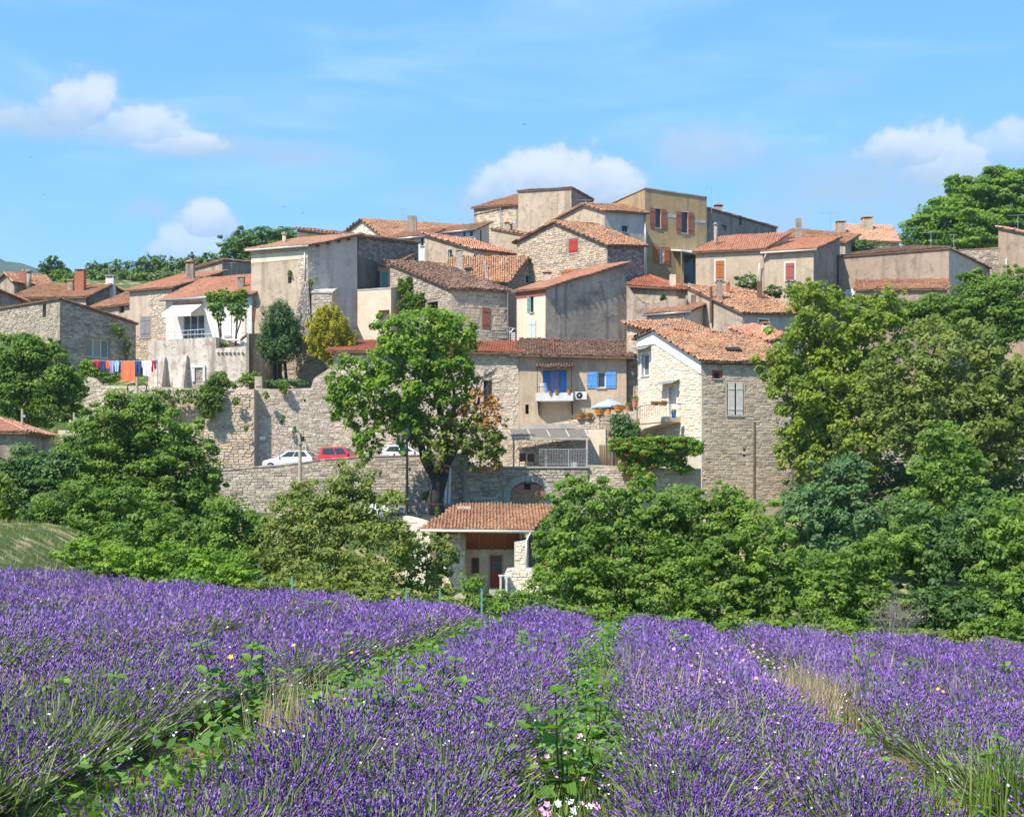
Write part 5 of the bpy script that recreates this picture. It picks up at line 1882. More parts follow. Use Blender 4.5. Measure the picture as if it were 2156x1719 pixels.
mb = MB(); mb.lathe((c.x, c.y, zt + .3), [(.228, 0), (.24, .04), (.24, .1), (.2, .1)], 12); obj('band', mb, M['brick_red'], root)

upright_wall('lower_terrace_wall', 'pale rubble terrace wall right of the arched cellar beneath the flowering creeper', [(1238.3, 98.1), (1476, 98.4)], [(1238, 978), (1275, 979), (1315, 981), (1400, 985), (1476, 986)], 'bed_warm', .6, stone='stone_warm', Ylo=1065, seed=14, size=(.15, .25))
# reed screen
a, b = px(1262, 975, 99.2), px(1302, 975, 99.2)
root = thing('reed_screen', 'brown reed screen fence right of the pergola', 'fence', ((a.x + b.x) / 2, 99.2, a.z - 1))
mb = MB(); n = 46
for i in range(n):
    x = a.x + (b.x - a.x) * i / n
    mb.tube([(x, 99.2 + random.uniform(-.02, .02), a.z - .4), (x + random.uniform(-.02, .02), 99.2, px(1280, 936 + random.uniform(-1, 2), 99.2).z)], .02, 4, random.random())
tag(obj('reeds', mb, M['pole_wood'], root), kind='stuff')
mb = MB(); mb.tube([(px(1289, 0, 99.1).x, 99.1, a.z - .4), (px(1289, 0, 99.1).x, 99.1, px(1289, 934, 99.1).z)], .04, 6); obj('post', mb, M['greymetal'], root)
mb = MB()
root = thing('shaded_rock_bank', 'rubble bank at the right end of the pergola behind the reed screen', 'wall', px(1262, 990, 101.5))
upright_wall('terrace_step_wall', 'pale rendered steps wall between the pergola and the dark iron gate', [(1238, 102.6), (1275, 102.2)], [(1238, 908), (1262, 903), (1275, 903)], 'pl_cream', .5)
bpy.data.objects.remove(root)
# iron gate
a, b = px(1263, 900, 104.6), px(1286, 900, 104.6)
root = thing('iron_gate', 'dark iron gate between the stone terrace walls', 'gate', ((a.x + b.x) / 2, 104.6, a.z - .6))
zt2 = px(1270, 872, 104.6).z
for x in (a.x, b.x):
    mb = MB(); mb.box((x - .03, 104.57, a.z - .8), (x + .03, 104.63, zt2)); obj('gate_post', mb, M['black'], root)
for i in range(1, 9):
    x = a.x + (b.x - a.x) * i / 9
    mb = MB(); mb.box((x - .012, 104.588, a.z - .6), (x + .012, 104.612, zt2 - .1)); obj('bar', mb, M['black'], root)
for z in (a.z - .5, (a.z + zt2) / 2, zt2 - .12):
    mb = MB(); mb.box((a.x + .03, 104.58, z), (b.x - .03, 104.62, z + .04)); obj('rail', mb, M['black'], root)

# ---- retaining walls above and below the road
upright_wall('high_retaining_wall', 'high cream stone retaining wall above the parked cars', [(536, 110.6), (706, 111)],
             [(536, 792), (551, 792), (552, 818), (600, 819), (655, 816), (660, 797), (690, 777), (701, 771), (706, 770)], 'bed_warm', 1.0, base=3.8, stone='stone_warm', Ylo=990, seed=15, holes=((590, 885, 595, 890), (640, 840, 644, 846)), size=(.14, .25))
upright_wall('left_retaining_wall', 'grey dry-stone retaining wall with stepped top left of the high cream wall', [(392, 110.2), (535, 109.6)],
             [(392, 896), (420, 882), (454, 881), (458, 867), (478, 824), (500, 820), (535, 819)], 'bed_warm', 1.0, base=1.6, stone='stone_mixed', Ylo=1000, seed=16, size=(.16, .27), wide=(.25, .65), proud=(.04, .1))
upright_wall('garden_retaining_wall', 'pale garden retaining wall with ivy below the washing line', [(176, 112.5), (480, 111.6)],
             [(176, 800), (186, 793), (200, 795), (214, 811), (300, 812), (400, 817), (480, 822)], 'bed_warm', .9, base=5, stone='stone_warm', Ylo=905, seed=17, size=(.14, .24))
upright_wall('road_parapet_wall', 'long grey stone wall holding up the road with the parked cars', [(462, 103.4), (980, 99.0)],
             [(462, 991), (520, 986), (606, 979), (674, 969), (762, 962), (886, 958), (980, 957)], 'bed_grey', .7, base=-1.0, stone='stone_grey', Ylo=1090, seed=18, holes=((730, 1013, 736, 1020), (860, 985, 865, 990)), size=(.14, .24), wide=(.22, .6), cope='stone_grey')
upright_wall('meadow_wall', 'pale stone wall at left beside the little tiled roofs', [(122, 92), (160, 90)], [(122, 905), (140, 908), (160, 913)], 'bed_warm', .6, base=2, stone='stone_warm', Ylo=985, seed=19)
upright_wall('ramp_wall', 'low pale stone wall dropping from the railing towards the low house', [(848, 93.2), (905, 91.0)], [(848, 1085), (870, 1090), (895, 1098), (905, 1104)], 'bed_white', .5, base=-5, stone='stone_white', Ylo=1135, seed=20)
upright_wall('hedge_back_wall', 'shaded rubble wall seen between the chestnut trunks on the right', [(1668, 101), (2200, 99)], [(1668, 950), (1800, 945), (2000, 940), (2200, 940)], 'bed_shade', .6, base=-4, stone='stone_grey', Ylo=1090, seed=22, singles=False)

# road behind the parapet
mb = MB()
p0, p1 = px(440, 990, 104.3), px(990, 962, 100)
za, zb = p0.z - .28, p1.z - .3
mb.hexa([Vector((p0.x - 2, 104.6, za - .3)), Vector((p1.x, 99.6, zb - .3)), Vector((p1.x, 110.8, zb - .3)), Vector((p0.x - 2, 111.2, za - .3))], [Vector((p0.x - 2, 104.6, za)), Vector((p1.x, 99.6, zb)), Vector((p1.x, 110.8, zb)), Vector((p0.x - 2, 111.2, za))])
o = obj('road', mb, plain('asphalt', (0.10, 0.095, 0.09), .9, .2)); tag(o, kind='structure')


def road_z(x):
    return za + (zb - za) * (x - (p0.x - 2)) / (p1.x - p0.x + 2)


# ---- low house at the field edge
zfl = px(1040, 1236, 88.5).z
e0, e1 = px(881, 1114.5, 85.2), px(1121, 1117, 85.0)
r0, r1 = px(965, 1060.5, 92.3), px(1174, 1064, 92.0)
root = thing('low_house', 'low stone house at the field edge with a big tiled porch roof and red door', 'house', (px(1000, 0, 88).x, 88, zfl - .5))
pl = Plane(e0, e1, r0)
rp = [(e0.x, e0.y), (e1.x, e1.y), (r1.x, r1.y), (r0.x, r0.y)]
mb = MB()
mb.hexa([Vector((x, y, pl.z(x, y) - .12)) for x, y in rp], [Vector((x, y, pl.z(x, y))) for x, y in rp])
rf = obj('roof', mb, M['tile_bed'], root)
lay_tiles(rp, pl, rf, M['tile_old'], True, random.Random(77), lift=.005)
mb = MB(); mb.tube([e0 + Vector((-.35, -.1, -.05)), e1 + Vector((.1, -.1, -.05))], .085, 8); obj('gutter', mb, M['offwhite'], root, True)
lh = House('left_wing', '', [(931, 87.2), (980, 86.8), (984, 91)], [Plane(*[Vector((x, y, pl.z(x, y) - .13)) for x, y in rp[:3]])], ['bed_warm', 'pl_cream', 'bed_warm', 'bed_warm'], None, roof=False, seed=71)
lh.stones(0, 'stone_white', 1240, 1115, True); lh.build()
lb = House('back', '', [(978, 88.5), (1092, 88.1)], [Plane(*[Vector((x, y, pl.z(x, y) - .13)) for x, y in rp[:3]])], 'pl_cream', None, depth=3.4, roof=False, seed=72)
lb.window(0, (992, 1173, 1009, 1207), 'redwood', 'glass', mull=0, fw=.09)
lb.door(0, (1032, 1169, 1056.5, 1236), 'red', 'concrete', .2, pane='glass_pale')
lb.stones(0, 'stone_white', 1240, 1115, True, size=(.2, .3), wide=(.3, .6), proud=(.01, .025)); lb.build()
lr = House('right_pier', '', [(1083, 84.5), (1107, 84.3), (1112, 87.5)], [Plane(px(1083, 1140, 84.5), px(1107, 1136, 84.3), px(1112, 1130, 87.5))], 'bed_white', None, roof=False, seed=73)
lr.stones(0, 'stone_white', 1240, 1136, True, size=(.16, .26)); lr.stones(1, 'stone_white', 1240, 1130, False); lr.build()
ls = House('side', '', [(1112, 89.6), (1178, 88.2)], [Plane(*[Vector((x, y, pl.z(x, y) - .13)) for x, y in rp[:3]])], 'pl_grey', None, depth=3, roof=False, seed=74)
ls.build()
for hh in (lh, lb, lr, ls):
    dlt = hh.root.location - root.location
    for ch in list(hh.root.children):
        ch.parent = root
        ch.location = dlt
    bpy.data.objects.remove(hh.root)
# red-stained boards under the porch roof: they slope down to the back wall
A0, A1 = px(979, 1120, 86.3), px(1095, 1120, 86.1)
B0, B1 = px(979, 1156, 88.4), px(1091, 1156, 88.0)
for i in range(10):
    k0, k1 = i / 10 + .004, (i + 1) / 10 - .004
    q = [A0.lerp(B0, k0), A1.lerp(B1, k0), A1.lerp(B1, k1), A0.lerp(B0, k1)]
    mb = MB(); mb.hexa([p + Vector((0, 0, .0)) for p in q], [p + Vector((0, 0, .03)) for p in q]); obj('ceiling_board', mb, M['redwood'], root)
for i in range(5):
    t = .02 + i / 4 * .96
    mb = MB(); mb.tube([A0.lerp(A1, t) + Vector((0, -.02, -.05)), B0.lerp(B1, t) + Vector((0, -.05, -.05))], .05, 5); obj('rafter', mb, M['rust'], root)
mb = MB(); mb.prism([px(935, 1117, 86), px(975, 1117, 86), px(960, 1124, 86), px(935, 1125, 86)], (0, .25, 0)); obj('beam_end', mb, M['redwood'], root)
mb = MB(); mb.tube([e1 + Vector((-.1, -.1, -.1)), px(1112, 1130, 84.6), px(1108, 1138, 84.1), px(1108, 1192, 84.1)], .055, 8); obj('downpipe', mb, M['offwhite'], root, True)
mb = MB(); a = px(963, 1065, 91.2); b = px(992, 1080, 91.2); mb.box((a.x, 90.6, b.z - .5), (b.x, 91.8, a.z)); cs = obj('chimney_stub', mb, M['bed_white'], root)
mb = MB(); mb.box((px(1030, 0, 87).x, 86.6, zfl - .4), (px(1085, 0, 87).x, 87.9, zfl - .02)); obj('doorstep', mb, M['concrete'], root)
upright_wall('porch_side_wall', 'low white stone wall stepping down in front of the red door', [(1062, 84.0), (1162, 83.5)], [(1062, 1208), (1068, 1195), (1083, 1194), (1162, 1196)], 'bed_white', .5, base=px(1060, 1260, 86).z, stone='stone_white', seed=23)
c = px(1062, 1209, 84.4)
root = thing('stone_table', 'small white stone bench by the red door', 'bench', (c.x - .1, 83.6, zfl - .2))
mb = MB(); mb.box((c.x - .35, 83.4, c.z - .06), (c.x + .25, 83.85, c.z + .02)); obj('seat', mb, M['pl_white'], root)
for x in (c.x - .22, c.x + .12):
    mb = MB(); mb.box((x - .06, 83.4, zfl - .3), (x + .06, 83.8, c.z - .061)); obj('leg', mb, M['pl_white'], root)

# ---- small roofs at the left edge
h = House('edge_cottage', 'grey cottage with an orange roof cut by the left edge', [(-40, 79), (53, 79)], [Plane(px(-40, 911, 79), px(53, 911, 79), px(0, 884, 82.5)), Plane(px(53, 911, 79), px(53, 911, 79) + Vector((0, 4, 0)), px(-6, 884, 82.5))], 'pl_grey', 'tile_orange', depth=5, over=.3, seed=75, singles=True)
h.build()
h = House('edge_shed', 'tiny tiled shed beside the edge cottage', [(52, 84), (80, 83.4)], shed(px(52, 944, 84), px(80, 948, 83.4), px(60, 928, 87)), 'pl_grey', 'tile_old', depth=3.6, over=.2, seed=76)
h.build()

# ================================================================== vegetation
L_MID = leafy('leaf_mid', (0.066, 0.127, 0.018), (0.138, 0.237, 0.029), (0.259, 0.358, 0.050), .42)
L_YEL = leafy('leaf_yellowish', (0.088, 0.143, 0.013), (0.193, 0.270, 0.024), (0.341, 0.396, 0.044), .42)
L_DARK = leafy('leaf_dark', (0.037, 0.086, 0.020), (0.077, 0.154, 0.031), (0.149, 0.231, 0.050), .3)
L_BLUE = leafy('leaf_bluish', (0.042, 0.097, 0.033), (0.088, 0.171, 0.051), (0.171, 0.259, 0.083), .3)
L_BRIGHT = leafy('leaf_bright', (0.075, 0.160, 0.013), (0.160, 0.281, 0.022), (0.281, 0.396, 0.040), .42)
L_GOLD = leafy('leaf_golden', (0.13, 0.15, 0.010), (0.38, 0.36, 0.022), (0.68, 0.58, 0.045), .3)
L_AUT = leafy('leaf_autumn', (0.22, 0.12, 0.025), (0.40, 0.17, 0.035), (0.56, 0.30, 0.08), .4)
L_OLIVE = leafy('leaf_olive', (0.083, 0.127, 0.018), (0.171, 0.226, 0.035), (0.319, 0.352, 0.083), .4)
L_PINE = leafy('leaf_pine', (0.044, 0.101, 0.013), (0.090, 0.182, 0.020), (0.160, 0.259, 0.033), .25)
L_FAR = leafy('leaf_far', (0.077, 0.138, 0.031), (0.127, 0.204, 0.046), (0.198, 0.264, 0.066), .3)


LEAF_N = 17.0


def unit(n, rng):
    v = rng.normal(size=(n, 3))
    return v / np.linalg.norm(v, axis=1, keepdims=True)


def leaf_quads(c, nrm, L, rng, aspect=0.55, tang=None):
    n = len(c)
    r = rng.normal(size=(n, 3)) if tang is None else tang
    t = r - nrm * np.sum(r * nrm, 1, keepdims=True)
    t /= np.linalg.norm(t, axis=1, keepdims=True) + 1e-9
    b = np.cross(nrm, t)
    L = L[:, None]
    v = np.stack([c - t * L * .5, c + b * L * aspect * .5 + t * L * .05, c + t * L * .5, c - b * L * aspect * .5 + t * L * .05], 1).reshape(-1, 3)
    f = np.arange(n * 4).reshape(n, 4)
    return v, f


def crown(name, parent, blobs, mat, density=1.0, size=0.2, seed=0, clump=0.36, fill=0.22, flat=0.75, aspect=0.6, droop=0.0, hue=0.5, kind=None, up=0.55):
    """leaf-sized faces gathered in clumps over a set of rounded masses.  blobs: (X, Y, d, rx, ry[, depth radius in m])"""
    rng = np.random.default_rng(seed)
    C, N, T, S = [], [], [], []
    for b in blobs:
        X, Y, d, rx, ry = b[:5]
        c = np.array(px(X, Y, d)); R = np.array([rx / F * d, b[5] if len(b) > 5 else (rx + ry) / 2 / F * d, ry / F * d])
        area = R[0] * R[2] * math.pi
        n = int(density * area * LEAF_N / (size * size))
        m = max(5, int(2.4 / clump ** 2))
        dirs = unit(m, rng)
        dirs[:, 1] = np.where(dirs[:, 1] > .45, -dirs[:, 1], dirs[:, 1])
        rad = rng.uniform(.60, .98, m)
        out = rng.uniform(0, 1, m) < .22
        rad = np.where(out, rng.uniform(.95, 1.2, m), rad)
        cc = dirs * rad[:, None]                   # clump centres in the unit ball
        ct = rng.uniform(0, 1, m)
        cr = clump * rng.uniform(.7, 1.25, m) * np.where(out, .55, 1)
        k = rng.integers(0, m, int(n * (1 - fill)))
        dv = unit(len(k), rng)
        rr = rng.uniform(.35, 1, len(k)) ** .6
        p = cc[k] + dv * (cr[k] * rr)[:, None] * np.array([1, 1, flat])
        nn = dv * .7 + np.array([-.38, -.36, up + .1]) + rng.normal(size=dv.shape) * .42
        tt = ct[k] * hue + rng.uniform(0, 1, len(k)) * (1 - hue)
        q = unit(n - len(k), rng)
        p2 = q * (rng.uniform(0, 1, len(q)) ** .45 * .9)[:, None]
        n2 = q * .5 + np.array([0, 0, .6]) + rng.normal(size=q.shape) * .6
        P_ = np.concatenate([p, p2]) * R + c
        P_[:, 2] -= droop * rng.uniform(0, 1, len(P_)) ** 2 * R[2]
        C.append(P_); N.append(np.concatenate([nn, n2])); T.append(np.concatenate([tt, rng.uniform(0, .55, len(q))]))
        S.append(size * 1.12 * rng.uniform(.5, 1.45, len(P_)))
    C, N, T, S = map(np.concatenate, (C, N, T, S))
    N /= np.linalg.norm(N, axis=1, keepdims=True)
    v, f = leaf_quads(C, N, S, rng, aspect)
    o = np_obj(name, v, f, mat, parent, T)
    if kind:
        o['kind'] = kind
    return o


def limbs(name, parent, paths, mat=None):
    mb = MB()
    for pts, r0, r1 in paths:
        n = len(pts)
        rr = [r0 + (r1 - r0) * i / (n - 1) for i in range(n)]
        # a little irregularity
        q = [Vector(p) + Vector((random.gauss(0, .25 * r1), random.gauss(0, .25 * r1), 0)) if 0 < i < n - 1 else Vector(p) for i, p in enumerate(pts)]
        mb.tube(q, rr, 7)
    return obj(name, mb, mat or M['bark'], parent, True)


def plant(name, label, cat, base, blobs, mat, trunk=None, group=None, tr_mat=None, crown_name='crown', **kw):
    """base = (X, Y, d) foot of the plant"""
    b = px(*base)
    root = thing(name, label, cat, b, group)
    crown(crown_name, root, blobs, mat, **kw)
    if trunk is None:
        # stem with forks up into the masses
        top = blobs[0]
        paths = []
        fork = b.lerp(px(top[0], top[1], top[2]), .45)
        hgt = max(.05, (px(top[0], top[1], top[2]) - b).length)
        paths.append(([b - Vector((0, 0, .4)), b.lerp(fork, .5), fork], .028 * hgt, .02 * hgt))
        for q in blobs[:5]:
            e = px(q[0], q[1], q[2])
            paths.append(([fork, fork.lerp(e, .5) + Vector((0, 0, .06 * hgt)), e], .016 * hgt, .005 * hgt))
        limbs('trunk', root, paths, tr_mat)
    else:
        limbs('trunk', root, trunk, tr_mat)
    return root


# ---- the big chestnut in front of the long house
d = 96
root = thing('chestnut_tree', 'large chestnut tree with a dark forked trunk, partly browned, in front of the long house', 'tree', px(922, 1082, d))
crown('crown', root, [(900, 692, d, 88, 50, 2.3), (845, 705, d, 62, 50, 1.9), (945, 722, d, 66, 66, 2), (880, 760, d - .3, 98, 66, 2.5), (745, 785, d - .8, 50, 44, 1.4), (768, 835, d - .8, 74, 58, 1.8), (838, 825, d - .8, 78, 58, 2.1),
                      (733, 850, d - .5, 40, 48, 1.2), (905, 840, d - .6, 74, 66, 2.1), (780, 905, d - .8, 36, 50, 1.1), (772, 945, d - .8, 22, 30, .7), (862, 905, d - .6, 54, 50, 1.4), (940, 795, d, 60, 62, 1.8), (820, 760, d - .4, 50, 44, 1.5)],
      L_BRIGHT, 0.62, .25, 101, clump=.28, fill=.10, aspect=.62, droop=.12)
crown('yellowing_foliage', root, [(915, 905, d - .9, 56, 40, 1.2), (925, 950, d - 1, 36, 40, .9), (1005, 915, d - .6, 46, 42, 1.2), (1018, 960, d - .7, 40, 36, 1), (970, 900, d - .6, 34, 60, 1.2), (1040, 935, d - .6, 30, 30, .8)],
      L_OLIVE, 0.5, .27, 102, clump=.33, fill=.06, aspect=.6, droop=.15)
crown('autumn_foliage', root, [(1000, 850, d - .6, 48, 34, 1), (1030, 875, d - .6, 34, 40, .8), (965, 870, d - .6, 24, 20, .7), (1035, 985, d - .8, 22, 18, .6), (930, 985, d - 1, 20, 12, .5)], L_AUT, 0.26, .26, 103, clump=.3, fill=.1, aspect=.55)
V = lambda X, Y, dd=d: px(X, Y, dd)
limbs('trunk', root, [([V(922, 1090), V(921, 1050), V(924, 1015), V(928, 1002)], .56, .50), ([V(920, 1008), V(905, 985), V(893, 965), V(885, 930), V(868, 890), V(850, 820), V(845, 740)], .40, .06),
                      ([V(930, 1005), V(938, 970), V(940, 930), V(925, 860), V(905, 780), V(893, 700)], .42, .07), ([V(936, 985), V(965, 930), V(985, 890), V(1005, 860), V(1012, 820)], .30, .06),
                      ([V(885, 930), V(840, 880), V(790, 840), V(745, 800)], .18, .04), ([V(940, 930), V(960, 850), V(945, 760)], .2, .05)], M['bark_dark'])
mb = MB()
rr = random.Random(9)


def twig(mb, p, dr, L, r, depth):
    q = p + dr * L
    mid = p.lerp(q, .5) + Vector((rr.gauss(0, .06), rr.gauss(0, .06), rr.gauss(0, .05))) * L
    mb.tube([p, mid, q], (r, r * .8, r * .55), 4)
    if depth:
        for _ in range(3):
            d2 = (dr + Vector((rr.gauss(0, .55), rr.gauss(0, .4), rr.gauss(.12, .45)))).normalized()
            twig(mb, p.lerp(q, rr.uniform(.45, 1)), d2, L * rr.uniform(.55, .8), r * .55, depth - 1)


twig(mb, V(1000, 860), Vector((.1, -.1, 1)), 1.7, .09, 4)
twig(mb, V(1006, 840), Vector((.6, -.1, .8)), 1.5, .06, 3)
twig(mb, V(985, 830), Vector((-.2, -.1, 1)), 1.5, .06, 3)
obj('bare_branches', mb, M['twig'], root)

# ---- conifers in the garden above the retaining wall
plant('dark_cypress', 'dark blue-green rounded conifer left of the golden one in the hanging garden', 'tree', (590, 800, 114), [(590, 690, 114, 43, 52, 1.5), (597, 735, 114, 46, 36, 1.6), (575, 720, 114, 34, 52, 1.2), (590, 655, 114, 22, 24, .8), (615, 700, 114, 26, 38, 1)], L_BLUE,
      trunk=[([px(588, 806, 114), px(590, 760, 114)], .22, .16), ([px(577, 806, 114.2), px(580, 760, 114.2)], .18, .12), ([px(603, 806, 114.1), px(600, 760, 114.1)], .14, .1)], tr_mat=M['bark_dark'], density=1.5, size=.17, seed=111, clump=.22, fill=.45, flat=1.6, aspect=.35, up=.9)
plant('golden_conifer', 'rounded golden-yellow conifer beside the dark one in the hanging garden', 'tree', (697, 790, 113.4), [(697, 700, 113.4, 50, 50, 1.7), (690, 672, 113.4, 32, 30, 1.1), (720, 715, 113.4, 32, 36, 1.1), (672, 712, 113.4, 30, 38, 1.1), (697, 740, 113.4, 36, 26, 1.2)], L_GOLD,
      density=1.5, size=.16, seed=112, clump=.2, fill=.4, flat=1.5, aspect=.35, up=.9)
plant('garden_shrubs', 'low grey-green lavender bushes at the foot of the dark cypress', 'shrub', (590, 806, 112), [(568, 806, 112, 14, 8), (605, 805, 112, 26, 9), (630, 806, 112, 18, 7)], L_BLUE, density=.9, size=.12, seed=113)
plant('hanging_plant', 'green plant hanging over the edge of the high retaining wall', 'shrub', (596, 820, 110.3), [(597, 815, 110.3, 10, 14), (590, 806, 111, 16, 8)], L_MID, density=.8, size=.13, seed=114)

# ---- ivies and creepers
plant('house_ivy', 'ivy climbing over the gable of the squared-stone house', 'climber', (868, 660, 120.2), [(868, 640, 120.0, 30, 24, .35), (860, 612, 120.5, 20, 26, .3), (884, 632, 119.4, 16, 20, .3), (845, 600, 121, 8, 16, .2), (862, 592, 120.5, 10, 12, .2)], L_MID, density=1.1, size=.17, seed=121, fill=.5, clump=.3)
plant('wall_ivy', 'dense ivy mass hanging over the garden retaining wall left of the road', 'climber', (445, 880, 109.2), [(440, 850, 109.2, 26, 30, .5), (462, 808, 110, 26, 26, .7), (450, 830, 109.6, 24, 30, .5), (430, 830, 110.8, 20, 22, .5)], L_MID, density=1.1, size=.17, seed=122, fill=.35)
plant('trailing_creeper', 'thin creeper trailing over the garden retaining wall under the washing line', 'climber', (360, 870, 111), [(345, 845, 111, 22, 26, .4), (375, 840, 111, 20, 20, .35), (400, 835, 111, 20, 18, .35), (330, 830, 111, 20, 18, .4), (365, 868, 111, 18, 12, .4)], L_MID, density=.45, size=.16, seed=123)
plant('stone_house_creeper', 'sparse creeper on the dark side of the dry-stone house', 'climber', (262, 745, 122.4), [(268, 735, 122.6, 8, 26, .3), (254, 698, 121.9, 14, 14, .3), (240, 686, 121.3, 10, 7, .25)], L_YEL, density=.5, size=.16, seed=124)
plant('flowering_creeper', 'broad bright green trumpet creeper with orange flowers on the lower terrace wall', 'climber', (1370, 990, 97.4), [(1302, 936, 97.4, 20, 16, .6), (1335, 931, 97.4, 26, 14, .6), (1372, 930, 97.4, 26, 13, .6), (1408, 930, 97.4, 26, 13, .6), (1446, 930, 97.4, 26, 13, .6), (1318, 945, 97.4, 30, 24, .8), (1355, 945, 97.4, 36, 24, .8), (1395, 943, 97.4, 36, 22, .9), (1432, 943, 97.4, 36, 22, .9), (1462, 942, 97.4, 22, 20, .7), (1335, 975, 97.4, 30, 28, .6), (1345, 1000, 97.2, 20, 18, .5), (1420, 968, 97.4, 32, 20, .5), (1375, 968, 97.4, 28, 18, .6), (1440, 985, 97.5, 18, 12, .4)], L_BRIGHT, trunk=[([px(1370, 1040, 97.6), px(1372, 960, 97.5)], .05, .03)], density=1.7, size=.15, seed=125, fill=.5, clump=.42)
mb = MB()
for X, Y in ((1300, 940), (1325, 935), (1312, 955), (1353, 958), (1340, 978), (1362, 1000), (1440, 932), (1325, 990), (1395, 936), (1375, 980), (1308, 968), (1408, 950), (1335, 1010), (1352, 990), (1318, 1003)):
    p = px(X + random.uniform(-4, 4), Y + random.uniform(-4, 4), 96.5)
    for _ in range(3):
        q = p + Vector((random.gauss(0, .09), random.gauss(0, .05), random.gauss(0, .08)))
        mb.lathe(q, [(.02, -.06), (.05, 0), (.09, .05)], 5, random.random())
obj('flowers', mb, plain('trumpet_orange', (0.75, 0.13, 0.02), .7), bpy.data.objects['flowering_creeper'])
plant('dark_bush', 'dark green bush beneath the parasol beside the iron gate', 'shrub', (1315, 945, 103.6), [(1315, 905, 103.4, 32, 34, 1.1), (1300, 890, 103.6, 16, 18, .7), (1330, 915, 103.2, 22, 24, .9)], L_DARK, density=1.0, size=.17, seed=126)
for X, Y, dd, rx, ry, lab in ((829, 1045, 99.2, 10, 16, 'small round bush growing out of the road wall left of the black lamp post'), (896, 1045, 98.9, 9, 14, 'small wispy bush growing out of the road wall beside the chestnut trunk'), (496, 845, 109.1, 10, 8, 'tuft of weeds on the top of the stepped grey retaining wall'),
                           (560, 832, 109.9, 7, 8, 'tiny tuft near the left end of the high cream retaining wall'), (596, 880, 110, 5, 9, 'tiny tuft halfway up the high cream retaining wall'), (620, 905, 110, 5, 8, 'tiny tuft behind the street lamp on the high cream retaining wall'), (519, 900, 109, 6, 7, 'small tuft at the corner of the two retaining walls'), (610, 575, 118.6, 5, 6, 'little weed above the small window of the tower house'),
                           (598, 592, 119.3, 8, 5, 'weed patch under the window of the tower house'), (655, 594, 117.2, 6, 8, 'weed on top of the dark stone buttress'), (735, 878, 110.3, 5, 12, 'brown tuft on the high cream wall left of the chestnut')):
    plant('wall_weed', lab, 'plant', (X, Y + ry, dd), [(X, Y, dd, rx, ry, .25)], L_MID, trunk=[([px(X, Y + ry, dd + .2), px(X, Y, dd)], .02, .01)], group='weeds growing on walls', density=.8, size=.12, seed=int(X))

# ---- left side trees
plant('left_garden_tree', 'spreading light green tree at the left edge below the dry-stone house', 'tree', (80, 905, 101), [(60, 775, 101, 82, 62, 2.9), (10, 800, 101, 76, 76, 2.7), (115, 800, 100.5, 64, 54, 2.3), (70, 842, 100, 100, 46, 2.7), (40, 740, 101, 62, 38, 2.1), (100, 752, 101, 48, 38, 1.7), (148, 835, 100, 36, 42, 1.4), (90, 870, 99.5, 70, 30, 1.6)], L_MID, density=.8, size=.21, seed=131, clump=.3, fill=.18)
plant('hedge_behind_laundry', 'bright green bush behind the washing line', 'shrub', (195, 806, 113.5), [(190, 772, 113.5, 24, 16), (205, 785, 113.5, 28, 14), (180, 785, 113.5, 16, 16), (238, 795, 113.4, 20, 12)], L_BRIGHT, density=.9, size=.16, seed=132)
plant('broad_left_tree', 'broad dark green tree in front of the left retaining walls', 'tree', (270, 1150, 74), [(270, 900, 74, 98, 66, 2.5), (205, 930, 73.5, 80, 66, 2.2), (345, 930, 73.5, 82, 66, 2.2), (275, 985, 73, 130, 66, 2.7), (395, 985, 73.5, 76, 66, 2.1), (165, 990, 73, 78, 58, 2.1), (375, 1050, 73, 84, 62, 2.1), (432, 1010, 73.5, 38, 42, 1.3), (280, 855, 74, 78, 34, 1.9), (255, 1060, 73, 116, 66, 2.3), (430, 1075, 73, 50, 50, 1.5)],
      L_MID, density=.8, size=.165, seed=133, clump=.28, fill=.18, hue=.6)
plant('left_thicket', 'rounded thicket at the lower left in front of the broad tree', 'shrub', (180, 1160, 66), [(150, 1060, 66, 88, 64, 1.9), (225, 1065, 65.5, 80, 66, 1.8), (108, 1100, 65.5, 50, 54, 1.4), (300, 1095, 65.5, 80, 66, 1.8), (200, 1125, 64.5, 112, 46, 1.8), (260, 1150, 63, 80, 50, 1.6), (370, 1120, 64, 70, 60, 1.6), (420, 1150, 63, 50, 50, 1.3)], L_MID, density=.8, size=.14, seed=134, clump=.26, fill=.2)
plant('edge_thicket', 'dark thicket under the edge cottage at the left edge', 'shrub', (40, 1100, 70), [(55, 1000, 70, 60, 60, 1.5), (98, 1012, 70, 54, 62, 1.4), (18, 1030, 70, 60, 60, 1.5), (60, 1062, 69, 76, 44, 1.5), (20, 985, 71, 34, 34, 1), (110, 1075, 68, 50, 50, 1.4), (130, 985, 70, 40, 40, 1.1)], L_DARK, density=.8, size=.18, seed=135, hue=.6)
plant('fig_bush', 'yellow-green large-leaved bush at the left edge above the meadow', 'shrub', (10, 1100, 64), [(5, 1040, 64, 34, 50, .9), (18, 1075, 64, 22, 24, .7)], L_YEL, density=.7, size=.24, seed=136)
plant('bright_hedge', 'bright green low hedge along the top of the lavender at left', 'hedge', (330, 1225, 52), [(185, 1165, 50, 68, 32, 1.0), (265, 1182, 49.5, 78, 36, 1.1), (350, 1182, 48.5, 76, 42, 1.1), (435, 1192, 48, 78, 40, 1.1), (500, 1210, 47, 52, 34, .9), (390, 1220, 46, 70, 26, .9)], L_BRIGHT, density=.85, size=.13, seed=137, clump=.28, fill=.3, hue=.6)
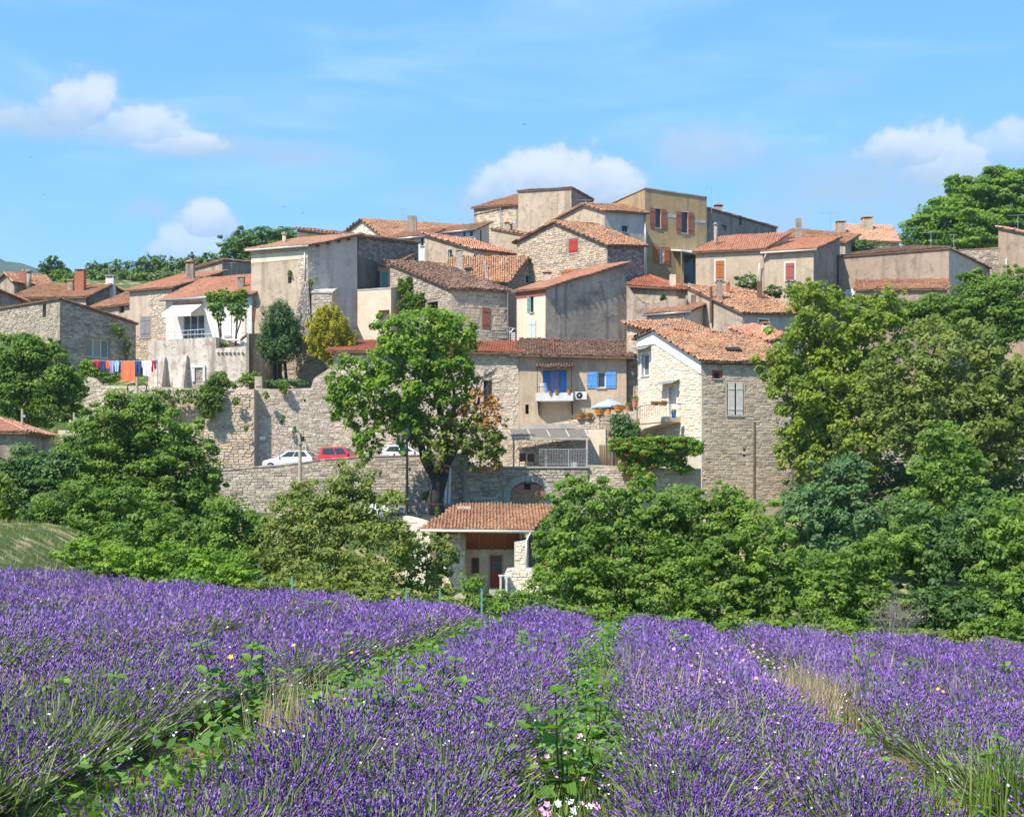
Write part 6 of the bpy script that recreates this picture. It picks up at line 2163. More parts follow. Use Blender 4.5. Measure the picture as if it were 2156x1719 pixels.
plant('shade_tree', 'small dark tree between the broad left tree and the leafy walnut', 'tree', (490, 1220, 62), [(490, 1085, 62, 56, 54, 1.5), (500, 1145, 61.5, 54, 60, 1.4), (465, 1120, 61.5, 40, 56, 1.2), (525, 1195, 60.5, 44, 46, 1.1), (470, 1190, 60, 44, 40, 1.1), (545, 1130, 61.5, 30, 44, .9)], L_MID, density=.8, size=.14, seed=138, hue=.6)
plant('walnut_tree', 'leafy tree with pale edged leaves standing before the road wall', 'tree', (710, 1250, 62), [(705, 1050, 62, 88, 58, 1.9), (742, 1012, 62, 58, 46, 1.3), (632, 1075, 61.5, 84, 60, 1.8), (785, 1085, 61.5, 80, 60, 1.7), (700, 1120, 61, 132, 66, 2.3), (600, 1155, 60.5, 60, 72, 1.5), (812, 1155, 60.5, 66, 70, 1.6), (700, 1195, 59.5, 130, 58, 2.1), (770, 1230, 58, 70, 36, 1.5), (630, 1230, 58, 70, 36, 1.5)],
      L_OLIVE, density=.62, size=.17, seed=139, clump=.27, fill=.14, aspect=.5, hue=.35, droop=.08)
plant('small_walnut', 'smaller leafy tree left of the low house porch', 'tree', (900, 1245, 64), [(895, 1160, 64, 52, 46, 1.1), (928, 1180, 63.5, 44, 42, .9), (875, 1210, 63, 52, 46, 1.1), (915, 1240, 62, 46, 30, .9)], L_OLIVE, density=.6, size=.19, seed=140, clump=.3, fill=.14, aspect=.5)
plant('field_edge_scrub', 'low mixed scrub along the field edge in front of the walnut', 'shrub', (740, 1262, 44), [(600, 1245, 46, 54, 26, .8), (680, 1250, 45, 60, 26, .8), (760, 1256, 44, 64, 26, .8), (840, 1262, 43, 60, 26, .8), (915, 1268, 42, 52, 24, .7), (545, 1240, 46, 44, 24, .7), (975, 1278, 41, 44, 20, .6)], L_OLIVE, density=.8, size=.12, seed=141, fill=.35)
plant('porch_palm', 'small bright palm-like shrub in front of the porch window', 'shrub', (995, 1262, 78), [(992, 1225, 78, 28, 22, .8), (985, 1240, 78, 24, 18, .7), (1005, 1240, 78, 20, 20, .6)], L_BRIGHT, density=.7, size=.26, seed=142, aspect=.28)
plant('small_cypress', 'slim dark cypress behind the porch roof corner of the low house', 'tree', (922, 1165, 92.2), [(922, 1100, 92.2, 8, 34, .35), (922, 1135, 92.2, 9, 34, .35), (922, 1078, 92.2, 5, 16, .25)], L_DARK, density=1.2, size=.12, seed=143, fill=.5, flat=1.4, up=.9, aspect=.4)
plant('edge_scrub_right', 'scrub with yellow weeds at the foot of the ash thicket near the red door', 'shrub', (1060, 1290, 46), [(1010, 1268, 44, 48, 22, .6), (1075, 1268, 43, 54, 32, .8), (1130, 1282, 42, 58, 32, .8), (1190, 1300, 42, 54, 26, .7), (1040, 1290, 41, 46, 20, .6)], L_MID, density=.8, size=.12, seed=144, fill=.35)

# ---- right-hand trees
plant('ash_thicket_one', 'dense green ash tree just right of the low house', 'tree', (1240, 1300, 47), [(1240, 1075, 47, 86, 62, 1.7), (1190, 1135, 46.5, 74, 72, 1.5), (1300, 1090, 47, 66, 66, 1.4), (1240, 1175, 46, 104, 72, 1.8), (1170, 1230, 45, 70, 66, 1.4), (1285, 1235, 45, 86, 66, 1.6), (1215, 1030, 47.5, 38, 36, .8), (1230, 1300, 44, 90, 42, 1.3), (1310, 1310, 44, 60, 40, 1.2)],
      L_MID, density=.82, size=.115, seed=151, clump=.26, fill=.2, hue=.6)
plant('ash_thicket_two', 'dense green ash tree with feathery edges left of the wooden pole', 'tree', (1420, 1320, 47), [(1420, 1070, 47, 82, 56, 1.6), (1470, 1105, 47, 80, 60, 1.5), (1370, 1130, 46.5, 76, 70, 1.5), (1450, 1180, 46, 98, 70, 1.7), (1380, 1245, 45, 84, 64, 1.6), (1480, 1255, 45, 80, 62, 1.6), (1400, 1315, 44, 84, 38, 1.3), (1490, 1320, 44, 70, 36, 1.2), (1350, 1020, 47.2, 30, 30, .8)],
      L_MID, density=.82, size=.115, seed=152, clump=.26, fill=.2, hue=.6)
plant('ash_thicket_three', 'dense green ash tree with a shadowed foot below the wooden pole', 'tree', (1600, 1330, 46), [(1580, 1115, 46, 86, 66, 1.6), (1625, 1185, 45.5, 78, 68, 1.5), (1540, 1190, 45.5, 70, 66, 1.4), (1600, 1250, 45, 88, 56, 1.6), (1535, 1060, 46.5, 44, 44, 1), (1665, 1245, 45, 46, 56, 1.1), (1560, 1310, 44, 70, 34, 1.2), (1645, 1315, 44, 56, 32, 1.1)],
      L_MID, density=.82, size=.115, seed=153, clump=.26, fill=.2, hue=.6)
plant('bluish_tree', 'grey-blue leaved small tree between the ash trees and the chestnuts', 'tree', (1740, 1250, 66), [(1740, 1040, 66, 76, 66, 1.9), (1775, 1000, 66, 54, 44, 1.3), (1695, 1090, 65.5, 66, 58, 1.6), (1770, 1110, 65.5, 70, 66, 1.7), (1730, 1165, 65, 74, 56, 1.6), (1700, 1220, 64, 60, 50, 1.5)], L_BLUE, density=.8, size=.18, seed=154, clump=.26, fill=.22)
plant('great_chestnut', 'great horse chestnut with drooping yellow-green leaves beside the tall stone side wall', 'tree', (1745, 1110, 91), [(1740, 690, 92, 92, 76, 2.9), (1675, 745, 91.5, 78, 74, 2.3), (1790, 745, 91.5, 88, 74, 2.5), (1712, 625, 92.5, 60, 36, 1.7), (1652, 800, 91, 56, 58, 1.8), (1720, 830, 90.5, 98, 74, 2.9), (1805, 830, 90.5, 74, 78, 2.3), (1690, 900, 90.5, 62, 60, 1.8), (1775, 920, 90, 82, 66, 2.3), (1665, 950, 90.5, 40, 46, 1.3), (1720, 975, 90, 60, 50, 1.8), (1800, 985, 90, 60, 40, 1.8), (1838, 705, 91.5, 62, 56, 2.1), (1812, 655, 92.5, 46, 34, 1.6), (1860, 650, 104, 50, 44, 1.8)],
      L_YEL, density=.72, size=.25, seed=155, clump=.24, fill=.12, droop=.1, aspect=.55)
plant('second_chestnut', 'broad olive-green horse chestnut at the right, paler than its neighbour', 'tree', (1985, 1110, 87), [(1985, 740, 88, 118, 78, 3.5), (1895, 790, 87.5, 88, 78, 2.7), (2075, 790, 87.5, 98, 82, 3.1), (1950, 850, 87, 118, 78, 3.3), (2060, 880, 86.5, 108, 78, 3.1), (1880, 885, 86.5, 66, 72, 2.1), (2145, 840, 87, 66, 90, 2.3), (2130, 935, 86.5, 70, 70, 2.1), (1990, 940, 86, 90, 60, 2.7), (2080, 960, 86, 70, 50, 2)],
      L_OLIVE, density=.74, size=.25, seed=156, clump=.22, fill=.12, droop=.1, aspect=.55)
plant('upper_right_thicket', 'green thicket of young trees in front of the brown roughcast house', 'tree', (1960, 760, 106), [(1990, 660, 106, 85, 46, 2.4), (2060, 640, 106, 82, 52, 2.4), (2120, 640, 106, 66, 66, 2), (1900, 670, 106, 60, 42, 1.7), (1850, 660, 106, 42, 34, 1.3), (2050, 600, 106.5, 40, 34, 1.2), (2100, 690, 105.5, 80, 50, 2.2), (2140, 590, 106.5, 40, 30, 1.2)], L_MID, density=1.15, size=.2, seed=157, clump=.28, fill=.25)
plant('summit_tree', 'big bright green tree on the right skyline behind the brown house', 'tree', (2030, 545, 168), [(2110, 385, 172, 66, 36, 3), (2060, 420, 171, 80, 40, 3.6), (1985, 455, 169, 70, 42, 3.2), (1935, 490, 168, 48, 36, 2.4), (2030, 480, 168, 90, 44, 4), (2120, 450, 171, 72, 52, 3.4), (2010, 510, 167, 90, 26, 3.4), (2020, 395, 171, 34, 26, 2)], L_BRIGHT, density=1.6, size=.34, seed=158, clump=.30, fill=.3, hue=.6)
plant('feathery_tree', 'light green feathery tree in front of the olive chestnut at right', 'tree', (1990, 1140, 69), [(1985, 930, 69, 60, 46, 1.6), (1990, 985, 68.5, 78, 58, 1.9), (1960, 1040, 68, 72, 52, 1.7), (2030, 1040, 68, 62, 52, 1.6)], L_MID, density=.75, size=.17, seed=159, clump=.24, fill=.2, hue=.4)
plant('right_hedge_one', 'light green hedge bush right of the ash thicket along the field', 'shrub', (1800, 1345, 41), [(1790, 1205, 41, 80, 58, 1.3), (1855, 1165, 41.5, 78, 52, 1.3), (1745, 1275, 40.5, 64, 52, 1.1), (1830, 1275, 40.5, 74, 58, 1.2), (1900, 1150, 42, 54, 54, 1.1), (1780, 1325, 39.5, 84, 28, .9), (1720, 1200, 42, 34, 48, .8)], L_MID, density=.85, size=.105, seed=160, clump=.25, fill=.25, hue=.6)
plant('right_hedge_two', 'darker green hedge bush behind the dry grey brushwood', 'shrub', (1970, 1350, 41), [(1960, 1175, 42, 78, 72, 1.6), (2035, 1155, 42, 72, 72, 1.5), (1965, 1275, 40.5, 66, 58, 1.2), (2025, 1290, 40, 70, 52, 1.2), (1920, 1100, 43, 50, 50, 1.1), (2050, 1090, 43, 60, 50, 1.2)], L_DARK, density=.8, size=.11, seed=161, clump=.25, fill=.25, hue=.7)
plant('right_hedge_three', 'green hedge bush at the right edge of the field', 'shrub', (2110, 1370, 39.5), [(2110, 1150, 41, 76, 88, 1.5), (2100, 1255, 40, 80, 68, 1.4), (2155, 1200, 40.5, 56, 96, 1.2), (2085, 1325, 39, 72, 36, 1), (2155, 1325, 38.5, 50, 40, .9), (2130, 1080, 42, 60, 46, 1.2)], L_MID, density=.85, size=.11, seed=162, clump=.25, fill=.25, hue=.6)
plant('yellow_scrub', 'yellowish scrub at the hedge foot near the right edge', 'shrub', (1960, 1350, 37.5), [(1930, 1335, 37.5, 42, 16, .5), (2010, 1338, 37.5, 42, 16, .5), (2090, 1350, 37, 52, 14, .5), (1760, 1330, 38.5, 40, 14, .5)], L_OLIVE, density=.9, size=.1, seed=163, fill=.4)
root = thing('dry_brushwood', 'dry grey-brown leafless brushwood in the right hedge', 'shrub', px(1885, 1345, 38.6))
mb = MB(); rr = random.Random(31)
for _ in range(26):
    p = px(rr.uniform(1868, 1908), 1345, 38.6 + rr.uniform(-.3, .4))
    twig(mb, p, Vector((rr.gauss(0, .35), rr.gauss(0, .2), 1)).normalized(), rr.uniform(.5, .8), .010, 2)
obj('twigs', mb, M['twig'], root)

for X, Y, dd, rx, ry, lab in ((1720, 1010, 95, 60, 50, 'dark leaves added for the shade below the great chestnut'), (1850, 1000, 94, 90, 56, 'dark leaves added for the shade between the two great chestnuts'), (2020, 1010, 93, 100, 60, 'dark leaves added for the shade below the olive chestnut'), (2130, 1020, 92, 60, 60, 'dark leaves added for the shade at the right edge below the olive chestnut'), (1900, 1080, 85, 110, 50, 'low dark leaves added for the shade behind the feathery tree'), (2090, 1075, 84, 100, 50, 'low dark leaves added for the shade behind the right hedge')):
    plant('shade_leaves', lab, 'shrub', (X, Y + ry * 1.4, dd), [(X, Y, dd, rx, ry), (X - rx * .6, Y + ry * .5, dd, rx * .6, ry * .8), (X + rx * .6, Y + ry * .5, dd, rx * .6, ry * .8)], L_DARK, group='dark leaves added for the shade below the chestnuts at right', density=.5, size=.24, seed=int(X) + 3, clump=.28, fill=.25)  # dark foliage added to cover the wall and stand in for shade

# ---- skyline trees
plant('umbrella_pine', 'wide umbrella pine on the skyline behind the tower house', 'tree', (560, 575, 205), [(560, 505, 205, 70, 27, 4.5), (612, 500, 205, 52, 20, 4), (515, 516, 205, 50, 32, 4), (493, 535, 205, 30, 30, 2.5), (575, 522, 204, 66, 28, 4), (530, 545, 204, 40, 26, 3)], L_PINE, density=1.0, size=.4, seed=171, clump=.22, fill=.3, aspect=.45)
hill = [(112, 562, 30, 22, L_DARK), (165, 580, 26, 14, L_FAR), (205, 568, 26, 18, L_FAR), (240, 566, 26, 20, L_FAR), (275, 572, 26, 22, L_FAR), (305, 560, 22, 22, L_FAR), (335, 555, 26, 20, L_FAR), (372, 562, 26, 22, L_FAR), (405, 552, 24, 18, L_FAR), (440, 548, 26, 18, L_FAR), (150, 598, 30, 14, L_BRIGHT), (135, 572, 16, 14, L_FAR), (222, 585, 34, 16, L_FAR), (300, 588, 40, 18, L_FAR), (380, 585, 40, 18, L_FAR), (470, 560, 26, 24, L_FAR)]
hill_lab = ['dark conifer standing highest on the left wooded skyline', 'low tree right of the dark conifer on the left skyline', 'round tree left of the white chimney on the wooded skyline', 'tree just above the white chimney on the wooded skyline', 'tree just right of the white chimney on the wooded skyline',
            'tree on the skyline above the shutter house roof end', 'feathery tree midway along the left wooded skyline', 'tree left of the tiled chimney of the shutter house', 'tree just behind the tiled chimney of the shutter house', 'tree above the dark rear house parapet',
            'bright green bush between the brick chimney and the far roofs', 'small tree at the right foot of the dark conifer', 'lower tree behind the long weathered roof', 'lower tree behind the shutter house roof', 'lower tree under the tiled chimney on the wooded slope', 'tree at the left foot of the umbrella pine']
for (X, Y, rx, ry, mt), lab in zip(hill, hill_lab):
    dd = 150 if mt is L_BRIGHT else random.uniform(235, 262)
    plant('hill_tree', lab, 'tree', (X, Y + ry * 1.6, dd), [(X, Y, dd, rx * .8, ry), (X - rx * .5, Y + ry * .5, dd, rx * .6, ry * .8), (X + rx * .5, Y + ry * .45, dd, rx * .6, ry * .85), (X, Y + ry, dd, rx, ry * .8)], mt, group='trees on the wooded skyline at left', density=.8, size=.45, seed=int(X) + 5, clump=.34, fill=.25)
for i, X in enumerate((130, 185, 235, 285, 330, 375, 420, 465)):
    plant('slope_tree', ('lower slope tree ' + ('under the dark conifer at left', 'behind the brick chimney', 'left below the white chimney', 'right below the white chimney', 'above the left end of the shutter roof', 'above the middle of the shutter roof', 'left below the tiled chimney', 'below the umbrella pine')[i]), 'tree', (X, 625, 215), [(X, 590, 215, 34, 22), (X - 16, 600, 215, 24, 20), (X + 16, 603, 215, 24, 18)], L_FAR if i % 3 else L_MID, group='trees low on the wooded slope at left', density=.85, size=.42, seed=700 + i, clump=.32, fill=.3)
for X, Y, dd, rx, ry, mt, lab in ((1572, 596, 122.5, 26, 20, L_DARK, 'dark leafy sapling in front of the beige orange-shutter house'), (1625, 612, 122, 22, 12, L_DARK, 'low dark bush between the two beige shuttered houses'), (1672, 606, 121.5, 20, 18, L_DARK, 'dark sapling under the brick-red shutter'), (1700, 622, 110, 40, 22, L_YEL, 'yellow-green tree top under the dark right gable'), (1826, 520, 146, 40, 17, L_DARK, 'dark green bush beneath the mottled roof on the right skyline'),
                               (1437, 620, 126, 10, 20, L_DARK, 'small dark bush beside the white porch of the ochre house'), (1395, 625, 121.5, 6, 6, L_DARK, 'tiny bush near the stained plaster garden wall')):
    plant('village_bush', lab, 'shrub', (X, Y + ry * 1.3, dd), [(X, Y, dd, rx, ry), (X - rx * .5, Y + ry * .6, dd, rx * .6, ry * .6), (X + rx * .5, Y + ry * .6, dd, rx * .6, ry * .6)], mt, group='bushes among the upper houses', density=.7, size=.2, seed=int(X), clump=.3, fill=.2)
for X, lab in ((458, 'left of two slender potted trees on the villa terrace'), (500, 'right of two slender potted trees on the villa terrace')):
    b = px(X + (8 if X < 480 else -4), 722, 117.8)
    root = thing('terrace_tree', lab, 'tree', b, 'slender trees on the villa terrace')
    crown('crown', root, [(X, 640, 117.8, 22, 26, .9), (X - 10, 625, 117.8, 16, 14, .7), (X + 10, 622, 117.8, 17, 14, .7), (X + 4, 662, 117.8, 14, 18, .6)], L_BRIGHT, .75, .2, 180 + X, clump=.3, fill=.2)
    limbs('trunk', root, [([b - Vector((0, 0, .2)), b.lerp(px(X, 665, 117.8), .5), px(X, 665, 117.8)], .09, .07), ([b + Vector((0, 0, .5)), px(X + 6, 680, 117.8), px(X + 12, 650, 117.8)], .06, .04)], M['bark'])
plant('pine_top_bush', 'little bush beside the potted terrace trees', 'shrub', (478, 735, 116.2), [(472, 727, 116.2, 12, 8)], L_MID, density=.9, size=.14, seed=191)
for X in (545,):
    plant('garden_bush', 'bright green bush at the arched garden door', 'shrub', (505, 815, 113.8), [(520, 800, 113.5, 22, 14), (540, 795, 113.5, 14, 12), (490, 810, 112.8, 14, 8)], L_BRIGHT, density=.9, size=.15, seed=192)

# ================================================================== lavender field
def field_z(x, y):
    return ground_z(x, y)


LEAN = 0.0775          # rows and gaps run along x = x0 + LEAN y
ROWC = {0: (.80, .44), 1: (2.98, .40), 2: (5.15, .40), 3: (7.3, .40), 4: (9.45, .40), -1: (-1.25, .34), -2: (-3.52, .36), -3: (-5.65, .40), -4: (-7.7, .40), -5: (-9.65, .40), -6: (-11.75, .40), -7: (-13.85, .40)}
GAPC = {0: -.33, 1: 1.92, 2: 4.07, 3: 6.2, -1: -2.36, -2: -4.5, -3: -6.5, -4: -8.6}
M['stem'] = leafy('lavender_stem', (0.12, 0.155, 0.065), (0.21, 0.265, 0.11), (0.33, 0.38, 0.18), .35, .7)
M['base_leaf'] = leafy('lavender_leaf', (0.055, 0.078, 0.042), (0.11, 0.145, 0.075), (0.18, 0.22, 0.115), .3, .7)
M['spike'] = leafy('lavender_flower', (0.125, 0.055, 0.232), (0.243, 0.120, 0.425), (0.45, 0.285, 0.635), .25, .75)


def lavender_row(k, label):
    rng = np.random.default_rng(500 + k)
    xc0, half = ROWC[k]
    y = 3.4
    PC, PR, PH = [], [], []
    while y < 31:
        xc = xc0 + LEAN * y
        if abs(xc) < .40 * y + 2.2:
            for s in (-half, half):
                PC.append((xc + s + rng.normal(0, .06), y + rng.normal(0, .08) + s * .3))
                PR.append(rng.uniform(.35, .45)); PH.append(rng.uniform(.90, 1.12))
        y += .46
    if not PC:
        return
    PC = np.array(PC); PR = np.array(PR); PH = np.array(PH)
    root = thing('lavender_row', label, 'lavender row', (PC[0, 0], PC[0, 1], float(field_z(PC[0, 0], PC[0, 1]))), 'rows of lavender in the field')
    dist = PC[:, 1]
    per = np.interp(dist, [4, 8, 12, 20, 30], [440, 440, 390, 320, 250]).astype(int)
    idx = np.repeat(np.arange(len(PC)), per)
    n = len(idx)
    th = np.radians(60) * np.sqrt(rng.uniform(0, 1, n)) + rng.normal(0, .05, n)
    ph = rng.uniform(0, 2 * np.pi, n)
    dr = np.stack([np.sin(th) * np.cos(ph) + .10, np.sin(th) * np.sin(ph) - .02, np.cos(th)], 1)
    dr /= np.linalg.norm(dr, axis=1, keepdims=True)
    base = np.stack([PC[idx, 0] + rng.normal(0, .10, n), PC[idx, 1] + rng.normal(0, .10, n), np.zeros(n)], 1)
    base[:, 2] = field_z(base[:, 0], base[:, 1]) + .02
    L = PR[idx] * PH[idx] * rng.uniform(.78, 1.22, n)
    tip = base + dr * L[:, None]
    tip[:, 2] -= .05 * (np.sin(th) ** 2) * L
    dd = base[:, 1]
    ax = tip - base
    ax /= np.linalg.norm(ax, axis=1, keepdims=True)
    side = np.cross(ax, rng.normal(size=(n, 3))); side /= np.linalg.norm(side, axis=1, keepdims=True)
    side2 = np.cross(ax, side)
    # stems: thin blades from low in the plant to the flower
    w = (.0024 + .00028 * dd)[:, None]
    sk = rng.uniform(0, 1, n) < np.interp(dd, [5, 9, 18], [.8, .7, .35])
    w = w[sk]; sa = side[sk]
    s0 = (base + ax * (L * .30)[:, None])[sk]; s1 = (tip - ax * .03)[sk]
    v = np.stack([s0 - sa * w, s0 + sa * w, s1 + sa * w * .7, s1 - sa * w * .7], 1).reshape(-1, 3)
    ns = int(sk.sum())
    np_obj('stems', v, np.arange(ns * 4).reshape(ns, 4), M['stem'], root, rng.uniform(0, 1, ns))['kind'] = 'stuff'
    # flower spikes: whorled near by, plain spindles farther off
    sl = rng.uniform(.026, .052, n) * np.interp(dd, [5, 25], [1, 1.25]); sr = rng.uniform(.0050, .0078, n) * np.interp(dd, [5, 12, 28], [1, 1.15, 1.9])
    patch = .5 + .5 * np.sin(PC[idx, 0] * 1.3 + 2.1 * np.sin(PC[idx, 1] * .7)) * np.sin(PC[idx, 1] * .9 + k)
    tint = np.clip(.15 + .25 * patch + rng.normal(.18, .22, n), 0, 1)
    # some plants are past their bloom and show their stems
    bloom = np.clip(.72 + .34 * np.sin(PC[:, 0] * 1.9 + k) * np.sin(PC[:, 1] * 1.15 + .6 * k) + rng.normal(0, .16, len(PC)), .22, 1)
    if k == -2:
        bloom = np.where(PC[:, 1] < 9.5, bloom * .62, bloom)
    bloom = np.where(PC[:, 1] > 11, .45 + .6 * bloom, bloom + .1)
    bloom = np.minimum(bloom + .12, 1)
    keep = rng.uniform(0, 1, n) < bloom[idx] * np.where(th > .85, .72, 1)
    far = keep & (dd >= 13)
    m = int(far.sum())
    if m:
        w2 = (sr[far] * 1.35)[:, None]; l2 = sl[far][:, None]; mid = tip[far] + ax[far] * l2 * .4
        v = np.stack([tip[far], mid + side[far] * w2, tip[far] + ax[far] * l2, mid - side[far] * w2], 1).reshape(-1, 3)
        np_obj('flower_spikes', v, np.arange(m * 4).reshape(m, 4), M['spike'], root, tint[far])['kind'] = 'stuff'
    for sel, prof in ((keep & (dd < 7.8), ((.18, 1.0), (.36, .58), (.58, 1.02), (.80, .6))), (keep & (dd >= 7.8) & (dd < 13), ((.38, 1.0),))):
        m = int(sel.sum())
        if not m:
            continue
        t0 = tip[sel]; a = ax[sel]; u = side[sel]; q = side2[sel]; ll = sl[sel][:, None]; r = sr[sel][:, None]
        ring = [t0]
        for h, k2 in prof:
            for j in range(3):
                an = 2 * np.pi * j / 3 + h * 4
                ring.append(t0 + a * (ll * h) + (u * np.cos(an) + q * np.sin(an)) * r * k2)
        ring.append(t0 + a * ll)
        V_ = np.stack(ring, 1)
        cnt = V_.shape[1]
        fs = [(0, 1 + (j + 1) % 3, 1 + j) for j in range(3)]
        for lev in range(len(prof) - 1):
            for j in range(3):
                p1, p2, p3, p4 = 1 + lev * 3 + j, 1 + lev * 3 + (j + 1) % 3, 4 + lev * 3 + (j + 1) % 3, 4 + lev * 3 + j
                fs += [(p1, p2, p3), (p1, p3, p4)]
        fs += [(cnt - 4 + j, cnt - 4 + (j + 1) % 3, cnt - 1) for j in range(3)]
        fs = np.array(fs)
        Fc = (np.arange(m)[:, None, None] * cnt + fs[None]).reshape(-1, 3)
        tt = np.clip(np.repeat(tint[sel], len(fs)) + rng.normal(0, .12, len(Fc)), 0, 1)
        np_obj('flower_spikes', V_.reshape(-1, 3), Fc, M['spike'], root, tt)['kind'] = 'stuff'
    # grey-green leafy base
    nb = np.interp(dist, [4, 10, 20, 30], [420, 260, 110, 60]).astype(int)
    bi = np.repeat(np.arange(len(PC)), nb)
    m = len(bi)
    dv = unit(m, rng); dv[:, 2] = np.abs(dv[:, 2])
    rad = PR[bi] * rng.uniform(.25, .74, m)
    c = np.stack([PC[bi, 0], PC[bi, 1], np.zeros(m)], 1) + dv * rad[:, None]
    c[:, 2] = field_z(PC[bi, 0], PC[bi, 1]) + np.maximum(dv[:, 2] * rad, .02)
    nr = np.cross(dv, rng.normal(size=(m, 3))); nr /= np.linalg.norm(nr, axis=1, keepdims=True) + 1e-9
    v, f = leaf_quads(c, nr, rng.uniform(.10, .2, m) * np.interp(PC[bi, 1], [4, 30], [.8, 1.7]), rng, .10 if k < 99 else .2, dv + rng.normal(size=(m, 3)) * .25)
    np_obj('leaves', v, f, M['base_leaf'], root, rng.uniform(0, 1, m))['kind'] = 'stuff'


ROW_NAMES = {-1: 'lavender row in the centre foreground, left of the green weed gap', 0: 'lavender row just right of the green weed gap', 1: 'second lavender row to the right of the green weed gap', 2: 'third lavender row right of the green weed gap',
             3: 'fourth lavender row right of the green weed gap', 4: 'fifth lavender row right of the green weed gap', -2: 'second lavender row left of the green weed gap, with grassy stems at the left foreground', -3: 'third lavender row left of the green weed gap',
             -4: 'fourth lavender row left of the green weed gap', -5: 'fifth lavender row left of the green weed gap', -6: 'sixth lavender row left of the green weed gap', -7: 'farthest lavender row at the left, below the meadow'}
for k in range(-7, 5):
    lavender_row(k, ROW_NAMES[k])


# ---- weeds, grasses and small flowers in the gaps
def at_field(X, Y, up=0.0):
    """place on the soil seen at a picture point"""
    d = ray(X, Y)
    lo, hi = 3.0, 34.0
    for _ in range(50):
        m = (lo + hi) / 2
        p = EYEV + d * m
        if p.z > float(field_z(p.x, p.y)) + up:
            lo = m
        else:
            hi = m
    return EYEV + d * lo


def gap_x(k, y):
    return GAPC[k] + LEAN * y


def blades(name, pts, mat, hgt, width, seed, bend=.3, kind='stuff', parent=None, label=None, cat=None):
    rng = np.random.default_rng(seed)
    n = len(pts)
    a = rng.uniform(0, 2 * np.pi, n)
    lean = np.stack([np.cos(a), np.sin(a), np.zeros(n)], 1) * rng.uniform(.05, bend, n)[:, None]
    h = hgt * rng.uniform(.5, 1.25, n)
    upv = np.array([0, 0, 1.0])
    mid = pts + (lean * .35 + upv * .55) * h[:, None]
    tip = pts + (lean + upv * .95) * h[:, None]
    sd = np.stack([-np.sin(a), np.cos(a), np.zeros(n)], 1) * (width * rng.uniform(.6, 1.3, n))[:, None]
    v = np.stack([pts - sd, pts + sd, mid + sd * .7, mid - sd * .7, tip + sd * .1, tip - sd * .1], 1).reshape(-1, 3)
    i = np.arange(n)[:, None] * 6
    f = np.concatenate([i + np.array([[0, 1, 2, 3]]), i + np.array([[3, 2, 4, 5]])], 0)
    t = rng.uniform(0, 1, n)
    o = np_obj(name, v, f, mat, parent, np.concatenate([t, t]))
    return tag(o, label, cat, None, kind)


def gap_points(n, seed, ks, y0=4, y1=28, spread=.26, power=1.5):
    rng = np.random.default_rng(seed)
    y = y0 + (y1 - y0) * rng.uniform(0, 1, n) ** power
    k = rng.choice(ks, n)
    x = np.array([GAPC[int(q)] for q in k]) + LEAN * y + rng.normal(0, spread, n)
    ok = np.abs(x) < .42 * y + 1.5
    x, y = x[ok], y[ok]
    return np.stack([x, y, field_z(x, y)], 1)


M['grass_green'] = leafy('grass_green', (0.05, 0.10, 0.015), (0.11, 0.19, 0.03), (0.22, 0.29, 0.06))
M['grass_dry'] = leafy('grass_dry', (0.30, 0.22, 0.13), (0.46, 0.35, 0.22), (0.60, 0.48, 0.32), .3)
M['meadow'] = leafy('meadow_grass', (0.14, 0.17, 0.04), (0.26, 0.28, 0.08), (0.42, 0.38, 0.16), .4)
M['weed_leaf'] = leafy('weed_leaf', (0.06, 0.14, 0.02), (0.11, 0.23, 0.03), (0.19, 0.33, 0.055), .4, .5)
blades('gap_grass', gap_points(20000, 1, [0, 0, 0, -1, -1, -1, 1, -2, 2, -3]), M['grass_green'], .12, .006, 1, .6, label='short green weeds covering the soil between the lavender rows', cat='grass')


def low_leaves(name, label, pts, mat, size, hgt, seed):
    rng = np.random.default_rng(seed)
    n = len(pts)
    c = pts.copy()
    c[:, 2] += hgt * rng.uniform(.1, 1, n)
    nn = np.array([0, -.15, 1.0]) + rng.normal(size=(n, 3)) * .42
    nn /= np.linalg.norm(nn, axis=1, keepdims=True)
    v, f = leaf_quads(c, nn, size * rng.uniform(.6, 1.4, n), rng, .6)
    return tag(np_obj(name, v, f, mat, None, rng.uniform(0, 1, n)), label, 'weeds', None, 'stuff')


low_leaves('gap_weeds', 'leafy green weeds filling the gap between the two centre lavender rows', np.concatenate([gap_points(5200, 21, [0], 9.5, 27, .20, 1.0)]), M['weed_leaf'], .085, .34, 21)
low_leaves('side_weeds', 'scattered leafy weeds in the outer gaps of the lavender field', np.concatenate([gap_points(2600, 23, [-1], 6.5, 27, .22, 1.0), gap_points(1500, 24, [1, 2, -2], 8, 26, .22, 1.0)]), M['weed_leaf'], .08, .28, 22)


def patch(X, Y, up, rx, ry, n, seed):
    """ground points round the place whose plants, up metres tall, are seen at a picture point"""
    rng = np.random.default_rng(seed)
    c = at_field(X, Y, up)
    p = np.stack([c.x + rng.normal(0, rx, n), c.y + rng.normal(0, ry, n)], 1)
    return np.stack([p[:, 0], p[:, 1], field_z(p[:, 0], p[:, 1])], 1)


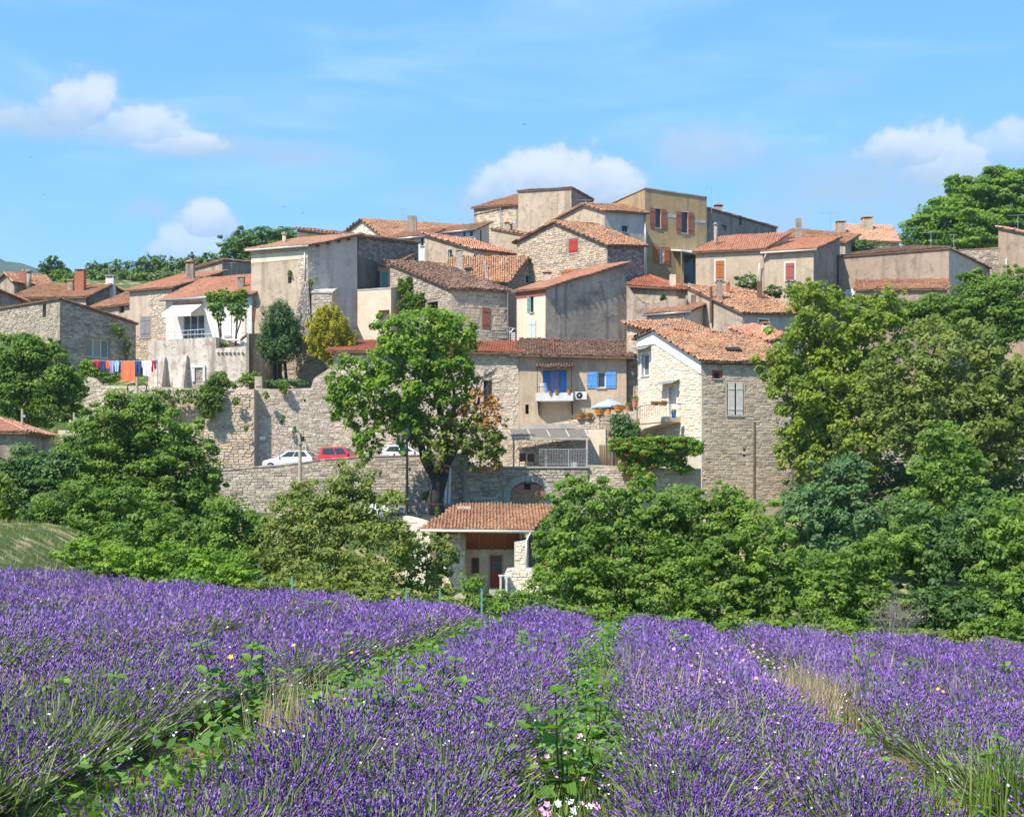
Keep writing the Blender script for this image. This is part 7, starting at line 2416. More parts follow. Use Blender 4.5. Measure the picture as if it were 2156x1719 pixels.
for X, Y, up_h, rx, ry, n, h, lab in ((1715, 1430, .45, .16, .6, 1200, .50, 'patch of straw-coloured dry grass right of the centre among the lavender'), (5, 1450, .3, .16, .16, 700, .34, 'patch of dry tan grass at the left edge of the field'), (640, 1490, .35, .16, .25, 420, .5, 'tuft of dry grass left of the broad-leaved weeds'), (1375, 1400, .5, .25, 1.2, 260, .58, 'thin dry grass on the row right of the weed gap'),
                                  (1810, 1370, .6, .6, .6, 200, .65, 'scattered dry grass heads far out on the right'), (225, 1222, .6, .5, .4, 400, .55, 'dry grass tuft near the meadow edge at left')):
    blades('dry_grass', patch(X, Y, up_h, rx, ry, n, int(X)), M['grass_dry'], h, .0045, int(X), .45, None, label=lab, cat='grass')
for X, Y, up_h, rx, ry, n, h, lab in ((2140, 1620, .4, .10, .25, 420, .50, 'tall yellow-green grass at the lower right edge'), (1965, 1690, .4, .07, .12, 150, .50, 'green grass tuft in the right foreground'), (165, 1455, .42, .08, .15, 200, .52, 'green grass tuft by the dry patch at left')):
    blades('tall_grass', patch(X, Y, up_h, rx, ry, n, int(X)), M['grass_green'], h, .006, int(X), .4, None, label=lab, cat='grass')
mg = np.random.default_rng(8)
mp = np.stack([mg.uniform(-24, -9, 10000), mg.uniform(31, 62, 10000)], 1)
blades('meadow_grass', np.stack([mp[:, 0], mp[:, 1], ground_z(mp[:, 0], mp[:, 1])], 1), M['meadow'], .2, .012, 9, .7, label='rough meadow grass beyond the lavender at left', cat='grass')
ef = np.stack([mg.uniform(-9, 14, 6500), mg.uniform(28.5, 36, 6500)], 1)
blades('edge_grass', np.stack([ef[:, 0], ef[:, 1], ground_z(ef[:, 0], ef[:, 1])], 1), M['grass_green'], .5, .012, 10, .6, label='rough grass along the far edge of the lavender field', cat='grass')


def ovate(mb, base, dr, L, W, nrm, tint, fold=.25):
    dr = dr.normalized(); sd = dr.cross(nrm).normalized(); nn = sd.cross(dr)
    pts = [(0, 0), (.22, .38), (.5, .5), (.78, .28), (1, 0)]
    mid = [base + dr * L * t - nn * (L * .22 * t * t) for t, _ in pts]
    for s in (-1, 1):
        for i in range(4):
            a = mid[i] + sd * s * W * pts[i][1] + nn * fold * W * pts[i][1]
            b = mid[i + 1] + sd * s * W * pts[i + 1][1] + nn * fold * W * pts[i + 1][1]
            q = (mid[i], mid[i + 1], b, a) if s > 0 else (mid[i], a, b, mid[i + 1])
            if i == 0:
                q = (mid[0], mid[1], b) if s > 0 else (mid[0], b, mid[1])
            elif i == 3:
                q = (mid[3], mid[4], a) if s > 0 else (mid[3], a, mid[4])
            mb.face(q, tint)


def weed(name, label, x, y, H, nst, leafL, seed, spread=.14, group='broad-leaved weeds in the field', single_leaves=False, mat='weed_leaf'):
    r = random.Random(seed)
    z = float(field_z(x, y))
    root = thing(name, label, 'weed', (x, y, z), group)
    st = MB(); lf = MB()
    for s in range(nst):
        b = Vector((x + r.gauss(0, spread * .5), y + r.gauss(0, spread * .5), z - .02))
        h = H * r.uniform(.65, 1.05)
        top = b + Vector((r.gauss(0, spread), r.gauss(0, spread), h))
        st.tube([b, b.lerp(top, .5) + Vector((r.gauss(0, .01), r.gauss(0, .01), 0)), top], (.007, .006, .004), 5)
        lev = max(3, int(h / (leafL * .62)))
        for i in range(lev):
            t = .22 + .78 * i / (lev - 1)
            p = b.lerp(top, t)
            L = leafL * (1.1 - .55 * t) * r.uniform(.8, 1.15)
            a0 = r.uniform(0, math.pi) if i % 2 else r.uniform(0, math.pi) + math.pi / 2
            for j in range(2 if t < .95 else 4):
                an = a0 + math.pi * j * (1 if t < .95 else .5)
                dr = Vector((math.cos(an), math.sin(an), r.uniform(-.15, .85)))
                m2 = MB() if single_leaves else lf
                ovate(m2, p, dr, L, L * .55, Vector((r.gauss(0, .35), r.gauss(-.3, .35), 1)), r.uniform(.25, .95))
                if single_leaves:
                    obj('leaf', m2, M[mat], root)
    obj('stem', st, M['stem'], root)
    if not single_leaves:
        obj('leaves', lf, M[mat], root)
    return root


p = at_field(1165, 1700)
weed('broadleaf_weed', 'tall broad-leaved weed in the centre foreground of the gap', p.x, p.y + .1, .66, 6, .165, 1, .11, single_leaves=True)
p = at_field(785, 1480, .45)
weed('broadleaf_weed', 'wide clump of broad-leaved weeds left of the centre lavender row', p.x, p.y, .66, 12, .16, 2, .24, single_leaves=True)
for i, (X, Y, H, ns, L, lab) in enumerate(((1225, 1500, .55, 5, .15, 'broad-leaved weed halfway along the green gap'), (1240, 1440, .55, 6, .14, 'dense weeds at the bend of the green gap'), (1262, 1390, .5, 7, .14, 'weeds farther up the green gap'), (1280, 1355, .5, 8, .14, 'weeds near the far end of the green gap'), (1292, 1325, .5, 8, .14, 'last weeds at the far end of the green gap'), (1210, 1560, .38, 6, .12, 'low weeds in the near part of the green gap'), (1255, 1555, .32, 6, .11, 'feathery low weeds beside the right row in the gap'),
                                          (930, 1420, .62, 4, .15, 'single weed standing out of the lavender left of the centre row'), (500, 1420, .7, 5, .16, 'upright weed clump in the middle of the left lavender'), (560, 1415, .6, 6, .15, 'spreading weed clump right of the upright one in the left lavender'), (1140, 1345, .6, 8, .16, 'weeds at the far end of the left gap'), (1110, 1365, .5, 6, .15, 'low weeds before the far end of the left gap'), (1035, 1315, .6, 5, .16, 'bushy weed on the far lavender left of centre'), (1838, 1420, .85, 3, .16, 'tall leafy weed standing up right of centre'),
                                          (1880, 1420, .5, 5, .14, 'low grey-green weeds beside the tall leafy weed at right'), (2110, 1420, .5, 6, .16, 'green weeds at the far right of the lavender'), (1690, 1545, .34, 4, .13, 'broad leaves in the second right-hand gap'), (2100, 1590, .6, 4, .13, 'thin weed near the right edge'), (655, 1290, .5, 4, .15, 'small weed far out on the left lavender'), (170, 1450, .6, 4, .15, 'weed by the green grass tuft at left'), (750, 1370, .4, 4, .14, 'small bright weed on the left lavender'), (1420, 1345, .5, 6, .15, 'weeds in the gap behind the right row'), (660, 1660, .3, 5, .1, 'low weeds on the bare soil at lower left'), (560, 1690, .22, 6, .08, 'tiny weeds at the bottom left of the soil gap'))):
    on_row = i >= 7 and i not in (16, 22, 23)
    p = at_field(X, Y, .42 if on_row else .25)
    weed('broadleaf_weed', lab, p.x, p.y, max(H, .62) if on_row else H, ns, L, 20 + i, .2)


def dots(name, label, pts, mat, r, seed, up, petals=5):
    rng = np.random.default_rng(seed)
    mb = MB()
    for q in pts:
        rr_ = r * rng.uniform(.7, 1.3)
        c = Vector((q[0], q[1], q[2] + up * rng.uniform(.5, 1.15)))
        t = Vector((rng.normal(0, .5), -.6 + rng.normal(0, .4), .9)).normalized()
        u = t.orthogonal().normalized(); w = t.cross(u)
        ring = [c + (u * math.cos(a) + w * math.sin(a)) * rr_ * (1 if i % 2 else .6) + t * rr_ * .25 for i, a in enumerate(np.linspace(0, 2 * math.pi, petals * 2 + 1)[:-1])]
        for i in range(len(ring)):
            mb.face((c, ring[i], ring[(i + 1) % len(ring)]), rng.random())
    return tag(obj(name, mb, mat), label, 'flowers', None, 'stuff')


rw = np.random.default_rng(77)
yy = 6.5 + 20 * rw.uniform(0, 1, 520) ** 1.3; xx = rw.uniform(-.38, .38, 520) * yy
wp = np.stack([xx, yy, field_z(xx, yy)], 1)
dots('white_flowers', 'tiny white flowers scattered over the lavender', wp, plain('white_petal', (0.8, 0.78, 0.76), .7, .05), .0075, 1, .47)
g0 = gap_points(70, 5, [0], 7.6, 12.5, .20, 1.0)
dots('pink_bindweed', 'pink bindweed flowers in the green gap', g0, plain('pink_petal', (0.72, 0.36, 0.58), .7, .1), .022, 2, .10)
dots('pink_flowers', 'pink flowers among the lavender far right of the gap', np.concatenate([patch(1500, 1390, .5, .25, 1.2, 40, 6), patch(1580, 1360, .5, .35, 1, 40, 7)]), MATS['pink_petal'], .022, 3, .45)
g1 = gap_points(20, 6, [0], 6.9, 8.3, .16, 1.0)
dots('white_bindweed', 'white bindweed flowers on the soil in the near part of the gap', g1, MATS['white_petal'], .026, 4, .05)
yel = plain('yellow_petal', (0.80, 0.42, 0.02), .7, .1)
yp = np.concatenate([np.array([at_field(X, Y, .5)]) - np.array([[0, 0, .5]]) for X, Y in ((618, 1367), (486, 1396), (1735, 1370), (1745, 1368), (1760, 1372), (1985, 1462), (1975, 1470), (1722, 1395), (1996, 1460), (740, 1372))])
dots('yellow_flowers', 'few orange-yellow marigolds among the lavender', yp, yel, .02, 5, .52)
my = np.stack([mg.uniform(-12.6, -9.6, 130), mg.uniform(29.5, 33, 130)], 1)
dots('yellow_broom', 'yellow wild flowers at the meadow corner beyond the lavender', np.stack([my[:, 0], my[:, 1], ground_z(my[:, 0], my[:, 1])], 1), yel, .045, 6, .55)
# clods and pebbles on the bare soil
mb = MB(); rs = random.Random(4)
for q in np.concatenate([gap_points(260, 11, [-1], 6.5, 9.5, .2, 1.0), gap_points(240, 12, [0], 6, 9, .2, 1.0)]):
    r = rs.uniform(.004, .014)
    mb.lathe((q[0], q[1], q[2]), [(r, -.004), (r * rs.uniform(.8, 1.1), r * .5), (r * .4, r * .95)], 6, rs.random())
tag(obj('soil_clods', mb, plain('clod', (0.38, 0.25, 0.15), .95, .3, scale=30)), 'crumbs of ochre soil in the near gaps', 'soil', None, 'stuff')

# ================================================================== cars
def car(label, name, c, yaw, paint, boxy=False):
    root = thing(name, label, 'car', c, 'cars parked along the village road')
    R = Matrix.Rotation(yaw, 4, 'Z')
    L, W, H = (3.7, 1.58, 1.56) if boxy else (4.05, 1.72, 1.46)
    c = Vector(c)
    T = lambda x, y, z: c + R @ Vector((x, y, z))
    h = L / 2
    if boxy:
        low = [(-h, .42, .80, .90), (-h + .06, .30, .98, .98), (-h + .5, .25, 1.0, 1.0), (h - 1.15, .25, 1.0, 1.0), (h - .75, .26, .96, .99), (h - .12, .30, .84, .94), (h, .42, .68, .84)]
        cab = [(-h + .05, -h + .16), (h - 1.12, h - 1.72)]
        pil = -0.18
    else:
        low = [(-h, .42, .78, .86), (-h + .08, .30, .96, .96), (-h + .5, .24, .98, 1.0), (h - 1.3, .24, .95, 1.0), (h - .8, .26, .88, .99), (h - .15, .30, .72, .92), (h, .42, .60, .80)]
        cab = [(-h + .12, -h + .62), (h - 1.15, h - 2.0)]
        pil = -0.35
    mb = MB()
    ring = []
    for x, zb, zt, wf in low:
        w = W / 2 * wf
        ring.append([(x, -w * .95, zb), (x, -w, (zb + zt) / 2 + .05), (x, -w * .93, zt), (x, w * .93, zt), (x, w, (zb + zt) / 2 + .05), (x, w * .95, zb)])
    for a, b in zip(ring, ring[1:]):
        for k in range(6):
            mb.face((T(*a[k]), T(*b[k]), T(*b[(k + 1) % 6]), T(*a[(k + 1) % 6])))
    mb.face([T(*p) for p in ring[0]]); mb.face([T(*p) for p in ring[-1]][::-1])
    zb = .96
    (rb, rt), (fb, ft) = cab
    wb, wt = W / 2 * .92, W / 2 * .76
    B = [(rb, -wb, zb), (fb, -wb, zb - .03), (fb, wb, zb - .03), (rb, wb, zb)]
    Tt = [(rt, -wt, H - .04), (ft, -wt, H - .03), (ft, wt, H - .03), (rt, wt, H - .04)]
    mb.hexa([T(*p) for p in B], [T(*p) for p in Tt])
    top2 = [(rt + .12, -wt * .86, H), (ft - .1, -wt * .86, H), (ft - .1, wt * .86, H), (rt + .12, wt * .86, H)]
    mb.hexa([T(*p) for p in Tt], [T(*p) for p in top2])
    obj('body', mb, paint, root)

    def panel(name, q, off):
        m = MB(); v = [Vector(p) for p in q]; n = (v[1] - v[0]).cross(v[3] - v[0]).normalized()
        cc = sum(v, Vector()) / 4
        if n.dot(cc - Vector((0, 0, 1.0))) < 0:
            n = -n
        m.hexa([T(*(p + n * .002)) for p in v], [T(*(p + n * off)) for p in v])
        return obj(name, m, M['glass'], root)
    lerp = lambda a, b, t: tuple(a[i] + (b[i] - a[i]) * t for i in range(3))

    def sub(a0, a1, b1, b0, u0, u1, v0, v1):
        q = lambda u, v: lerp(lerp(a0, a1, u), lerp(b0, b1, u), v)
        return [q(u0, v0), q(u1, v0), q(u1, v1), q(u0, v1)]
    for i, j in ((0, 1), (3, 2)):
        panel('side_window', sub(B[i], B[j], Tt[j], Tt[i], .10, .52, .10, .90), .012)
        panel('side_window', sub(B[i], B[j], Tt[j], Tt[i], .55, .90, .10, .90), .012)
    panel('windscreen', sub(B[1], B[2], Tt[2], Tt[1], .06, .94, .06, .92), .012)
    panel('rear_window', sub(B[0], B[3], Tt[3], Tt[0], .10, .90, .12, .90), .012)
    for sx in (-h + .72, h - .75):
        for sy in (-1, 1):
            yy = sy * (W / 2 - .10)
            m = MB()
            pts = [(.30 * math.cos(a), .30 * math.sin(a)) for a in np.linspace(0, 2 * math.pi, 17)[:-1]]
            m.prism([T(sx + x, yy - .10, .30 + z) for x, z in pts], R @ Vector((0, .20, 0)))
            w = obj('wheel', m, M['black'], root)
            m = MB(); m.prism([T(sx + x * .62, yy + sy * .101 - (.012 if sy < 0 else 0), .30 + z * .62) for x, z in pts], R @ Vector((0, .012, 0)))
            obj('rim', m, M['zinc'], w)
    for sy in (-1, 1):
        m = MB(); m.hexa([T(h - .13, sy * .62 - .12, .60), T(h + .005, sy * .62 - .12, .58), T(h + .005, sy * .62 + .12, .58), T(h - .13, sy * .62 + .12, .60)], [T(h - .2, sy * .62 - .13, .76), T(h - .03, sy * .62 - .12, .70), T(h - .03, sy * .62 + .12, .70), T(h - .2, sy * .62 + .13, .76)])
        obj('headlight', m, M['glass_pale'], root)
        m = MB(); m.box((-h - .012, sy * .66 - .07, .72), (-h + .09, sy * .66 + .07, .95), M=Matrix.Translation(c) @ R)
        obj('tail_light', m, M['red'], root)
        m = MB(); m.box((fb - .32, sy * (wb + .10) - .08, .96), (fb - .2, sy * (wb + .10) + .08, 1.09), M=Matrix.Translation(c) @ R)
        obj('mirror', m, paint, root)
    m = MB(); m.box((-h - .02, -.26, .52), (-h + .03, .26, .63), M=Matrix.Translation(c) @ R)
    obj('number_plate', m, M['white'], root)
    return root


def car_paint(name, col):
    m, t, b = principled(name, 0.25, 0.6)
    b.inputs['Base Color'].default_value = (*col, 1)
    b.inputs['Coat Weight'].default_value = 0.6
    b.inputs['Coat Roughness'].default_value = 0.08
    return m


WHITE_CAR, RED_CAR = car_paint('white_car_paint', (0.70, 0.70, 0.71)), car_paint('red_car_paint', (0.55, 0.012, 0.010))
YAW = math.atan2(-4.4, 18.1)
for X, dd, yw, pt, bx, lab in ((613, 105.2, YAW + math.pi, WHITE_CAR, False, 'white hatchback parked behind the road wall left of the red car'), (727, 104.8, YAW, RED_CAR, True, 'bright red small car parked on the village road'), (862, 103.6, YAW, WHITE_CAR, False, 'white car half hidden by the big chestnut foliage right of the red car')):
    p = px(X, 0, dd)
    car(lab, 'parked_car', (p.x, dd, road_z(p.x)), yw, pt, bx)
p = px(785, 0, 97.3)
car('white car on the lower lane below the road wall, mostly behind the walnut tree', 'parked_car', (p.x, 97.3, gz(p.x, 97.3) + .02), YAW - .25, WHITE_CAR, False)
mb = MB()
a = px(690, 0, 97.3); b = px(960, 0, 96.0)
zz = gz(a.x, 97.3) + .015
mb.hexa([Vector((a.x, 95.9, zz - .4)), Vector((b.x, 94.6, zz - .4)), Vector((b.x, 98.2, zz - .4)), Vector((a.x, 99.5, zz - .4))], [Vector((a.x, 95.9, zz)), Vector((b.x, 94.6, zz)), Vector((b.x, 98.2, zz)), Vector((a.x, 99.5, zz))])
tag(obj('lower_lane', mb, MATS['asphalt']), kind='structure')

# ================================================================== washing line
DL = 113.0
root = thing('washing_line', 'washing line on two posts in front of the far-left stone house', 'washing line', px(265, 812, DL))
for X in (197, 332):
    mb = MB(); mb.tube([px(X, 815, DL), px(X, 756, DL)], .04, 6); obj('post', mb, M['greymetal'], root)
mb = MB(); mb.tube([px(197 + i * 13.5, 758 + 2.0 * math.sin(i / 10 * math.pi), DL) for i in range(11)], .012, 4); obj('line', mb, M['white'], root)
wash = [(203, 12, 20, 'wash_red', (0.62, 0.02, 0.03), 'shirt', 'small bright red top leftmost on the washing line'), (217, 13, 24, 'wash_navy', (0.04, 0.05, 0.16), 'trousers', 'navy shorts hanging between the red top and small orange cloth'), (226, 9, 16, 'wash_orange', (0.80, 0.16, 0.05), 'cloth', 'small orange cloth on the left part of the washing line'),
        (236, 11, 26, 'wash_violet', (0.40, 0.33, 0.62), 'shirt', 'pale violet shirt on the washing line'), (246, 10, 22, 'wash_aqua', (0.35, 0.60, 0.68), 'shirt', 'pale aqua shirt left of the big orange sheet'), (252, 5, 24, 'wash_navy', None, 'trousers', 'dark leggings hanging right beside the big orange sheet'), (269, 30, 42, 'wash_coral', (0.85, 0.20, 0.08), 'sheet', 'large coral orange bath sheet on the washing line'),
        (289, 12, 26, 'wash_blue', (0.03, 0.07, 0.30), 'trousers', 'dark blue trousers right of the orange sheet'), (309, 22, 32, 'wash_white', (0.78, 0.79, 0.84), 'shirt', 'white patterned shirt on the right part of the washing line'), (321, 6, 24, 'wash_red', None, 'shirt', 'narrow red vest beside the white shirt'), (327, 7, 18, 'wash_grey', (0.12, 0.10, 0.14), 'shirt', 'dark grey top rightmost on the washing line')]
for X, w, hgt, mn, colr, what, lab in wash:
    mt = MATS.get(mn) or plain(mn, colr, .85, .06)
    y0 = 758 + 2.0 * math.sin((X - 197) / 135 * math.pi)
    a, b = px(X - w / 2, y0, DL - .03), px(X + w / 2, y0 + hgt, DL - .03)
    root = thing('hanging_' + what, lab, what, (a.x, DL - .03, b.z), 'washing hung on the line')
    nx, nz = 8, 6
    W_, H_ = b.x - a.x, a.z - b.z
    mb = MB()

    def cl(i, j):
        u, v = i / nx, j / nz
        nar = 1.0
        if what == 'shirt':
            nar = 1.0 if v < .35 else .74
        x = a.x + W_ * (.5 + (u - .5) * nar)
        y = DL - .03 + .03 * math.sin(u * 11 + X) * (.3 + v)
        return Vector((x, y, a.z - H_ * v + .03 * math.sin(u * 7 + X) * v))
    for i in range(nx):
        for j in range(nz):
            if what == 'trousers' and j >= 2 and i in (3, 4) and w > 8:
                continue
            mb.face((cl(i, j), cl(i, j + 1), cl(i + 1, j + 1), cl(i + 1, j)))
    o = obj('cloth', mb, mt, root, True)
    for s in (.12, .88):
        m2 = MB(); x = a.x + W_ * s; m2.box((x - .012, DL - .06, a.z - .03), (x + .012, DL + .0, a.z + .05)); obj('peg', m2, M['palewood'], root)

# ================================================================== lamps, poles, wires
d = 98.6
b, t = px(631, 1090, d), px(632, 912, d)
root = thing('street_lamp', 'pale concrete street lamp standing before the road wall by the white hatchback', 'street lamp', b)
mb = MB(); mb.tube([b - Vector((0, 0, .5)), t], (.17, .11), 8); obj('pole', mb, M['concrete_pole'], root)
mb = MB(); mb.tube([t - Vector((0, 0, .1)), t + Vector((-.1, -.2, .15)), t + Vector((-.45, -.7, .2))], .035, 6); obj('arm', mb, M['greymetal'], root)
mb = MB(); q = t + Vector((-.5, -.8, .2)); mb.hexa([q + Vector((-.13, -.3, -.05)), q + Vector((.13, -.3, -.05)), q + Vector((.13, .25, -.05)), q + Vector((-.13, .25, -.05))], [q + Vector((-.08, -.22, .08)), q + Vector((.08, -.22, .08)), q + Vector((.08, .2, .08)), q + Vector((-.08, .2, .08))]); obj('lamp_head', mb, M['zinc'], root)
mb = MB(); mb.box((t.x + .1, d - .1, t.z - .55), (t.x + .3, d + .1, t.z - .2)); obj('junction_box', mb, M['black'], root)
d = 94.2
b, t = px(857, 1092, d), px(857, 925, d)
root = thing('lamp_post', 'slender black lamp post in front of the road wall left of the chestnut trunk', 'street lamp', b)
mb = MB(); mb.tube([b - Vector((0, 0, .6)), b + Vector((0, 0, 2.2)), t], (.085, .085, .06), 8); obj('pole', mb, M['black'], root)
mb = MB(); mb.lathe(b, [(.16, -.2), (.16, .3), (.10, .45)], 8); obj('base', mb, M['black'], root)
mb = MB(); mb.lathe(t, [(.05, 0), (.22, .25), (.26, .55), (.1, .75), (.02, .85)], 8); obj('lantern', mb, M['glass_pale'], root)
d = 101
b, t = px(289, 905, d), px(288.5, 793, d)
root = thing('scroll_lamp', 'ornamental street lamp with two iron scrolls above the broad left tree', 'street lamp', b)
mb = MB(); mb.tube([b - Vector((0, 0, 1)), t], (.13, .10), 8); obj('pole', mb, M['concrete_pole'], root)
for s in (-1, 1):
    mb = MB(); cc = px(288.5 + s * 12, 817, d); r = 11 / F * d
    pts = [px(288.5, 828, d)] + [cc + Vector((-s * math.cos(an) * r * f, 0, math.sin(an) * r * f)) for an, f in zip(np.linspace(.1, 5.6, 15), np.linspace(1.08, .55, 15))]
    mb.tube(pts, .045, 6); obj('scroll_arm', mb, M['black'], root)
    mb = MB(); q = px(288.5 + s * 16, 826, d); mb.lathe(q, [(.02, .12), (.12, .05), (.14, -.12), (.05, -.2)], 8); obj('lantern', mb, M['glass_pale'], root)
d = 72
b, t = px(1588, 1150, d), px(1589, 888, d)
root = thing('utility_pole', 'tall brown wooden pole before the side wall of the white gabled house', 'utility pole', b)
mb = MB(); mb.tube([b - Vector((0, 0, 2.5)), b.lerp(t, .5), t], (.085, .075, .065), 8); obj('pole', mb, M['pole_wood'], root)
mb = MB(); mb.tube([t + Vector((0, 0, -.25)), t + Vector((.32, -.05, -.18))], .012, 5); mb.lathe(t + Vector((.32, -.05, -.18)), [(.03, 0), (.035, .07), (.02, .1)], 6); obj('insulator', mb, M['offwhite'], root)
for X, Yt, dd, lab in ((47, 860, 82, 'short concrete pole at the left edge above the cottage roof'), (156, 868, 96, 'thin grey post under the left garden tree')):
    b = px(X, 925, dd); t = px(X, Yt, dd)
    root = thing('small_pole', lab, 'pole', b, 'short poles at left')
    mb = MB(); mb.tube([b - Vector((0, 0, .8)), t], (.09, .07), 7); obj('pole', mb, M['concrete_pole'], root)
    mb = MB(); mb.box((t.x - .02, dd - .1, t.z - .5), (t.x + .2, dd - .02, t.z - .35)); obj('bracket', mb, M['zinc'], root)
for X, Y, lab in ((615, 1214, 'dark green fence stake at the field edge before the walnut tree'), (855, 1240, 'leftmost of three blue-green fence stakes before the low house'), (926, 1241, 'middle of three blue-green fence stakes before the low house'), (1014, 1240, 'rightmost of three blue-green fence stakes before the low house')):
    dd = 36.0; t = px(X, Y, dd); z0 = gz(t.x, dd)
    root = thing('fence_stake', lab, 'stake', (t.x, dd, z0), 'fence stakes along the field edge')
    mb = MB(); mb.box((t.x - .022, dd - .022, z0 - .2), (t.x + .022, dd + .022, t.z)); obj('post', mb, M['teal'], root)
    mb = MB(); mb.box((t.x - .03, dd - .03, t.z), (t.x + .03, dd + .03, t.z + .02)); obj('cap', mb, M['teal'], root)
# railing beside the chestnut trunk
A_, B_ = px(850, 1084, 94.0), px(980, 1090, 93.2)
root = thing('street_railing', 'black iron railing along the lane beside the chestnut trunk', 'railing', A_.lerp(B_, .5) - Vector((0, 0, .3)))
for dz in (.05, .82):
    mb = MB(); mb.tube([A_ + Vector((0, 0, dz)), B_ + Vector((0, 0, dz))], .02, 5); obj('rail', mb, M['black'], root)
for i in range(32):
    p = A_.lerp(B_, i / 31)
    mb = MB(); mb.box((p.x - .012, p.y - .012, p.z - .3), (p.x + .012, p.y + .012, p.z + .92)); obj('bar', mb, M['black'], root)
# drain pipes right of the trunk
for X in (938, 946):
    b, t = px(X, 1060, 98.2), px(X + 2, 985, 98.2)
    root = thing('drain_pipe', ('left' if X < 940 else 'right') + ' one of two white drain pipes on the wall right of the chestnut trunk', 'pipe', b, 'white drain pipes')
    mb = MB(); mb.tube([b, t], .075, 8); obj('pipe', mb, M['white'], root)
    mb = MB(); mb.tube([b.lerp(t, .5) - Vector((0, 0, .05)), b.lerp(t, .5) + Vector((0, 0, .05))], .095, 8); obj('clamp', mb, M['zinc'], root)
# villa terrace railing
f = None
root = thing('terrace_handrail', 'pale tubular handrail on the white villa terrace', 'railing', px(405, 711, 115.4))
for a, b in (((352, 706, 116), (455, 702, 115.2)), ((352, 698, 116), (430, 693, 115.4))):
    mb = MB(); mb.tube([px(*a), px(*b)], .028, 6); obj('rail', mb, M['offwhite'], root)
for i in range(8):
    X = 353 + i * 14.4
    mb = MB(); mb.tube([px(X, 711, 116 - i * .1), px(X, 698 + i * .3 - (3 if i < 6 else -4), 116 - i * .1)], .022, 5); obj('post', mb, M['offwhite'], root)
root = thing('sun_lounger', 'striped garden lounger at the right end of the villa terrace', 'lounger', px(500, 726, 117))
c = px(500, 724, 117)
mb = MB(); mb.box((c.x - .9, c.y - .3, c.z + .28), (c.x + .3, c.y + .3, c.z + .36)); obj('seat', mb, M['white'], root)
mb = MB(); mb.hexa([(c.x + .3, c.y - .3, c.z + .3), (c.x + .9, c.y - .3, c.z + .8), (c.x + .9, c.y + .3, c.z + .8), (c.x + .3, c.y + .3, c.z + .3)], [(c.x + .28, c.y - .3, c.z + .38), (c.x + .86, c.y - .3, c.z + .88), (c.x + .86, c.y + .3, c.z + .88), (c.x + .28, c.y + .3, c.z + .38)]); obj('backrest', mb, M['brownwood'], root)
for a in (-.8, .2):
    for b in (-.25, .25):
        mb = MB(); mb.box((c.x + a - .03, c.y + b - .03, c.z), (c.x + a + .03, c.y + b + .03, c.z + .279)); obj('leg', mb, M['white'], root)


# ================================================================== aerials
def aerial(label, X, Yt, Yb, dd, w=.8, tilt=0.0):
    b, t = px(X, Yb, dd), px(X, Yt, dd)
    root = thing('tv_aerial', label, 'aerial', b, 'television aerials on the roofs')
    mb = MB(); mb.tube([b - Vector((0, 0, .4)), t], .022, 5); obj('mast', mb, M['zinc'], root)
    ar = Vector((math.cos(tilt), math.sin(tilt), .06))
    mb = MB(); mb.tube([t - ar * w, t + ar * w * .7], .016, 5)
    obj('boom', mb, M['zinc'], root)
    mb = MB()
    for i in range(8):
        p = t - ar * w + ar * w * 1.7 * i / 7
        n = Vector((-ar.y, ar.x, .35)).normalized() * (.14 + .05 * (i / 7))
        mb.tube([p - n, p + n], .008, 4)
    obj('elements', mb, M['zinc'], root)
    mb = MB(); q = t.lerp(b, .4); mb.tube([q - Vector((.25, .1, 0)), q + Vector((.25, .1, .05))], .012, 4); obj('lower_boom', mb, M['zinc'], root)


for a in (('aerial beside the dark chimney of the oculus house', 848, 440, 472, 147, .5, .3), ('tall aerial right of the ochre house parapet', 1498, 394, 440, 143.5, .8, .1), ('wide aerial above the beige twin houses', 1748, 449, 486, 141, 1.1, .1), ('aerial in front of the plastered block at the summit', 1234, 421, 462, 136, .8, .2), ('aerial standing on the brown house parapet in front of the summit tree', 1960, 489, 530, 127.5, 1.0, .1),
          ('small aerial at the gable point of the brown house', 2008, 494, 530, 127, .5, .4), ('aerial on the house at the right edge', 2143, 453, 490, 130, .9, .1), ('aerial mast over the far-left long roof', 229, 545, 603, 142, .4, .2), ('aerial above the dark rear house parapet', 2147 - 1660, 553, 570, 147.5, .7, .2), ('thin aerial left of the slate shutter house', 275, 556, 588, 141.5, .3, .2)):
    aerial(*a)
# washing-rack like metal stand between ivy house and great grey house
root = thing('metal_stand', 'pale metal stand with chairs in the dark gap left of the cream narrow front', 'stand', px(1078, 722, 115.6))
for a, b in (((1073, 722), (1073, 692)), ((1056, 687), (1088, 692)), ((1064, 690), (1073, 700)), ((1082, 691), (1074, 700))):
    mb = MB(); mb.tube([px(*a, 115.6), px(*b, 115.6)], .035, 6); obj('bar', mb, M['zinc'], root)
mb = MB()
for i in range(5):
    mb.box((px(1076, 0, 115.5).x, 115.4, px(0, 716 - i * 4, 115.5).z), (px(1085, 0, 115.5).x, 115.5, px(0, 718.5 - i * 4, 115.5).z))
obj('stacked_slats', mb, M['offwhite'], root)


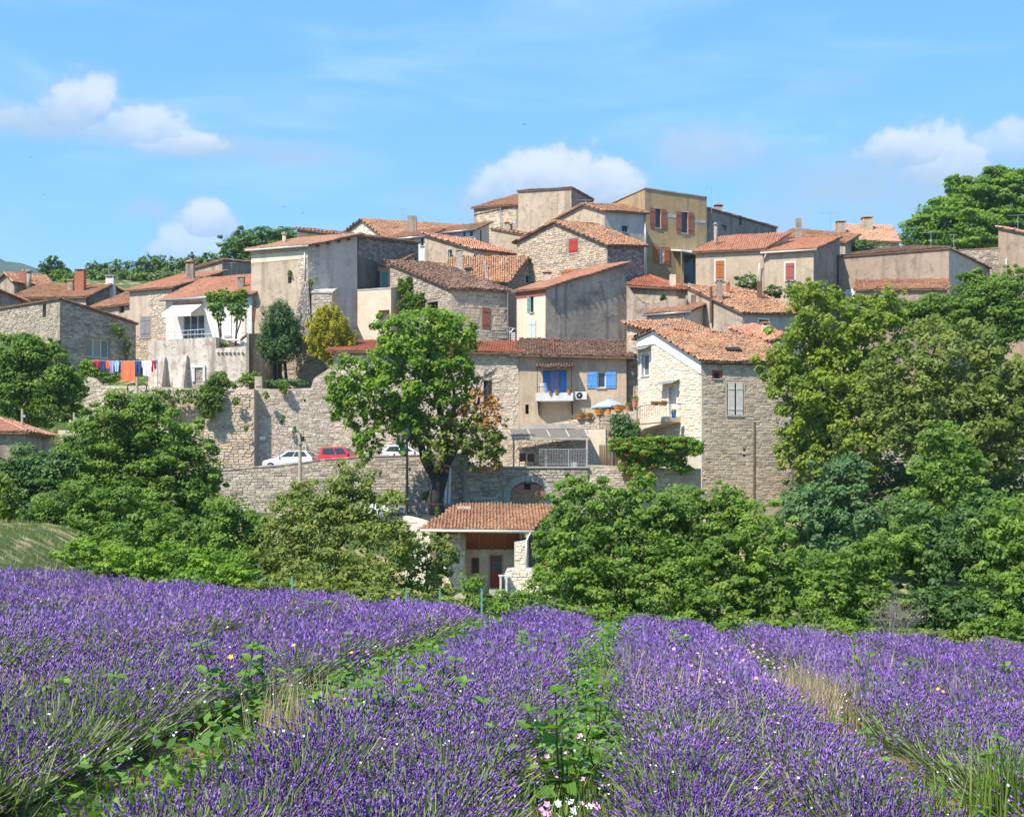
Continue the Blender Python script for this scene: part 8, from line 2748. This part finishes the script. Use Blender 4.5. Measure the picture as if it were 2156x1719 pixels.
# ================================================================== pots, wall lamp, small things
def pot(label, X, Y, dd, w, hgt, mat='terracotta', flower=None, oblong=1.0, seed=0):
    """pot standing with its foot at picture point (X, Y)"""
    c = px(X, Y, dd); r = w / 2 / F * dd; h = hgt / F * dd
    root = thing('flower_pot', label, 'flower pot', c, 'flower pots on the terraces')
    mb = MB(); mb.lathe(c, [(r * .72, 0), (r * .95, h * .8), (r * 1.05, h * .82), (r * 1.05, h), (r * .9, h)], 12)
    if oblong != 1:
        mb.v = [(c.x + (x - c.x) * oblong, y, z) for x, y, z in mb.v]
    obj('pot', mb, M[mat], root)
    crown('foliage', root, [(X, Y - hgt * 1.2, dd, w * .55 * oblong, hgt * .35, r)], L_MID if not flower else L_OLIVE, .8, .09, seed, fill=.4)
    if flower:
        mb = MB(); r2 = random.Random(seed)
        for _ in range(16):
            p = c + Vector((r2.gauss(0, r * .5 * oblong), r2.gauss(0, r * .4), h * r2.uniform(1.05, 1.4)))
            mb.lathe(p, [(.01, -.03), (.05, .02)], 5, r2.random())
        obj('flowers', mb, MATS[flower], root)


plain('purple_bloom', (0.28, 0.06, 0.30), .7); plain('red_bloom', (0.55, 0.05, 0.08), .7)
for i, a in enumerate((('left oval orange pot with purple flowers on the lower end of the terrace parapet', 1222, 881, 106.1, 16, 8, 'terracotta', 'purple_bloom', 1.3), ('oval orange pot with red flowers left of the iron gate', 1240, 881, 106.0, 16, 8, 'terracotta', 'red_bloom', 1.2), ('bright orange trough under the left tip of the parasol', 1263, 873, 105.9, 17, 9, 'terracotta_o', 'purple_bloom', 1.3),
                       ('square orange pot with a green plant under the parasol', 1281, 872, 105.8, 10, 11, 'terracotta_o', None, 1.1), ('bright orange trough under the right half of the parasol', 1303, 865.5, 105.6, 17, 9, 'terracotta_o', None, 1.4), ('terracotta pot at the right tip of the parasol', 1322, 865.5, 105.5, 11, 11, 'terracotta', None, 1.0), ('large terracotta pot on the high pier beside the white gable', 1337, 855, 105.2, 14, 14, 'terracotta', None, 1.0),
                       ('small brick-red pot at the end of the sloping rubble wall', 1202, 888, 106.6, 9, 6, 'terracotta', None, 1.2))):
    pot(*a, seed=300 + i)
for i, (X, Y, lab) in enumerate(((1379, 847, 'left terracotta trough with red flowers on the white gable balcony rail'), (1396, 847, 'right terracotta trough with green leaves on the white gable balcony rail'))):
    pot(lab, X, Y + 6, 101.6 + (1396 - X) * .02, 15, 6, 'terracotta', 'red_bloom', 1.3, seed=320 + i)
pot('blue bucket planter on the white gable balcony', 1419, 879, 102.1, 11, 12, 'blue', None, 1.0, seed=330)
pot('potted red plant on the blue-shutter balcony', 1158, 829, 108.0, 7, 6, 'terracotta', 'red_bloom', 1.0, seed=331)
pot('potted yellow-green plant on the blue-shutter balcony', 1172, 829, 108.0, 8, 6, 'terracotta', None, 1.2, seed=332)
pot('potted plant at the right corner of the blue-shutter balcony', 1198, 828, 107.9, 9, 8, 'terracotta', None, 1.0, seed=333)
pot('orange pot on the low wall right of the porch pier', 1148, 1193, 85.2, 14, 9, 'terracotta_o', None, 1.0, seed=334)

p = px(1334, 790, 108.3)
root = thing('wall_lantern', 'black wall lantern on the narrow stone house left of the white gable', 'lantern', p)
mb = MB(); mb.tube([p + Vector((0, .45, .8)), p + Vector((0, .1, .85)), p + Vector((0, 0, .62))], .02, 5); obj('bracket', mb, M['black'], root)
mb = MB(); mb.lathe(p, [(.10, 0), (.18, .38)], 6); obj('glass', mb, M['glass_pale'], root)
mb = MB(); mb.lathe(p + Vector((0, 0, .381)), [(.24, 0), (.12, .14), (.03, .24)], 6); obj('hood', mb, M['black'], root)
mb = MB(); mb.tube([px(1341, 735, 107.9), px(1340, 790, 107.6), px(1335, 840, 107.6)], .02, 5); o = obj('power_cable', mb, M['black']); tag(o, 'black cable running down beside the white gable', 'cable')
fc = Face((px(536, 0, 110.6).x, 110.6), (px(706, 0, 111).x, 111))
u0, u1, z0, z1 = fc.rect(547, 918, 559, 926)
mb = MB(); fc.box(mb, u0, u1, .08, .1, z0, z1); o = obj('wall_plate', mb, M['white']); tag(o, 'small white plate fixed to the high retaining wall left of the cars', 'plate')
# doorway lintel in the high wall and stone bench in the garden
for X, Y, dd, lab in ((1104, 262, 110, 'small dark bird highest above the hilltop houses'), (598, 436, 110, 'tiny dark bird left of the lowest one above the pine'), (638, 449, 110, 'tiny dark bird lowest above the umbrella pine'), (94, 411, 120, 'tiny dark bird above the left hills'), (66, 331, 120, 'tiny dark bird in front of the left cloud')):
    c = px(X, Y, dd)
    root = thing('bird', lab, 'bird', c, 'swallows in the sky')
    s = .22 if X == 1104 else .13
    mb = MB()
    mb.lathe(c + Vector((0, 0, -.0)), [(.01, -.04 * s / .2), (.035 * s / .2, 0), (.01, .05 * s / .2)], 6)
    for sd in (-1, 1):
        mb.hexa([c + Vector((0, -.04, 0)) * 1, c + Vector((sd * s * .5, -.05, .05)), c + Vector((sd * s * .5, .03, .05)), c + Vector((0, .05, 0))], [c + Vector((0, -.03, .012)), c + Vector((sd * s * .5, -.04, .062)), c + Vector((sd * s * .5, .02, .062)), c + Vector((0, .04, .012))])
        mb.hexa([c + Vector((sd * s * .5, -.05, .05)), c + Vector((sd * s, .02, .0)), c + Vector((sd * s, .03, .0)), c + Vector((sd * s * .5, .03, .05))], [c + Vector((sd * s * .5, -.04, .062)), c + Vector((sd * s, .02, .01)), c + Vector((sd * s, .03, .01)), c + Vector((sd * s * .5, .02, .062))])
    obj('bird_body', mb, M['black'], root)

# ================================================================== far wooded hill
rng = np.random.default_rng(5)
xs = np.linspace(-2400, 2400, 220); ys = np.linspace(1900, 3600, 40)
X_, Y_ = np.meshgrid(xs, ys)
ridge = np.interp(X_[0], [-2400, -1100, -900, -800, -700, -300, 2400], [520, 505, 480, 446, 375, 240, 150])
prof = np.exp(-((Y_ - 2500) / 420) ** 2)
Z_ = ridge[None, :] * prof + 14 * np.sin(X_ / 47) * np.sin(Y_ / 61) * prof + rng.normal(0, 4.5, X_.shape) * prof - 30
i = np.arange(39)[:, None] * 220 + np.arange(219)[None]
hf = np.stack([i, i + 1, i + 221, i + 220], -1).reshape(-1, 4)
m, t, b = principled('wooded_hill', 0.95, 0.05)
n = t.noise(pos(t), 0.02, 8, 0.7)
t.link(t.ramp(n, [(0.35, (0.02, 0.04, 0.022)), (0.65, (0.045, 0.07, 0.035))]), b.inputs['Base Color'])
tag(np_obj('hill', np.stack([X_, Y_, Z_], -1).reshape(-1, 3), hf, m, smooth=True), kind='structure')

# ================================================================== air
mb = MB(); mb.box((-2600, -60, -48), (2600, 4150, 640))
hz = obj('haze', mb, [])
m = bpy.data.materials.new('air'); m.use_nodes = True
t = NT(m.node_tree)
v = t.add('ShaderNodeVolumePrincipled')
v.inputs['Color'].default_value = (0.72, 0.86, 1.0, 1)
v.inputs['Density'].default_value = 0.00011
v.inputs['Anisotropy'].default_value = 0.0
o = t.add('ShaderNodeOutputMaterial'); t.link(v.outputs[0], o.inputs['Volume'])
hz.data.materials.append(m)
tag(hz, 'thin blue summer haze over the valley', 'haze', None, 'stuff')
